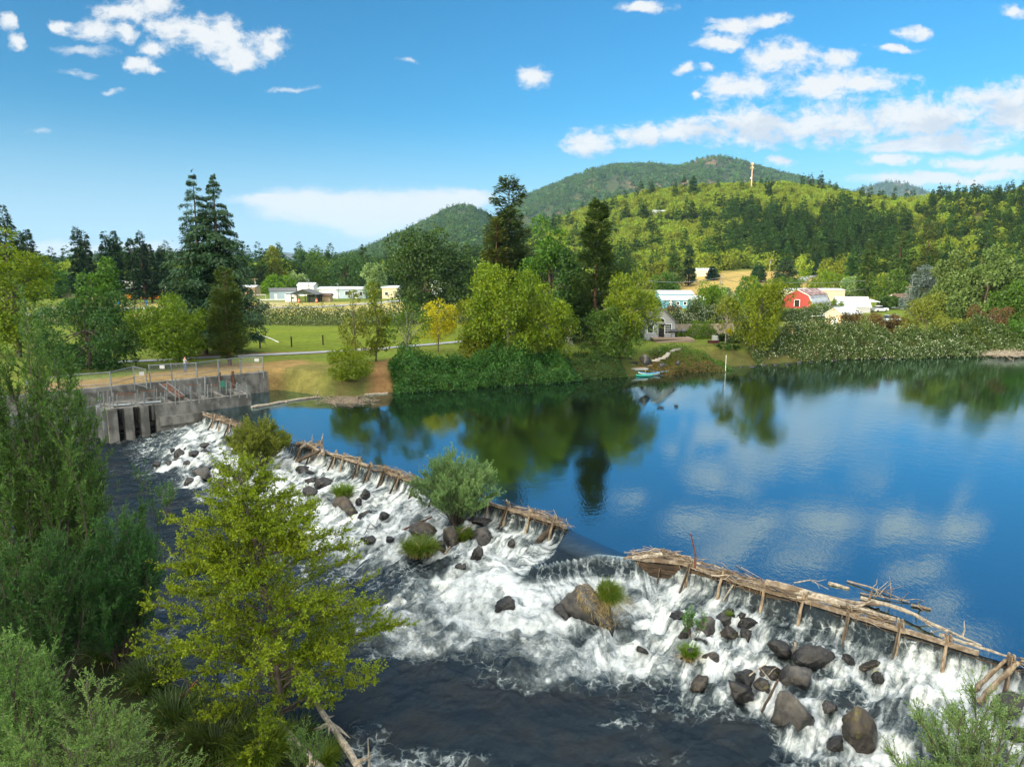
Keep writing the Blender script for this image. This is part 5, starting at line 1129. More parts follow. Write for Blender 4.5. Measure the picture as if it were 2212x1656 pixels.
for i, (x, y, z, w, h) in enumerate(RW):
    u, v, wp, hp = ROCKS[i]
    if i in RLAB: lb, k, cat = RLAB[i]; grp = None
    else:
        k = ('dark', 'dark', 'brown', 'dark', 'grey')[i % 5] if u > 1400 else 'dark'; cat = 'rock'
        grp = 'small rocks before the intake' if u < 560 else 'small rocks in the left rapids' if u < 1130 else 'small rocks in the right rapids'
        lb = {'small rocks before the intake': 'small wet dark rock in the foam in front of the concrete intake', 'small rocks in the left rapids': 'small wet rock awash below the left run of the dam', 'small rocks in the right rapids': 'small wet rock awash below the right run of the dam'}[grp]
    r = np.random.default_rng(500 + i); hz_ = max(h * .80, w * .42); V, f = g_rock(r, (w * .54, w * r.uniform(.40, .52), hz_ * .80), facets=int(r.integers(11, 19)), soft=.02, hi=wp > 25)
    a = r.uniform(-.5, .5); ca, sa = math.cos(a), math.sin(a); tl = r.uniform(-.3, .3)
    V = np.stack([V[:, 0] * ca - V[:, 1] * sa, V[:, 0] * sa + V[:, 1] * ca, V[:, 2] + tl * V[:, 0]], 1)
    if i == 39: V[:, 2] += .18 * V[:, 0]
    o = npmesh('boulder' if cat == 'boulder' else 'rock', V + np.array([0, 0, hz_ * .12]), f, {'dark': rk_dark, 'grey': rk_grey, 'brown': rk_brown}[k], smooth=True)
    o.location = (x, y + w * .25, z); tag(o, lb, cat, grp)
    if i == 39: BIG = (x, y + w * .25, z, w, hz_)
x, y, z, w, h = BIG
r = np.random.default_rng(91)
t = thing('grass_tussock', 'fresh green grass growing on the right shoulder of the big straw covered boulder', 'grass', (x + w * .33, y + .05, z + h * .52)); V, f = g_tuft(1700, .95, .95, r, w=.02, arch=1.2, lean=(.35, -.1)); V[:, 0] *= .62; npmesh('blades', V, f, gr_green, t, local=True)
V, f = g_tuft(220, .8, .5, r, w=.014, arch=1.6, lean=(.3, -.25)); npmesh('dry_blades', V + np.array([.1, -.3, -.1]), f, gr_dry, t, local=True)
# straw lying over the face: short dry blades laid on the boulder surface
bo = [o for o in COL.objects if o.get('label', '').startswith('big boulder in the central')][0]
me = bo.data; n_ = len(me.vertices); cv = np.zeros(n_ * 3, np.float32); me.vertices.foreach_get('co', cv); cv = cv.reshape(-1, 3).astype(float); nv = np.zeros(n_ * 3, np.float32); me.vertices.foreach_get('normal', nv); nv = nv.reshape(-1, 3).astype(float)
ok = np.where((nv[:, 2] > .05) & (cv[:, 2] > h * .12) & (cv[:, 0] > -w * .15) & (cv[:, 1] < w * .1))[0]; s = r.choice(ok, 800)
C = cv[s] + nv[s] * .03 + r.normal(size=(800, 3)) * .07; D = np.cross(nv[s], np.array([.5, 1, .2])) * .6 + np.array([.5, -.2, -.75]) + rdir(800, r) * .5
V, f = leaves(C, D, r.uniform(.22, .5, 800), .022, nv[s] + rdir(800, r) * .3, bend=.12)
t2 = thing('straw_mat', 'mat of dry straw draped over the front of the big boulder', 'straw', (x, y, z)); npmesh('straw', V, f, gr_dry, t2, local=True)
# ================================================================ the timber dam
def W3(u, v, z): return P(u, v, z)
stickm = stickmat('drift_stick_wood', [(.44, .38, .31), (.22, .175, .13), (.12, .09, .065), (.32, .27, .21), (.24, .20, .165), (.10, .075, .055)]); reedm = stickmat('reed_straw', [(.46, .33, .18), (.30, .20, .105), (.20, .13, .07), (.38, .29, .17)])
def dam_section(name, label, crest, posts, seed_, plank_lo, dens, gapz=.0):
    r = np.random.default_rng(seed_); base = W3(*crest[len(crest) // 2], 0.05); t = thing(name, label, 'dam', base)
    C = np.array([W3(u, v, .05) for u, v in crest]); L = np.r_[0, np.cumsum(np.hypot(*np.diff(C[:, :2], axis=0).T))]
    at = lambda a: np.array([np.interp(a, L, C[:, k]) for k in range(3)])
    dn = lambda a: (lambda d: np.array([d[1], -d[0], 0]) / np.hypot(d[0], d[1]))(at(min(a + .3, L[-1])) - at(max(a - .3, 0)))
    def down(a):
        d = dn(a); return d if d[1] < 0 else -d
    # plank wall, top plank and cap beam
    b = MB(); cap = MB()
    st_ = np.arange(0, L[-1], 2.4)
    for a in st_:
        e = min(a + 2.42, L[-1]); p0, p1 = at(a), at(e); d = down((a + e) / 2)
        for kz, hz2 in ((-.28, .22), (-.53, .23), (-.79, .24), (-1.05, .24)): b.bar(p0 + np.array([0, 0, kz]) + d * r.uniform(-.01, .015), p1 + np.array([0, 0, kz]), .07, hz2)
        if r.uniform() > .84 and cap.V:
            cap.build('cap_beam', drift, t, local=False); cap = MB()
        else: cap.bar(p0 + d * .05 + np.array([0, 0, .03 + r.uniform(-.03, .03)]), p1 + d * .05 + np.array([0, 0, .03 + r.uniform(-.03, .03)]), .12, .17)
    b.build('plank_wall', wetwood, t, local=False)
    if cap.V: cap.build('cap_beam', drift, t, local=False)
    for (u, v0, v1) in posts:
        p = W3(u, v0 + 8, .2); q = Q(u, v1, p[1] - .3); d = np.array([0, -1, 0]); top = Q(u, v0, p[1]); a = np.argmin([np.hypot(*(at(s_) - p)[:2]) for s_ in np.linspace(0, L[-1], 200)]) / 199 * L[-1]; d = down(a)
        foot = at(a) + d * .55 + np.array([0, 0, -1.15]); topp = at(a) + d * .02 + np.array([0, 0, top[2] - .05 if top[2] < .9 else .6])
        m = MB().tube([foot, (foot + topp) / 2 + r.normal(size=3) * .03, topp], [.075, .065, .055], 7); m.build('post', postw, t, local=False, smooth=False)
        if r.uniform() > .35: MB().bar(at(a) + d * .95 + np.array([0, 0, -1.25]) + r.normal(size=3) * .05, at(a) + d * .05 + np.array([0, 0, .28]), .06, .11).build('brace', wetwood, t, local=False)
        m = MB(); 
        for s2 in (-.11, .12): m.bar(at(a + s2) + d * -.10 + np.array([0, 0, -.25]), at(a + s2 * .6) + d * r.uniform(.0, .06) + np.array([0, 0, r.uniform(.3, .5)]), .06, .11)
        m.build('cleat', drift, t, local=False)
    # drift caught on the crest: sticks and reeds
    n = int(L[-1] * dens); a = r.uniform(0, L[-1], n); keep_ = fbm(a * .22, a * 0 + seed_, seed_, 3) + r.uniform(-.1, .1, n) > gapz; a = a[keep_]; n = len(a)
    pc = np.stack([np.interp(a, L, C[:, k]) for k in range(3)], 1); tang = np.stack([np.gradient(C[:, k], L) for k in range(2)], 1); tg = np.stack([np.interp(a, L, tang[:, 0]), np.interp(a, L, tang[:, 1])], 1); tg = unit(tg)
    dnn = np.stack([tg[:, 1], -tg[:, 0]], 1); dnn *= np.where(dnn[:, 1:] < 0, 1, -1)
    off = r.normal(size=n) * .24 - .15; zz = .10 + np.abs(r.normal(size=n)) * .09 - .10 * np.abs(off)
    ang = r.normal(size=n) * .45; ln = r.uniform(.3, 1.4, n) * np.where(r.uniform(size=n) < .15, 2., 1); dirs = np.stack([tg[:, 0] * np.cos(ang) - tg[:, 1] * np.sin(ang), tg[:, 0] * np.sin(ang) + tg[:, 1] * np.cos(ang), r.normal(size=n) * .10], 1)
    ctr = np.stack([pc[:, 0] + dnn[:, 0] * off, pc[:, 1] + dnn[:, 1] * off, zz + .05], 1)
    k = np.linspace(-.5, .5, 4)[None, :, None]; PL = ctr[:, None] + dirs[:, None] * ln[:, None, None] * k + r.normal(size=(n, 4, 3)) * .025
    thick = np.where(r.uniform(size=n) < .12, r.uniform(.03, .065, n), r.uniform(.008, .02, n)); V, f = tubes(PL, 4, thick, thick * .6, 4)
    o = npmesh('drift_sticks', V, f, stickm, t); tag(o, kind='stuff')
    m2 = int(n * 1.2); a2 = r.choice(a, m2) + r.normal(size=m2) * .4; pc = np.stack([np.interp(a2, L, C[:, k]) for k in range(3)], 1); tg2 = unit(np.stack([np.interp(a2, L, tang[:, 0]), np.interp(a2, L, tang[:, 1])], 1)); dn2 = np.stack([tg2[:, 1], -tg2[:, 0]], 1); dn2 *= np.where(dn2[:, 1:] < 0, 1, -1)
    off = r.normal(size=m2) * .18 + .04; Cc = np.stack([pc[:, 0] + dn2[:, 0] * off, pc[:, 1] + dn2[:, 1] * off, .16 + np.abs(r.normal(size=m2)) * .06 - .12 * np.abs(off)], 1)
    hang = (off > .12) & (r.uniform(size=m2) < .6); D = np.stack([tg2[:, 0], tg2[:, 1], 0 * a2], 1) + rdir(m2, r) * .7; D[hang] = np.array([0, 0, -1.]) + rdir(int(hang.sum()), r) * .4
    V, f = leaves(Cc, D, r.uniform(.2, .6, m2), .022, None, bend=.08); o = npmesh('reed_litter', V, f, reedm, t); tag(o, kind='stuff')
    return t, at, L, down
postsR = [(1431, 1182, 1241), (1501, 1202, 1263), (1574, 1227, 1290), (1659, 1247, 1315), (1746, 1277, 1346), (1841, 1302, 1370), (1950, 1336, 1406), (2054, 1367, 1441), (2184, 1406, 1480)]
postsL = [(640, 953, 978), (661, 962, 990), (714, 975, 1002), (737, 980, 1012), (770, 990, 1024), (800, 997, 1029), (831, 1007, 1041), (860, 1017, 1053), (896, 1030, 1066), (940, 1044, 1080), (1060, 1074, 1112), (1098, 1087, 1127), (1146, 1101, 1144), (1195, 1117, 1160)]
postsF = [(462, 893, 918), (482, 897, 924), (503, 903, 928), (524, 910, 936)]
dam_section('timber_dam', 'right run of the timber dam, from the open gap rightwards, heaped with reeds', RCREST[:-1], postsR, 3, 0, 40, .42)
dam_section('timber_dam', 'left run of the timber dam, between the olive bush and the open gap', [c for c in LCREST if c[0] >= 600], postsL, 4, 0, 30, .42)
dam_section('timber_dam', 'short end of the timber dam against the concrete intake', [c for c in LCREST if c[0] <= 600], postsF, 5, 0, 14, .42)
def log(name, label, pts, r0, r1, mat=None, group=None, branches=0, sd=1, cat='log'):
    r = np.random.default_rng(sd); P_ = np.array([np.asarray(p, float) for p in pts]); k = 9; q = np.linspace(0, len(P_) - 1, k); X = np.stack([np.interp(q, np.arange(len(P_)), P_[:, j]) for j in range(3)], 1); X[1:-1] += r.normal(size=(k - 2, 3)) * r0 * .13
    m = MB().tube(X, np.linspace(r0, r1, k) * r.uniform(.88, 1.12, k), 8)
    for _ in range(branches):
        i = int(r.integers(2, k - 1)); d = unit((X[i] - X[i - 1]) * .6 / (np.linalg.norm(X[i] - X[i - 1]) + 1e-6) + rdir(1, r)[0] + np.array([0, 0, .3])); L = r.uniform(.3, 1.1); m.tube([X[i], X[i] + d * L * .5 + r.normal(size=3) * .05, X[i] + d * L], [r1 * .6 + .01, r1 * .4 + .008, .006], 5)
    o = m.build(name, mat or drift, None, loc=X[k // 2]); return tag(o, label, cat, group)
log('driftwood_log', 'longest bleached log lying along the right run of the dam', [W3(1672, 1262, .28), W3(1760, 1288, .30), W3(1850, 1314, .22), W3(1935, 1338, .15)], .20, .10, driftp, sd=1, branches=4)
log('driftwood_log', 'split brown log in front of the longest bleached one', [W3(1655, 1257, .35), W3(1740, 1280, .36), W3(1830, 1300, .25), W3(1900, 1306, .10)], .15, .08, drift, sd=2, branches=3)
log('driftwood_log', 'straight bleached pole slanting from the big logs to the dam end', [W3(1860, 1292, .15), W3(1945, 1312, .25), W3(2010, 1345, .25), W3(2120, 1395, .22)], .10, .05, driftp, sd=3, branches=3)
log('driftwood_log', 'thin pole along the crest near the right end of the dam', [W3(2030, 1370, .2), W3(2100, 1392, .25), W3(2180, 1418, .2)], .07, .04, driftp, sd=4)
log('driftwood_log', 'short pale plank floating behind the big logs', [W3(1790, 1259, .04), W3(1835, 1270, .04)], .09, .06, driftp, sd=5)
log('driftwood_branch', 'twiggy branch floating farthest out behind the big logs', [W3(1830, 1254, .06), W3(1880, 1268, .1), W3(1912, 1279, .06), W3(1965, 1300, .06)], .045, .02, drift, sd=6, branches=9, cat='branch')
log('driftwood_branch', 'dark blunt branch floating at the right end of the drifting wood', [W3(1968, 1306, .05), W3(2010, 1314, .06)], .06, .05, drift, sd=7, branches=3, cat='branch')
log('driftwood_branch', 'tangled branch floating between the big logs and the far branch', [W3(1858, 1280, .05), W3(1910, 1290, .08), W3(1960, 1298, .06)], .04, .02, drift, sd=8, branches=10, cat='branch')
log('driftwood_branch', 'thin curved branch arching above the crest by the big logs', [W3(1715, 1258, .3), W3(1750, 1252, .5), W3(1790, 1272, .2)], .03, .012, driftp, sd=9, branches=2, cat='branch')
p = W3(1501, 1226, .3); log('driftwood_snag', 'lone upright stick standing on the right run of the dam', [p, p + [.0, 0, .7], Q(1492, 1152, p[1])], .055, .03, rust, sd=10, cat='stick')
log('driftwood_log', 'pale plank bridging the tip of the right run at the gap', [W3(1366, 1206, .1), W3(1431, 1197, .3)], .10, .13, driftp, sd=11)
log('driftwood_branch', 'curved pale stick above the plank at the gap', [W3(1392, 1194, .1), W3(1415, 1184, .35), W3(1450, 1190, .3)], .035, .02, driftp, sd=12, cat='branch')
p = onwater(2100, 1494); log('dam_strut', 'left of two long struts leaning on the right end of the dam', [p, W3(2172, 1424, .2)], .085, .06, postw, sd=13, cat='strut')
p = onwater(2112, 1517); log('dam_strut', 'thicker right strut leaning on the right end of the dam', [p, W3(2200, 1430, .3)], .11, .09, postw, sd=14, cat='strut')
p = onwater(1162, 1172); log('dam_strut', 'wide dark strut propping the left run beside the gap', [p, W3(1203, 1124, .15)], .17, .14, wetwood, sd=15, cat='strut')
log('driftwood_log', 'grey forked root log at the left end of the dam', [W3(646, 958, .3), W3(668, 960, .5), W3(690, 972, .3)], .17, .08, drift, sd=16, branches=5)
log('driftwood_log', 'arching grey root reaching down into the falls', [onwater(640, 996), W3(650, 967, .2), W3(664, 958, .5)], .07, .14, drift, sd=17, branches=2)
log('driftwood_log', 'dark wet log sloping down from the dam beside the arching root', [onwater(640, 998), W3(690, 973, .15)], .14, .14, wetwood, sd=18)
log('driftwood_log', 'pale root stump with knobs on the left run of the dam', [W3(688, 962, .2), W3(693, 955, .6), W3(698, 980, .1)], .10, .13, drift, sd=19, branches=8)
log('driftwood_branch', 'forked pale branch sticking up behind the willow bush', [W3(1098, 1090, .2), Q(1085, 1058, 45.), Q(1070, 1056, 45.)], .05, .03, driftp, sd=20, branches=1, cat='branch')
p = onwater(1018, 1196); log('driftwood_branch', 'long forked grey branch propped on the rocks below the willow bush', [onwater(960, 1200) + [0, 0, .1], onwater(1000, 1165) + [0, 0, .6], Q(1028, 1132, onwater(1010, 1160)[1])], .05, .035, drift, sd=21, branches=3, cat='branch')
log('driftwood_log', 'brown log lying in the foam left of the willow bush', [onwater(868, 1150) + [0, 0, .15], onwater(934, 1126) + [0, 0, .3]], .06, .05, rust, sd=22)
log('driftwood_branch', 'thin dark branch bent over a rock in the left foam', [onwater(788, 1168) + [0, 0, .4], onwater(800, 1150) + [0, 0, .6], onwater(818, 1152) + [0, 0, .2]], .025, .012, wetwood, sd=23, branches=3, cat='branch')
p = onwater(1713, 1425); log('driftwood_snag', 'stick leaning out of the water left of the pale flat topped boulder', [p, Q(1719, 1386, p[1] + .2)], .07, .05, drift, sd=24, cat='stick')
p = onwater(1644, 1540); log('driftwood_snag', 'dark stick slanting beside the largest right hand boulder', [p, onwater(1680, 1483) + [0, 0, .3]], .05, .05, wetwood, sd=25, cat='stick')
log('driftwood_branch', 'pale twig stranded on the mossy rock', [onwater(1605, 1484) + [0, 0, .3], onwater(1640, 1462) + [0, 0, .4], onwater(1662, 1478) + [0, 0, .2]], .025, .015, driftp, sd=26, branches=3, cat='branch')
p = onwater(1697, 1340); log('driftwood_branch', 'broken pale stick hanging on the dam face under the long logs', [onwater(1560, 1300), W3(1584, 1262, .0)], .04, .03, driftp, sd=27, cat='branch')
p = onwater(2000, 1400); log('driftwood_branch', 'thin branch hanging down the falls near the right end', [onwater(2002, 1402), W3(2012, 1362, .1)], .035, .025, driftp, sd=28, branches=2, cat='branch')
# fallen trunks of the near bank
log('fallen_trunk', 'longer bare pale trunk lying from the alder down to the bottom edge', [P(672, 1505, -1.5), P(726, 1582, -1.75), P(782, 1668, -1.9)], .085, .13, driftp, sd=30, branches=7, cat='trunk')
log('fallen_trunk', 'shorter bare pale trunk left of the longer one', [P(606, 1562, -1.45), P(650, 1612, -1.5), P(702, 1668, -1.6)], .07, .11, driftp, sd=31, branches=5, cat='trunk')
p = P(797, 1672, -2.5); log('snag_stick', 'thin upright dead stick at the bottom edge', [p, Q(795, 1594, p[1])], .04, .02, driftp, sd=32, cat='stick')
p = nearp(372, 1540); log('dead_branch', 'bare brown forked branch in the shade under the alder', [p + [0, 0, .2], p + [.5, .3, .7], p + [.9, .2, 1.2]], .06, .03, rust, sd=33, branches=4, cat='branch')
# log boom and floating litter
log('log_boom', 'long pale floating log running from the intake corner to the shrub', [W3(543, 880, .06), W3(580, 874, .07), W3(620, 866, .07), W3(656, 861, .06)], .17, .14, driftp, sd=34, branches=2)
log('log_boom', 'second floating log continuing the boom to the bank', [W3(656, 861, .06), W3(690, 857, .07)], .14, .12, drift, sd=35, branches=2)
log('driftwood_log', 'pale plank floating under the hanging shrub', [W3(776, 853, .06), W3(838, 849, .05)], .12, .10, driftp, sd=36)
r = np.random.default_rng(37); n = 420; c_ = np.array([P(u, v, .03) for u, v in zip(r.normal(752, 28, n), r.normal(866, 5, n))]); V, f = tubes(c_[:, None] + (rdir(n, r) * [1, 1, .25])[:, None] * (r.uniform(.2, .9, n))[:, None, None] * np.linspace(-1, 1, 3)[None, :, None] + [0, 0, .08], 3, np.full(n, .02), np.full(n, .01), 3)
o = npmesh('brush_mat', V, f, drift, None, loc=c_[0]); tag(o, 'mat of dead brush floating below the hanging shrub', 'brush')
n = 300; c_ = np.array([P(u, v, .1) for u, v in zip(r.normal(2180, 26, n), r.normal(769, 3, n))]); V, f = tubes(c_[:, None] + (rdir(n, r) * [1, 1, .5])[:, None] * (r.uniform(.4, 1.6, n))[:, None, None] * np.linspace(-1, 1, 3)[None, :, None] + [0, 0, .5], 3, np.full(n, .035), np.full(n, .015), 4)
o = npmesh('brush_pile', V, f, driftp, None, loc=c_[0]); tag(o, 'pile of bleached dead branches on the water edge at the far right', 'brush pile')
# ================================================================ concrete intake
def I(a, b, z): return np.array([wallA[0] + LEFT_E1[0] * a + LEFT_N[0] * b, wallA[1] + LEFT_E1[1] * a + LEFT_N[1] * b, z])
def a_of(u, b, z):
    s = np.linspace(-12, 22, 3401); X = wallA[0] + LEFT_E1[0] * s + LEFT_N[0] * b; Y = wallA[1] + LEFT_E1[1] * s + LEFT_N[1] * b; uu, _ = proj(X, Y, z); return s[np.argmin(abs(uu - u))]
IROT = math.atan2(LEFT_E1[1], LEFT_E1[0]); ZD = 1.15
def ibox(m, a0, a1, b0, b1, z0, z1): return m.box(I((a0 + a1) / 2, (b0 + b1) / 2, (z0 + z1) / 2), (a1 - a0, b1 - b0, z1 - z0), rz=IROT)
aP = [(a_of(234, 0, -.5), a_of(255, 0, -.5)), (a_of(270, 0, -.5), a_of(289, 0, -.5)), (a_of(304, 0, -.5), a_of(322, 0, -.5))]
aW0, aW1 = a_of(336, 0, 0), a_of(543, 0, .5)
t = thing('water_intake', 'grey concrete water intake with three front piers and open bays at the dam end', 'water intake', I(5, 0, -2.2))
for (a0, a1) in aP: ibox(MB(), a0, a1, -.25, 2.4, -3.4, ZD).build('pier', conc, t, local=False)
ibox(MB(), aW0, aW1, .0, .45, -3.4, ZD + .02).build('front_wall', conc, t, local=False)
m = MB(); ibox(m, aW0 + .3, aW1 + .25, -.28, -.003, -.9, -.05); m.build('footing_ledge', conc, t, local=False)
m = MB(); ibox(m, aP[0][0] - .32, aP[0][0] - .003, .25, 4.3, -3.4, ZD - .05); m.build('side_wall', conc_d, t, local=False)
m = MB(); ibox(m, aW1 - .4, aW1 - .003, .453, 4.3, -3.4, ZD); m.build('end_wall', conc, t, local=False)
m = MB(); ibox(m, aP[0][0], aW1 - .41, 4.0, 4.35, -3.4, ZD + .003); m.build('rear_bay_wall', conc, t, local=False)
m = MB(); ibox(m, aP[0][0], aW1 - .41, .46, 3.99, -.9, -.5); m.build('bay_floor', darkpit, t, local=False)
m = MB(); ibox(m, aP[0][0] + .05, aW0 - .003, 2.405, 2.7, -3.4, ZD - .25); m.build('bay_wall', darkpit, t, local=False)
m = MB()
for k in np.linspace(aP[2][1] + .55, aW1 - .8, 6): ibox(m, k - .17, k + .17, .455, 3.98, -.4, ZD - .02)
ibox(m, aP[0][0] + .01, aP[2][1] + .4, -.05, .44, ZD + .003, ZD + .09); ibox(m, aP[0][0] + .01, aP[2][1] + .3, 2.0, 3.98, ZD - .15, ZD + .03)
m.build('deck', conc, t, local=False)
for (a0, a1) in ((aP[0][1], aP[1][0]), (aP[1][1], aP[2][0]), (aP[2][1], aW0)):
    m = MB()
    for k in np.arange(a0 + .06, a1, .11): m.bar(I(k, .75, -2.9), I(k, .75, ZD - .1), .035)
    m.bar(I(a0, .7, -1.3), I(a1, .7, -1.3), .08, .16); m.build('trash_rack', black_r, t, local=False)
z4 = lambda x, y: (132.7 + .212 * x, 752 + .212 * y)
for (x, y0, y1) in [(375,440,560),(397,465,590),(432,455,580),(474,430,540),(492,490,620),(527,450,595),(567,470,605),(714,515,590),(755,460,590),(775,425,550),(800,505,570),(842,450,585),(945,395,520),(970,405,535),(1013,455,560),(1055,430,560),(1075,350,530),(1160,300,560),(1200,390,530),(1253,370,495),(1320,385,540),(1310,385,490),(1387,345,470),(1403,365,540),(1418,355,480),(1465,275,500),(1490,370,510),(1528,360,480),(1615,335,450),(1680,330,455),(1725,375,490),(1787,345,465),(1812,375,485),(1890,370,485)]:
    p = P(*z4(x, y1), ZD); tp = Q(*z4(x, y0), p[1]); MB().tube([p - [0, 0, .2], tp], .055 if x != 1465 else .10, 6).build('rail_post', galv, t, local=False)
def zrail(x0, y0, x1, y1, zz, r, mat, nm): MB().tube([P(*z4(x0, y0), zz), P(*z4(x1, y1), zz)], r, 5).build(nm, mat, t, local=False)
for q in ((525, 462, 752, 455), (800, 440, 1160, 432), (1255, 372, 1412, 378), (1412, 378, 1600, 378), (950, 402, 1075, 395), (530, 475, 760, 468), (1075, 352, 1160, 345)): zrail(*q, ZD + .95, .035, rust, 'rail')
for q in ((1160, 300, 1320, 440), (1690, 335, 1890, 440), (1790, 350, 1895, 440), (1075, 380, 1200, 480)): zrail(*q, ZD + .8, .018, galv, 'chain')
for q in ((530, 585, 740, 570), (800, 560, 1018, 545)): zrail(*q, ZD + .14, .13, galv, 'pipe')
m = MB(); p0, p1 = P(*z4(1035, 362), 2.35), P(*z4(1215, 500), ZD + .1); m.bar(p0, p1, .9, .07); m.build('ramp', rust, t, local=False)
m = MB(); sd_ = np.cross((p1 - p0) / np.linalg.norm(p1 - p0), [0, 0, 1.])
for s in (-.46, .46): m.bar(p0 + sd_ * s + [0, 0, .08], p1 + sd_ * s + [0, 0, .08], .06, .16)
m.build('ramp_rail', galv, t, local=False)
# chair on the deck
p = P(482, 843, ZD); t2 = thing('garden_chair', 'green plastic chair standing on the intake deck', 'chair', p, .6); gp = M('green_plastic', (.02, .16, .10), rough=.5)
MB().box((0, 0, .42), (.5, .5, .05)).build('seat', gp, t2); MB().box((0, .26, .72), (.5, .05, .55), rx=-.15).build('backrest', gp, t2)
for sx in (-.22, .22):
    for sy in (-.22, .22): MB().bar((sx, sy, 0), (sx, sy, .41), .05).build('leg', gp, t2)
# retaining walls
t = thing('retaining_wall', 'long concrete retaining wall behind the intake, lighter at its left', 'wall', (*(K0 - LEFT_E1 * 10), 0)); 
bB = float((K0 - wallA) @ LEFT_N); aK = float((K0 - wallA) @ LEFT_E1)
m = MB(); ibox(m, aK - 25, aK, bB - .02, bB + .55, -3.4, 2.32); ibox(m, aK - .5, aK + .003, bB - .05, bB + 2.5, -3.4, 2.28); m.build('wall_face', conc, t, local=False)
for k in (.7, 2.1): MB().bar(I(aK - k - 3.2, bB - .12, .9), I(aK - k - 3.2, bB - .12, 2.75), .22).build('guide_post', rust, t, local=False)
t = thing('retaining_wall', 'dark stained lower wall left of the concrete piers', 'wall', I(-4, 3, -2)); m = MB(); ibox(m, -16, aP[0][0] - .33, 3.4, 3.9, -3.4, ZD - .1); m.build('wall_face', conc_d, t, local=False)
# ================================================================ chain link fence with gate
FP = [(-330, 270, 560), (-130, 225, 510), (120, 195, 470), (512, 235, 440), (745, 125, 375), (907, 118, 360), (1130, 105, 340), (1385, 150, 330), (1605, 90, 295), (1830, 65, 265), (2060, 28, 260)]
fpts = [(P(*z4(x, y1), 2.3), y0, x) for x, y0, y1 in FP]
fpts = [(b, Q(*z4(x, y0), b[1])) for b, y0, x in fpts]
def fence(label, pts, rails=True):
    t = thing('chain_link_fence', label, 'fence', pts[0][0])
    for b, tp in pts: MB().tube([b - [0, 0, .5], b + [0, 0, 1.95]], .06, 7).build('post', galv, t, local=False)
    for (b, _), (c, _) in zip(pts[:-1], pts[1:]):
        MB().tube([b + [0, 0, 1.85], c + [0, 0, 1.85]], .045, 6).build('rail', galv, t, local=False); MB().tube([b + [0, 0, .75], c + [0, 0, .75]], .03, 5).build('rail', galv, t, local=False)
        MB().quad(b + [0, .02, .05], c + [0, .02, .05], c + [0, .02, 1.85], b + [0, .02, 1.85]).build('netting', mesh_m, t, local=False)
    return t
fence('left stretch of grey chain link fence above the retaining wall', fpts[:5]); fence('right stretch of grey chain link fence behind the intake deck', fpts[5:])
g0 = fpts[4][0] + [.05, -.05, 0]; g1 = P(*z4(873, 410), 2.3); t = thing('fence_gate', 'open chain link gate leaf swung toward the intake', 'gate', g0)
m = MB(); 
for p in (g0, g1): m.tube([p, p + [0, 0, 1.95]], .055, 6)
for zz in (.12, .9, 1.9): m.tube([g0 + [0, 0, zz], g1 + [0, 0, zz]], .04, 5)
m.build('gate_frame', galv, t, local=False); MB().quad(g0 + [0, 0, .1], g1 + [0, 0, .1], g1 + [0, 0, 1.9], g0 + [0, 0, 1.9]).build('netting', mesh_m, t, local=False)
for (x, y, lb) in ((1025, 190, 'small grey notice plate on the fence right of the gate opening'), (815, 258, 'small faded notice plate on the open gate leaf'), (1990, 120, 'small grey notice plate on the fence near its right end')):
    yy = np.interp(x, [z[0] for z in FP], [b[1] for b, _ in fpts]) - .12; p = Q(*z4(x, y), yy); m = MB().box((0, 0, 0), (.5, .02, .36)); o = m.build('notice_plate', M('faded_plate', (.45, .47, .50), (.36, .38, .41), scale=8)); o.location = p; tag(o, lb, 'sign')
# ================================================================ person
def skin_mesh(name, nodes, edges, mat, parent, sub=2):
    me = bpy.data.meshes.new(name); me.from_pydata([n[:3] for n in nodes], edges, []); o = bpy.data.objects.new(name, me); COL.objects.link(o); me.materials.append(mat)
    md = o.modifiers.new('skin', 'SKIN'); md.use_smooth_shade = True
    for v, n in zip(me.skin_vertices[0].data, nodes): v.radius = (n[3], n[4] if len(n) > 4 else n[3])
    me.skin_vertices[0].data[0].use_root = True
    s = o.modifiers.new('sub', 'SUBSURF'); s.levels = sub; s.render_levels = sub; o.parent = parent; return o
p = P(401, 803, 2.32); p[2] = gz1(p[0], p[1]); t = thing('person', 'person in grey shirt and blue jeans standing behind the fence, holding something in both hands', 'person', p, R(-35))
body = [(0, 0, .95, .15, .11), (0, 0, 1.15, .14, .10), (0, 0, 1.38, .18, .11), (0, 0, 1.49, .07, .07), (0, .02, 1.57, .055, .06), (0, .03, 1.66, .085, .10), (0, .02, 1.74, .06, .07),
        (-.21, 0, 1.42, .06), (-.25, .05, 1.17, .047), (-.16, .26, 1.12, .038), (-.09, .34, 1.16, .035), (.21, 0, 1.42, .06), (.25, .05, 1.17, .047), (.16, .26, 1.12, .038), (.09, .34, 1.16, .035),
        (-.10, 0, .88, .10), (-.13, .06, .50, .07), (-.15, .0, .10, .05), (-.15, .12, .04, .045), (.10, 0, .88, .10), (.17, -.02, .50, .07), (.24, -.1, .10, .05), (.25, .03, .04, .045)]
be = [(0, 1), (1, 2), (2, 3), (3, 4), (4, 5), (5, 6), (2, 7), (7, 8), (8, 9), (9, 10), (2, 11), (11, 12), (12, 13), (13, 14), (0, 15), (15, 16), (16, 17), (17, 18), (0, 19), (19, 20), (20, 21), (21, 22)]
skin_mesh('body', body, be, skin, t)
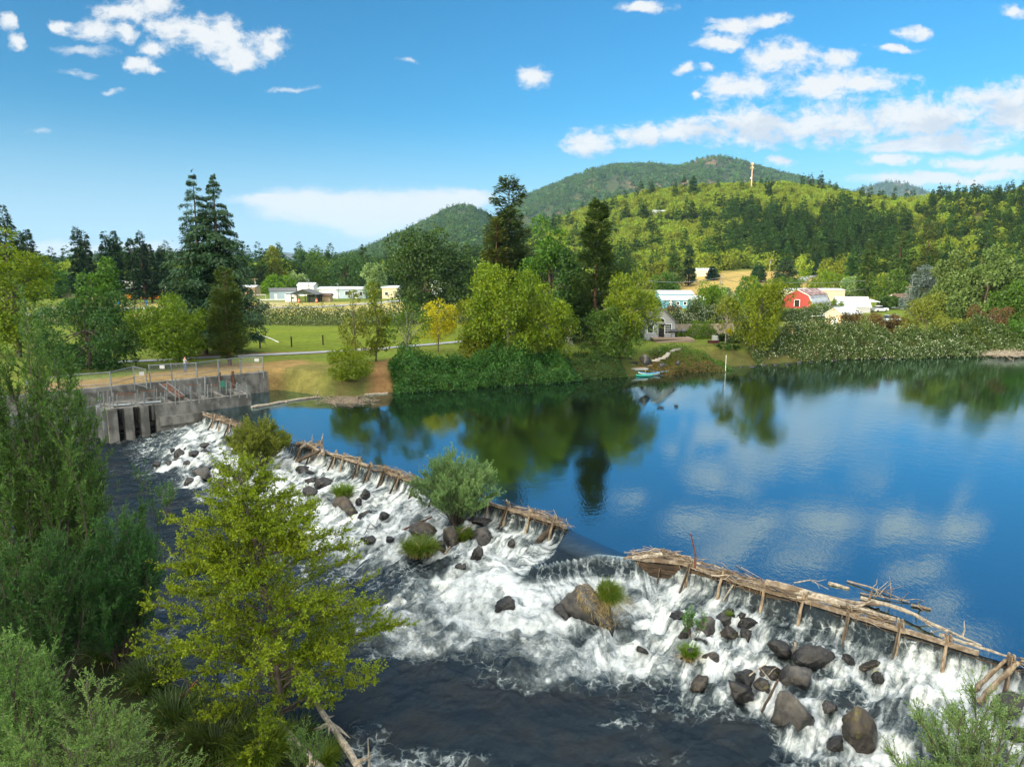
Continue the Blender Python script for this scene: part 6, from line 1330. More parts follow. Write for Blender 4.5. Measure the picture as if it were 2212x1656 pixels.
for sx in (-1, 1):
    m = MB()
    for k, (dx, L) in enumerate(((-.03, .075), (-.01, .085), (.01, .08), (.03, .065))): m.tube([(sx * (.09 + dx * .5), .35, 1.17 - k * .012), (sx * (.07 + dx), .40, 1.18 - k * .012), (sx * (.045 + dx), .41, 1.16 - k * .012)], .011, 5)
    m.tube([(sx * .10, .33, 1.17), (sx * .07, .36, 1.21)], .012, 5); m.build('hand', skin, t)
k = 1.14; skin_mesh('shirt', [(0, 0, .93, .165, .13), (0, 0, 1.15, .16, .125), (0, 0, 1.39, .195, .13), (0, 0, 1.48, .09, .08), (-.22, 0, 1.41, .08), (-.255, .04, 1.22, .066), (.22, 0, 1.41, .08), (.255, .04, 1.22, .066)], [(0, 1), (1, 2), (2, 3), (2, 4), (4, 5), (2, 6), (6, 7)], shirtm, t)
skin_mesh('trousers', [(0, 0, .94, .16, .12), (-.105, 0, .86, .115), (-.13, .06, .50, .085), (-.15, .0, .09, .07), (.105, 0, .86, .115), (.17, -.02, .50, .085), (.24, -.1, .09, .07)], [(0, 1), (1, 2), (2, 3), (0, 4), (4, 5), (5, 6)], jeansm, t)
hv, hf = g_rock(np.random.default_rng(1), (.095, .11, .075), facets=20, hi=False); npmesh('hair', hv + [0, .005, 1.715], hf, hairm, t, smooth=True, local=True)
MB().box((0, .42, 1.17), (.16, .09, .03)).build('held_device', black_r, t)
for sx in (-1, 1): MB().box((sx * .19 - .0, .03 if sx < 0 else -.02, .035), (.09, .26, .07)).build('shoe', black_r, t)
# ================================================================ path, road, track
def strip(name, pts, w, mat, lift=.05, z=None):
    C = np.array(pts, float); L = np.r_[0, np.cumsum(np.hypot(*np.diff(C, axis=0).T))]; s = np.arange(0, L[-1], 1.2); X = np.interp(s, L, C[:, 0]); Y = np.interp(s, L, C[:, 1]); d = unit(np.stack([np.gradient(X), np.gradient(Y)], 1)); n = np.stack([-d[:, 1], d[:, 0]], 1)
    rows = []
    for k in (-1, -.33, .33, 1): x_ = X + n[:, 0] * w / 2 * k; y_ = Y + n[:, 1] * w / 2 * k; rows.append(np.stack([x_, y_, gz(x_, y_) + lift], 1))
    V = np.stack(rows, 1); i = np.arange(len(s) * 4).reshape(-1, 4); q = np.stack([i[:-1, :-1], i[:-1, 1:], i[1:, 1:], i[1:, :-1]], -1).reshape(-1, 4)[:, ::-1]
    return tag(npmesh(name, V.reshape(-1, 3), q, mat, smooth=True), kind='structure')
asph = M('pale_asphalt', (.34, .36, .39), (.27, .29, .32), scale=1.5, rough=.9)
strip('path', [P(u, v, 2.7)[:2] for u, v in ((180, 782), (258, 776), (440, 767), (640, 757), (740, 752), (860, 746), (985, 736), (1060, 728))], 1.9, asph, .09)
strip('track', [(-190, 186), (-100, 186), (-55, 188), (-32, 226), (-10, 236), (40, 240)], 4, asph, .12); strip('road', [(-160, 120), (-118, 150), (-100, 172), (-92, 186)], 5, asph, .1)
strip('hill_road', [Q(1730, 598, 300)[:2], Q(1740, 590, 318)[:2], Q(1765, 582, 332)[:2]], 4, asph, .3)
# ================================================================ field things
def tsp(u, v, z=2.8):
    for _ in range(5): p = P(u, v, z); z = gz1(p[0], p[1])
    return P(u, v, z)
for (u, v, lb) in ((562, 752, 'dark wooden post on the lawn nearest the cedar'), (630, 749, 'second dark wooden post from the cedar'), (698, 745, 'third dark wooden post, just left of the bare-topped alder'), (820, 740, 'dark wooden post behind the sparse alder')):
    p = tsp(u, v); o = MB().box((0, 0, .72), (.17, .17, 1.5)).box((0, 0, 1.50), (.13, .13, .06)).build('wooden_post', M('dark_post', (.045, .03, .02), (.03, .02, .014), scale=6)); o.location = p; tag(o, lb, 'post', 'posts across the lawn')
a, b = tsp(559, 724), tsp(602, 740); tag(MB().tube([a + [0, 0, .08], (a + b) / 2 + [.3, 0, .08], b + [0, 0, .08]], .07, 6).build('irrigation_pipe', white_p, None, loc=a), 'white pipe lying across the mown lawn', 'pipe')
def goal(label, x, y, w, rz):
    t = thing('football_goal', label, 'goal', (x, y, gz1(x, y)), rz); m = MB()
    m.tube([(-w / 2, 0, 0), (-w / 2, 0, 2.3), (w / 2, 0, 2.3), (w / 2, 0, 0)], .09, 6); m.build('frame', white_p, t)
    m = MB(); m.quad((-w / 2, 0, 2.3), (w / 2, 0, 2.3), (w / 2, 1.8, 0), (-w / 2, 1.8, 0)); m.add([(-w / 2, 0, 0), (-w / 2, 0, 2.3), (-w / 2, 1.8, 0)], [(0, 1, 2)]); m.add([(w / 2, 0, 0), (w / 2, 0, 2.3), (w / 2, 1.8, 0)], [(0, 1, 2)]); m.build('net', net_m, t)
x = Q(593, 660, 186)[0]; goal('white football goal in front of the pale blue classroom', x, 186, 7.3, .0); x = Q(556, 645, 218)[0]; goal('farther white football goal right of the cedar', x, 218, 5, .5)
# ================================================================ buildings
def house(name, label, cat, u, v, y, w, d, h, rh, wall, roof, rz=0., gable='x', over=.35, wins=(), doors=(), base=None, z0=None, gablem=None, frame=None, extra=None):
    """box house; gable='x': ridge along local x, 'y': ridge along local y (gable faces viewer); wins: (x, z, w, h) on the front (-y) face"""
    x = Q(u, v, y)[0]; z = gz1(x, y) if z0 is None else z0; t = thing(name, label, cat, (x, y, z), rz)
    m = MB(); w2, d2 = w / 2, d / 2
    if gable == 'y': m.add([(-w2, -d2, -.5), (w2, -d2, -.5), (w2, -d2, h), (0, -d2, h + rh), (-w2, -d2, h), (-w2, d2, -.5), (w2, d2, -.5), (w2, d2, h), (0, d2, h + rh), (-w2, d2, h)], [(0, 1, 2, 3, 4), (9, 8, 7, 6, 5), (1, 6, 7, 2), (5, 0, 4, 9)])
    else: m.add([(-w2, -d2, -.5), (-w2, d2, -.5), (-w2, d2, h), (-w2, 0, h + rh), (-w2, -d2, h), (w2, -d2, -.5), (w2, d2, -.5), (w2, d2, h), (w2, 0, h + rh), (w2, -d2, h)], [(4, 3, 2, 1, 0), (5, 6, 7, 8, 9), (0, 5, 9, 4), (6, 1, 2, 7)])
    m.build('wall', wall, t); m = MB(); th_ = .14
    if gable == 'y':
        sl_ = rh / w2
        for s in (-1, 1):
            e = (s * (w2 + over), h - over * sl_ + .05); r_ = (0, h + rh + .05); m.add([(e[0], -d2 - over, e[1]), (e[0], d2 + over, e[1]), (r_[0], d2 + over, r_[1]), (r_[0], -d2 - over, r_[1]), (e[0], -d2 - over, e[1] + th_), (e[0], d2 + over, e[1] + th_), (r_[0], d2 + over, r_[1] + th_), (r_[0], -d2 - over, r_[1] + th_)], [(0, 1, 2, 3), (7, 6, 5, 4), (0, 4, 5, 1), (3, 7, 4, 0), (1, 5, 6, 2)])
    else:
        sl_ = rh / d2
        for s in (-1, 1):
            e = (s * (d2 + over), h - over * sl_ + .05); r_ = (0, h + rh + .05); m.add([(-w2 - over, e[0], e[1]), (w2 + over, e[0], e[1]), (w2 + over, r_[0], r_[1]), (-w2 - over, r_[0], r_[1]), (-w2 - over, e[0], e[1] + th_), (w2 + over, e[0], e[1] + th_), (w2 + over, r_[0], r_[1] + th_), (-w2 - over, r_[0], r_[1] + th_)], [(0, 1, 2, 3), (7, 6, 5, 4), (0, 4, 5, 1), (3, 7, 4, 0), (1, 5, 6, 2)])
    m.build('roof', roof, t)
    for (wx, wz, ww_, wh) in wins:
        f = MB()
        for a_, b_ in (((wx - ww_ / 2 - .05, wz), (.1, wh + .2)), ((wx + ww_ / 2 + .05, wz), (.1, wh + .2))): f.box((a_[0], -d2 - .03, a_[1]), (b_[0], .08, b_[1]))
        for s in (-1, 1): f.box((wx, -d2 - .03, wz + s * (wh / 2 + .05)), (ww_ - .002, .08, .1))
        fo_ = f.build('window', frame or white_p, t); MB().box((wx, -d2 - .01, wz), (ww_, .04, wh)).build('pane', glass_d, fo_)
    for (wx, ww_, wh, mt) in doors: MB().box((wx, -d2 - .02, wh / 2), (ww_, .06, wh)).build('door', mt, t)
    return t
house('classroom', 'pale blue portable classroom with a white gable end beyond the field', 'building', 612, 640, 236, 8.2, 5, 2.9, .8, blue_w, shingle_g, .25, 'x', .3, [(1.5, 1.6, 1.2, 1.0)], [(-2.2, .9, 2.0, white_p)])
house('trailer', 'small white trailer parked between the classroom and the pavilion', 'trailer', 630, 645, 222, 3.6, 2, 1.9, .15, white_p, white_p, .05, 'x', .05, [(.6, 1.2, .7, .5)], [])
t = house('long_classroom', 'long white and blue classroom building right of the pavilion', 'building', 744, 636, 248, 16, 7, 3.2, .6, blue_w, metal_w, .0, 'x', .5, [(-6.6, 1.6, 1.3, 1.3), (-4.8, 1.6, 1.3, 1.3), (2.2, 1.8, 2.2, 1.3), (6.5, 1.7, 1.0, 1.2)], [(-1.5, 1.0, 2.1, white_p), (4.8, 1., 2.1, white_p)]); MB().box((-5.0, -3.53, 1.6), (6, .04, 3.1)).build('white_bay', white_p, t)
house('school_building', 'low building with a white roof behind the pavilion', 'building', 665, 628, 270, 6, 6, 3.8, .9, white_p, metal_w, 0, 'x')
house('school_building', 'cream building half hidden behind the large maple', 'building', 846, 642, 240, 5, 8, 3.6, .5, cream_w, metal_w, 0, 'x', .4, [(-1, 1.7, 1, 1)]); house('school_building', 'white roofed building glimpsed behind the large maple', 'building', 955, 628, 270, 8, 8, 4.4, .8, white_p, metal_w, 0, 'x')
house('shed', 'small tan shed with a brown roof right of the pavilion', 'shed', 703, 646, 224, 3.8, 3.5, 1.8, .6, tan_w, shingle_b, 0, 'x')
house('school_building', 'brown and white building right of the cedar', 'building', 536, 627, 262, 7, 6, 3.4, .5, tan_w, metal_w, 0, 'x', .3, [(-1, 1.6, 1.4, 1)])
house('school_building', 'long white building behind the dark pines', 'building', 297, 620, 275, 17, 10, 5.2, .4, white_p, metal_w, 0, 'x', .3, [(-5, 2, 2, 1.4), (0, 2, 2, 1.4), (5, 2, 2, 1.4)]); house('school_building', 'low brown building left of the school buses', 'building', 160, 635, 255, 16, 8, 3, .6, tan_w, shingle_b, 0, 'x', .4, [(-4, 1.6, 1.4, 1), (2, 1.6, 1.4, 1)])
# pavilion: open, posts and roof
x = Q(662, 640, 220)[0]; t = thing('pavilion', 'open picnic pavilion with a grey roof and dark green gable', 'pavilion', (x, 220, gz1(x, 220)), -.1)
for px_ in (-3.9, -1.4, 1.4, 3.9):
    for py_ in (-2.4, 2.4): MB().box((px_, py_, 1.15), (.22, .22, 2.5)).build('post', dgreen_w, t)
m = MB()
for s in (-1, 1): m.add([(s * 4.5, -3, 2.35), (s * 4.5, 3, 2.35), (0, 3, 3.9), (0, -3, 3.9), (s * 4.5, -3, 2.5), (s * 4.5, 3, 2.5), (0, 3, 4.05), (0, -3, 4.05)], [(0, 1, 2, 3), (7, 6, 5, 4), (0, 4, 5, 1), (3, 7, 4, 0), (1, 5, 6, 2)])
m.build('roof', shingle_g, t); MB().add([(-4.2, -2.6, 2.42), (4.2, -2.6, 2.42), (0, -2.6, 3.86), (-4.2, -2.5, 2.42), (4.2, -2.5, 2.42), (0, -2.5, 3.86)], [(0, 1, 2), (5, 4, 3), (0, 3, 4, 1)]).build('gable', dgreen_w, t); MB().box((1.8, 1.2, 1.1), (3.6, 2., 2.2)).build('back_room', dgreen_w, t)
def barrel(label, u, v, y):
    x = Q(u, v, y)[0]; t = thing('traffic_barrel', label, 'barrel', (x, y, gz1(x, y))); MB().tube([(0, 0, 0), (0, 0, .12)], .42, 10).build('base', black_r, t); MB().tube([(0, 0, .12), (0, 0, .5), (0, 0, 1.25)], [.36, .34, .28], 12).build('drum', orange_p, t); MB().tube([(0, 0, .62), (0, 0, .76)], .345, 12).build('reflective_band', white_p, t)
barrel('orange striped barrel at the left of the pavilion', 646, 650, 216); barrel('orange striped barrel at the right of the pavilion', 684, 650, 216)
# school buses
def bus(label, u, y, rz, first):
    x = Q(u, 638, y)[0]
    if first is not None:
        o = copy_tree(first); o.location = (x, y, gz1(x, y)); o.rotation_euler = (0, 0, rz); o['label'] = label; return o
    t = thing('school_bus', label, 'bus', (x, y, gz1(x, y)), rz, 'school buses parked behind the pines'); m = MB(); m.xprism([(-1.2, .5), (1.2, .5), (1.2, 2.7), (.9, 3.0), (-.9, 3.0), (-1.2, 2.7)], -4.6, 3.8); m.xprism([(-1.1, .5), (1.1, .5), (1.1, 1.55), (-1.1, 1.55)], 3.8, 5.3); m.build('body', yellow_bus, t)
    for s in (-1, 1): MB().box((-.5, s * 1.21, 2.2), (7.6, .03, .7)).build('window_band', glass_d, t)
    MB().box((3.82, 0, 2.2), (.04, 2.1, .9)).build('windscreen', glass_d, t); MB().box((-.4, 0, 3.03), (7.8, 1.5, .05)).build('roof_panel', white_p, t)
    for wx in (-2.6, 3.6):
        for s in (-1, 1): MB().tube([(wx, s * 1.24, .5), (wx, s * .95, .5)], .5, 12).build('wheel', black_r, t)
    for s in (-1, 1): MB().tube([(5.3, s * .8, 1.0), (5.36, s * .8, 1.0)], .13, 8).build('headlight', white_p, t)
    return t
b0 = bus('leftmost school bus of the row behind the pines', 236, 236, -1.15, None)
for u, lb in ((258, 'second school bus from the left behind the pines'), (280, 'third school bus from the left behind the pines'), (302, 'fourth school bus from the left, under the tallest field pine'), (325, 'fifth school bus from the left behind the pines'), (346, 'rightmost school bus, beside the cedar')): bus(lb, u, 238, -1.15, b0)
for u, lb in ((255, 'left of two bright blue padded posts at the edge of the field'), (315, 'right of two bright blue padded posts at the edge of the field')):
    x = Q(u, 650, 196)[0]; t = thing('padded_post', lb, 'post', (x, 196, gz1(x, 196)), 0, 'blue padded posts'); bl = M('bright_blue_vinyl', (.02, .22, .55), rough=.5); MB().tube([(0, 0, 0), (.03, 0, .7), (-.05, 0, 1.2), (0, 0, 1.7)], [.22, .2, .3, .26], 9).build('padding', bl, t); MB().box((.12, 0, 1.25), (.55, .2, .25)).build('flap', bl, t)
# poles and lines
def pole(label, u, v0, v1, y, arms=1, lamp=False, cat='utility pole', wood_=True):
    b = Q(u, v1, y); z = gz1(b[0], y); top = Q(u, v0, y)[2]; t = thing('utility_pole', label, cat, (b[0], y, z)); H = top - z; MB().tube([(0, 0, -.3), (0, 0, H)], [.17, .11], 8).build('shaft', postw if wood_ else galv, t)
    for k in range(arms): MB().box((0, -.15, H - .5 - k * .9), (2.2, .1, .12)).build('crossarm', postw, t)
    if arms: MB().tube([(.25, -.2, H - 2.2), (.25, -.2, H - 1.3)], .22, 8).build('transformer', galv, t)
    if lamp: MB().tube([(0, 0, H), (0, -.6, H + .15), (0, -1.2, H + .1)], .05, 5).box((0, -1.4, H + .08), (.9, .6, .14)).build('lamp_head', galv, t)
    return t, np.array([b[0], y, top])
pole('wooden pole beyond the field right of the cedar', 552, 600, 630, 262); pole('white lamp pole behind the pavilion', 668, 604, 640, 258, 0, True, 'lamp pole', False); pole('thin white lamp pole by the long classroom', 731, 613, 640, 238, 0, True, 'lamp pole', False); pole('wooden pole among the dark pines at the far left', 231, 592, 620, 255)
_, pa = pole('tall utility pole in front of the golden field', 1555, 596, 632, 190, 2, True); _, pb = pole('utility pole near the houses at the hill foot', 1662, 559, 590, 330, 1); _, pc_ = pole('utility pole behind the leaning alder', 1612, 601, 625, 205, 1); _, pd_ = pole('utility pole in front of the blue spruce', 1963, 615, 650, 170, 1); pole('short pole with a street lamp above the spruce', 1968, 594, 640, 185, 0, True, 'lamp pole', False)
def wire(label, a, b, sag=.8):
    q = np.linspace(0, 1, 14)[:, None]; X = a + (b - a) * q; X[:, 2] -= sag * 4 * (q * (1 - q))[:, 0]; tag(MB().tube(X, .045, 4).build('power_line', galv, None, loc=a), label, 'wire')
e0 = Q(1400, 606, 185); wire('upper power line left of the tall utility pole', e0, pa - [0, 0, .4]); wire('lower power line left of the tall utility pole', e0 - [0, 0, 2.4], pa - [0, 0, 3.0]); wire('power line between the tall pole and the next pole', pa - [0, 0, .4], pc_ - [0, 0, .4]); e1 = Q(1870, 606, 215); wire('upper power line crossing above the red barn', pc_ - [0, 0, .4], e1); wire('lower power line crossing above the red barn', pc_ - [0, 0, 3], e1 - [0, 0, 2.6])
# --- right bank buildings
house('metal_building', 'long teal building with a pale blue metal roof beside the golden field', 'building', 1470, 645, 190, 10.8, 7, 2.1, .9, teal_w, metal_w, 0, 'x', .4, [(-1.5, 1.2, .7, .8), (.4, 1.2, .7, .8)], [(-3.4, .8, 1.9, white_p), (2.4, .9, 1.9, white_p), (4.2, .9, 1.9, white_p)])
house('metal_building', 'second pale blue roof behind the long teal building', 'building', 1455, 640, 200, 9, 7, 3.2, .7, teal_w, metal_w, 0, 'x')
x = Q(1458, 655, 178)[0]; t = thing('storage_tank', 'rusty red cylinder tank lying in front of the teal building', 'tank', (x, 178, gz1(x, 178))); MB().tube([(-1.75, 0, .62), (-1.6, 0, .62), (1.6, 0, .62), (1.75, 0, .62)], [.3, .5, .5, .3], 12).build('shell', rust, t); MB().box((-1.1, 0, .1), (.2, .9, .4)).box((1.1, 0, .1), (.2, .9, .4)).build('saddle', conc, t)
house('shed', 'cream metal shed with a pale roof standing alone on the golden field', 'shed', 1522, 592, 330, 7.6, 6, 2.6, .7, cream_w, metal_w, -.35, 'x', .2)
house('hill_house', 'small dark roofed house above the cream shed', 'house', 1539, 574, 385, 5.5, 6, 2.2, .9, tan_w, shingle_b, 0, 'x', z0=14.2); house('hill_house', 'long white house at the foot of the hill', 'house', 1612, 570, 390, 9, 7, 2.6, .8, white_p, metal_w, 0, 'x', .3, [(-2.5, 1.4, 1, 1), (1, 1.4, 1, 1)], z0=13.5); house('hill_house', 'white house with a carport right of the long white one', 'house', 1648, 570, 388, 7, 6, 2.4, .8, white_p, shingle_g, .1, 'x', .3, [(1.5, 1.4, 1, 1)], z0=14.5)
j = int(np.abs(HN['U'][0] - 1424).argmin()); i = int(np.abs(proj(HN['X'][:40, j], HN['Y'][:40, j], HN['Z'][:40, j])[1] - 477).argmin()); t = house('hill_house', 'white roofed house high up among the trees on the hillside', 'house', 1424, 474, float(HN['Y'][i, j]), 11, 7, 3.5, 1., white_p, metal_w, .2, 'x', .4, [(-2, 1.6, 1.2, 1)], z0=float(HN['Z'][i, j]) + 4)
# cottage
t = house('cottage', 'grey sided cottage with a steep gable and white framed windows facing the pond', 'cottage', 1417, 700, 115, 4.7, 9, 2.45, 2.05, grey_w, shingle_g, -.06, 'y', .45, [(1.25, 1.3, .95, 1.45), (-1.5, 1.3, .8, 1.3)], [(.25, .9, 2.0, black_r)], z0=3.1)
f = MB()
for k in range(8):
    a0, a1 = math.pi * k / 8, math.pi * (k + 1) / 8; f.bar((.1 + .65 * math.cos(a0), -4.55, 2.35 + .65 * math.sin(a0)), (.1 + .65 * math.cos(a1), -4.55, 2.35 + .65 * math.sin(a1)), .1, .08)
f.bar((-.6, -4.55, 2.32), (.8, -4.55, 2.32), .1, .08); fo_ = f.build('arched_window', white_p, t); m = MB(); m.add([(.1 + .62 * math.cos(math.pi * k / 10), -4.52, 2.35 + .62 * math.sin(math.pi * k / 10)) for k in range(11)], [tuple(range(11))]); m.build('pane', glass_d, fo_)
f = MB()
for dx in (-.2, .1, .3): f.bar((1.12 + dx, -4.56, .6), (1.12 + dx, -4.56, 2.0), .03)
for dz in (.95, 1.3, 1.65): f.bar((.8, -4.56, dz), (1.72, -4.56, dz), .03)
f.build('glazing_bar', white_p, t); MB().box((.72, -4.6, 2.0), (.1, .16, .25)).build('wall_lamp', black_r, t)
p = P(1452, 738, 2.6); gzp = gz1(p[0], p[1]); t = thing('deck', 'brown board deck with a ramp in front of the cottage', 'deck', (p[0], p[1], gzp)); MB().box((.2, 1.7, .38), (6.2, 3.2, .16)).build('deck_boards', deckw, t); MB().box((.2, .07, .14), (6.2, .05, .30)).build('skirt', M('deck_skirt', (.12, .09, .07)), t); m = MB(); m.add([(-2.7, -1.5, 0), (-2.6, -.6, 0), (3.2, -.0, .46), (3.2, -1.0, .46), (-2.7, -1.5, -.3), (-2.6, -.6, -.3), (3.2, 0, -.3), (3.2, -1.0, -.3)], [(0, 3, 2, 1), (0, 4, 7, 3), (3, 7, 6, 2), (1, 2, 6, 5)]); m.build('ramp', deckw, t)
dz0 = gzp + .46
def grill(label, u, s):
    q = Q(u, 720, p[1] + 2.2); t = thing('barbecue_grill', label, 'grill', (q[0], q[1], dz0)); m = MB()
    for sx in (-.4 * s, .4 * s):
        for sy in (-.22, .22): MB().bar((sx, sy, 0), (sx, sy, .75), .05).build('leg', black_r, t)
    MB().box((0, 0, .85), (1.7 * s, .55, .18)).build('firebox', black_r, t); m = MB(); m.xprism([(-.28, .94), (.28, .94), (.26, 1.14), (.1, 1.28), (-.1, 1.28), (-.26, 1.14)], -.5 * s, .5 * s); m.build('lid', M('grill_lid', (.10, .11, .13), rough=.35), t)
grill('long black gas grill on the deck beside the cottage wall', 1455, 1.0); grill('smaller black grill right of the long one', 1476, .6)
t = thing('wooden_fence', 'weathered board fence behind the clipped green hedge', 'fence', Q(1510, 710, 117)); a, b = Q(1440, 705, 117)[:2], Q(1585, 705, 119)[:2]; m = MB(); rr_ = np.random.default_rng(4)
for k in np.linspace(0, 1, 76): c = a + (b - a) * k; h_ = 2.0 + rr_.uniform(-.05, .05); g_ = gz1(*c); m.box((c[0], c[1], g_ + h_ / 2), (.142, .03 + rr_.uniform(0, .01), h_))
m.build('boards', fencew, t, local=False)
for zz in (.5, 1.6): MB().bar((*(a + [0, .06]), gz1(*a) + zz), (*(b + [0, .06]), gz1(*b) + zz), .06, .1).build('fence_rail', fencew, t, local=False)
for (u, v, w_, h_, mt, lb) in ((1545, 737, .95, .85, white_p, 'white planter box at the edge of the cottage lawn'), (1571, 733, .8, 1.1, white_p, 'taller white planter beside the leaning alder'), (1541, 741, 1.6, .35, M('dark_red_wood', (.10, .025, .02)), 'low dark red trough in front of the white planter')):
    q = tsp(u, v); t = thing('planter', lb, 'planter', q); m = MB(); m.prism([(-w_ / 2, -.3), (w_ / 2, -.3), (w_ / 2, .3), (-w_ / 2, .3)], 0, h_); m.build('box', mt, t); MB().box((0, 0, h_ + .02), (w_ + .08, .68, .05)).build('rim', mt, t)
# dock, boxes, boards
p = P(1374, 801, .55) + np.array([0, 1.0, .12]); t = thing('dock', 'small wooden dock on posts at the pond edge below the cottage', 'dock', (p[0], p[1], 0), R(12)); MB().box((0, .6, .80), (3.0, 2.0, .12)).box((2.1, 1.3, .86), (1.5, 1.1, .10), ry=-.1).build('deck_boards', deckw, t); MB().box((.1, -.44, .68), (3.2, .08, .22)).build('fascia', M('grey_plank', (.35, .37, .38), (.26, .28, .29), scale=4), t)
for sx in (-1.5, -.2, 1.4):
    for sy in (-.3, 1.4): MB().tube([(sx, sy, -2.2), (sx, sy, .74)], .09, 7).build('pile', postw, t)
MB().bar((-1.5, -.35, -.1), (-.8, -.35, .5), .1).bar((-.2, -.35, .05), (-.7, -.35, .5), .1).build('brace', postw, t)
q = np.array([p[0] - .5, p[1] + .8, .865]); t = thing('storage_bench', 'black storage bench with a backrest on the dock', 'bench', q, R(12)); MB().box((0, 0, .3), (1.9, .7, .6)).build('box', black_r, t); MB().box((-.3, .4, .75), (1.3, .12, .75)).build('backrest', black_r, t); MB().box((0, -.02, .63), (1.95, .75, .05)).build('lid', black_r, t)
def kayak(label, u, v, L, wid, rz, top, hull, zz=.08, sup=False):
    q = P(u, v, 0); t = thing('paddle_board' if sup else 'kayak', label, 'paddle board' if sup else 'kayak', (q[0], q[1], zz), rz); k = np.linspace(-1, 1, 15); wd = wid / 2 * (1 - np.abs(k) ** 2.6) + .015; hh = (.05 if sup else .17) + (.05 if sup else .16) * k ** 4
    def half(dz0, dz1, sc):
        V = []; 
        for x_, w_, h_ in zip(k * L / 2, wd, hh): V += [(x_, -w_, h_), (x_, -w_ * sc, h_ + dz0 * (1 if w_ > .03 else .2)), (x_, 0, h_ + dz1), (x_, w_ * sc, h_ + dz0 * (1 if w_ > .03 else .2)), (x_, w_, h_)]
        return V, [(i * 5 + j, i * 5 + j + 1, (i + 1) * 5 + j + 1, (i + 1) * 5 + j) for i in range(14) for j in range(4)]
    m = MB(); m.add(*half(-.14 if not sup else -.08, -.2 if not sup else -.1, .75)); m.build('hull', hull, t, smooth=True)
    m = MB(); m.add(*half(.05, .07, .6)); m.build('top', top, t, smooth=True)
    if not sup: MB().tube([(-.15 + .34 * math.cos(a_), .19 * math.sin(a_), .245) for a_ in np.linspace(0, 2 * math.pi, 13)], .025, 5, False).build('cockpit_rim', black_r, t)
kb = M('kayak_blue', (.02, .26, .60), (.03, .34, .66), rough=.35); kw = M('kayak_white', (.72, .74, .72), rough=.35); kt = M('kayak_teal', (.03, .50, .42), rough=.4); kg = M('kayak_green', (.22, .62, .05), rough=.4); ko = M('kayak_coral', (.80, .62, .52), (.75, .25, .12), scale=1.2, rough=.4)
kayak('blue and white kayak nearest the viewer beside the dock', 1402, 810, 2.8, .80, -.12, kb, kw); kayak('white kayak with an orange patch close to the dock', 1401, 803, 2.3, .7, -.05, ko, kw); kayak('blue kayak floating farthest right of the dock', 1424, 806, 2.4, .72, -.1, kb, kw); kayak('teal paddle board lying low left of the kayaks', 1392, 812.5, 2.2, .7, -.05, kt, kt, sup=True); kayak('lime green paddle board behind the right blue kayak', 1436, 804.5, 1.6, .65, -.03, kg, kg, sup=True); kayak('green paddle board behind the white kayak', 1412, 800.8, 2.0, .6, -.04, kt, kg, sup=True)
zf = lambda x, y: (1309.5 + .12 * x, 654.8 + .12 * y)
stone = M('step_stone', (.36, .34, .31), (.25, .24, .22), scale=4, rough=.9)
for i, (x, y, w_) in enumerate([(840, 1078, 1.0), (890, 1030, .85), (930, 1010, .6), (1005, 990, .8), (1060, 962, .6), (1085, 943, .6), (1105, 918, .5), (1120, 895, .5), (1190, 856, .6), (1240, 835, .8), (1295, 820, .7)]):
    q = tsp(*zf(x, y), 1.2); r = np.random.default_rng(300 + i); an = np.sort(r.uniform(0, 6.28, 7)); o = MB().prism([(w_ * .62 * math.cos(a_), .28 * math.sin(a_)) for a_ in np.linspace(0, 5.6, 7) + r.uniform(-.2, .2, 7)], -.08, .07).build('stone_step', stone); o.location = q; tag(o, 'flat grey stone step on the slope between the dock and the lawn', 'step', 'stone steps up from the dock')
for i, (x, y, w_, h_, lb) in enumerate([(700, 1010, 1.5, 1.2, 'large tilted grey boulder on the bank above the dock'), (985, 1110, .9, .5, 'grey rock at the water right of the dock'), (1110, 1180, .8, .5, 'brownish rock at the water below the steps'), (1190, 1185, .7, .75, 'pointed pale rock at the water below the steps'), (955, 872, .4, .35, 'small pale round rock on the upper slope'), (1295, 1080, .7, .5, 'grey rock half hidden in the rusty shrubs'), (1500, 1195, 1., .3, 'flat pale rock at the waterline below the rusty shrubs')]):
    q = tsp(*zf(x, y), .5); q[2] = max(q[2], 0); r = np.random.default_rng(320 + i); V, f = g_rock(r, (w_ * .55, w_ * .4, h_ * .6), hi=False); o = npmesh('bank_rock', V, f, rk_grey, smooth=True); o.location = q; tag(o, lb, 'rock')
r = np.random.default_rng(345)
for i, u in enumerate(list(np.linspace(1110, 1235, 6)) + list(np.linspace(1600, 2130, 22))):
    v = np.interp(u, [1000, 1240, 1470, 1560, 1800, 2000, 2212], [838, 823, 803, 796, 777, 770, 765]) + r.uniform(-1, 1.5); q = P(u, v, 0); w_ = r.uniform(.4, 1.1); V, f = g_rock(r, (w_ * .6, w_ * .4, w_ * .28), hi=False); o = npmesh('bank_rock', V, f, rk_grey if i % 3 else rk_dark, smooth=True); o.location = q; tag(o, 'small stone at the waterline under the overgrown far bank', 'rock', 'stones along the far waterline')
p = P(1567, 803, 0); tag(MB().tube([p - [0, 0, 1], p + [0, 0, 2.2]], .035, 7).tube([p + [0, 0, 2.2], p + [0, 0, 2.26]], .05, 7).build('marker_pole', white_p, None, loc=p), 'white marker pole standing at the water edge', 'pole')
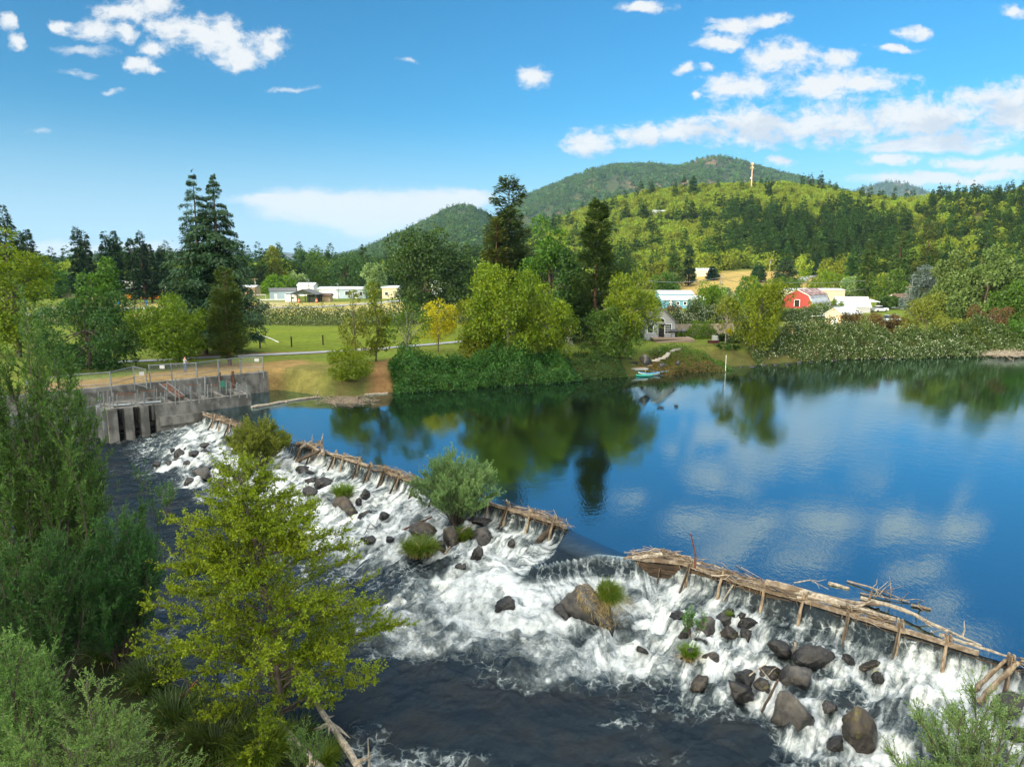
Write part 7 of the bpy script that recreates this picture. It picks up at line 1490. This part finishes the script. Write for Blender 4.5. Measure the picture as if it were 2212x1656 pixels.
# --- red barn (gambrel)
x = Q(1722, 650, 188)[0]; t = thing('barn', 'red gambrel barn with a rust streaked metal roof', 'barn', (x, 188, gz1(x, 188)), R(-42)); G = [(-4.4, -.5), (4.4, -.5), (4.4, .7), (3.1, 3.4), (0, 4.9), (-3.1, 3.4), (-4.4, .7)]
m = MB(); V = [(a_, 0, b_) for a_, b_ in G] + [(a_, 13, b_) for a_, b_ in G]; m.add(V, [tuple(range(7)), tuple(range(13, 6, -1))] + [(i, 7 + i, 7 + (i + 1) % 7, (i + 1) % 7) for i in range(7)]); m.build('wall', red_w, t)
def slab(m, a_, b_, y0, y1, th_=.1):
    a_ = np.array(a_); b_ = np.array(b_); n = np.array([-(b_ - a_)[1], (b_ - a_)[0]]); n = n / np.linalg.norm(n); n = n if n[1] > 0 else -n; q = [a_ + n * .04, b_ + n * .04, b_ + n * (.04 + th_), a_ + n * (.04 + th_)]
    V = [(p_[0], y0, p_[1]) for p_ in q] + [(p_[0], y1, p_[1]) for p_ in q]; m.add(V, [(0, 1, 2, 3), (7, 6, 5, 4), (0, 4, 5, 1), (1, 5, 6, 2), (2, 6, 7, 3), (3, 7, 4, 0)])
m = MB(); slab(m, (0, 4.9), (3.15, 3.37), -.4, 13.4); slab(m, (0, 4.9), (-3.15, 3.37), -.4, 13.4); m.build('upper_roof', roof_rust, t); m = MB(); slab(m, (3.13, 3.3), (4.65, .1), -.3, 13.3); slab(m, (-3.13, 3.3), (-4.65, .1), -.3, 13.3); m.build('lower_roof', roof_cy, t)
f = MB(); f.box((-.7, -.04, 1.35), (.12, .1, 1.9)).box((.7, -.04, 1.35), (.12, .1, 1.9)).box((0, -.04, 2.24), (1.276, .1, .12)); fo_ = f.build('loft_door', white_p, t); MB().box((0, -.02, 1.3), (1.27, .05, 1.75)).build('opening', darkpit, fo_)  # loft opening is a near-black panel, its inner shade put into the colour
f = MB()
for a_, b_ in zip(G[2:], G[3:]): f.bar((a_[0], -.42, a_[1]), (b_[0], -.42, b_[1]), .1, .14)
f.build('gable_trim', white_p, t)
house('storage_building', 'cream flat roofed building behind the red barn', 'building', 1744, 640, 225, 19, 10, 3.3, .3, cream_w, metal_w, 0, 'x', .1)
house('metal_building', 'low building with a wide grey metal roof right of the barn', 'building', 1838, 650, 178, 7.2, 9, 1.3, 2.2, grey_w, roof_c, R(-14), 'x', .3)
t = house('metal_shed', 'old shed with a rust stained gable and pale metal roof in front of the barn', 'shed', 1822, 676, 143, 3.8, 7.2, 2.0, 1.25, rustwall, roof_c, R(-52), 'y', .25, [], []); MB().box((1.92, .8, .9), (.05, 4.5, 1.7)).build('dark_side_panel', darkpit, t); MB().box((.2, -3.64, .55), (1.1, .05, 1.1)).build('door', white_p, t)  # near-black panel on the solid wall, painted as the shade of an open side
m = MB(); m.add([(-2., -3.2, 1.55), (-5., -3.2, 1.35), (-5., 1.5, 1.35), (-2., 1.5, 1.55), (-2., -3.2, 1.63), (-5., -3.2, 1.43), (-5., 1.5, 1.43), (-2., 1.5, 1.63)], [(0, 1, 2, 3), (7, 6, 5, 4), (0, 4, 5, 1), (1, 5, 6, 2), (2, 6, 7, 3)]); m.build('lean_to_roof', roof_c, t)
for py_ in (-3.1, -.8, 1.4): MB().box((-4.85, py_, .6), (.14, .14, 1.5)).build('lean_to_post', postw, t)
house('house', 'small house with a brown roof left of the blue spruce', 'house', 1947, 650, 190, 6.5, 6, 2.2, 1.4, white_p, shingle_b, .3, 'x', .3, [(1, 1.2, .8, .8)])
def car(name, label, u, v, y, rz, paint, pickup=False):
    x = Q(u, v, y)[0]; t = thing(name, label, 'pickup truck' if pickup else 'car', (x, y, gz1(x, y) + .02), rz); m = MB()
    m.xprism([(-.86, .32), (.86, .32), (.88, .75), (.80, .95), (-.80, .95), (-.88, .75)], -2.1, 2.1); m.build('body', paint, t)
    c = (-.5, 1.0) if pickup else (-1.9, 1.0); m = MB(); V = [(c[0] - .0, -.78, .95), (c[1] + .3, -.78, .95), (c[1] + .3, .78, .95), (c[0], .78, .95), (c[0] + .25, -.64, 1.5), (c[1] - .35, -.64, 1.5), (c[1] - .35, .64, 1.5), (c[0] + .25, .64, 1.5)]; m.add(V, [(0, 1, 5, 4), (1, 2, 6, 5), (2, 3, 7, 6), (3, 0, 4, 7)]); m.build('windows', glass_d, t); m = MB(); m.box(((c[0] + c[1] - .1) / 2, 0, 1.53), (c[1] - c[0] - .55, 1.3, .07)); m.build('roof', paint, t)
    for wx in (-1.35, 1.35):
        for s in (-1, 1): wl = MB().tube([(wx, s * .9, .33), (wx, s * .68, .33)], .34, 14).build('wheel', black_r, t); MB().tube([(wx, s * .91, .33), (wx, s * .9, .33)], .19, 10).build('rim', galv, wl)
    for s in (-1, 1): MB().box((2.1, s * .62, .7), (.05, .3, .16)).build('headlight', white_p, t)
    return t
car('parked_car', 'pale silver blue car parked right of the metal shed', 1921, 686, 146, R(185), M('car_silver_blue', (.42, .55, .62), rough=.3)); car('parked_pickup', 'white pickup parked behind the metal shed', 1900, 664, 176, R(200), white_p, True)
x = Q(1880, 655, 182)[0]; t = thing('canopy', 'small white canopy roof right of the metal roofed building', 'canopy', (x, 182, gz1(x, 182)))
for sx in (-1.6, 1.6):
    for sy in (-1.3, 1.3): MB().tube([(sx, sy, 0), (sx, sy, 2.1)], .05, 5).build('pole', galv, t)
m = MB(); m.add([(-1.9, -1.6, 2.1), (1.9, -1.6, 2.1), (1.9, 1.6, 2.1), (-1.9, 1.6, 2.1), (0, 0, 2.8)], [(0, 1, 4), (1, 2, 4), (2, 3, 4), (3, 0, 4), (3, 2, 1, 0)]); m.build('cover', white_p, t)
# mast on the hill
j = int(np.abs(HN['U'][0] - 1659).argmin()); i = int(np.abs(HN['t'][:, 0] - .95).argmin()); mx, my, mz = HN['X'][i, j], HN['Y'][i, j], HN['Z'][i, j]; top = Q(1659, 351, my)[2]; t = thing('radio_mast', 'tall pale brown antenna mast standing on top of the sunlit hill', 'antenna mast', (mx, my, mz)); H = top - mz; mastm = M('mast_paint', (.62, .40, .28), (.55, .35, .25), scale=.5); MB().tube([(0, 0, -1), (0, 0, H)], [.5, .36], 10).build('pole', mastm, t)
for k, zz in enumerate((H - 1.2, H - 4.4)):
    for a_ in range(3): an = a_ * 2.09 + .5; MB().box((1.0 * math.cos(an), 1.0 * math.sin(an), zz), (.4, 1.1, 2.0), rz=an).build('antenna_panel', mastm, t)
    MB().tube([(1.2 * math.cos(b_), 1.2 * math.sin(b_), zz - .8) for b_ in np.linspace(0, 6.283, 10)], .12, 5, False).build('platform_ring', galv, t)
MB().tube([(-.7, -.6, H * .52), (-.9, -.9, H * .52)], .6, 10).build('dish', white_p, t)
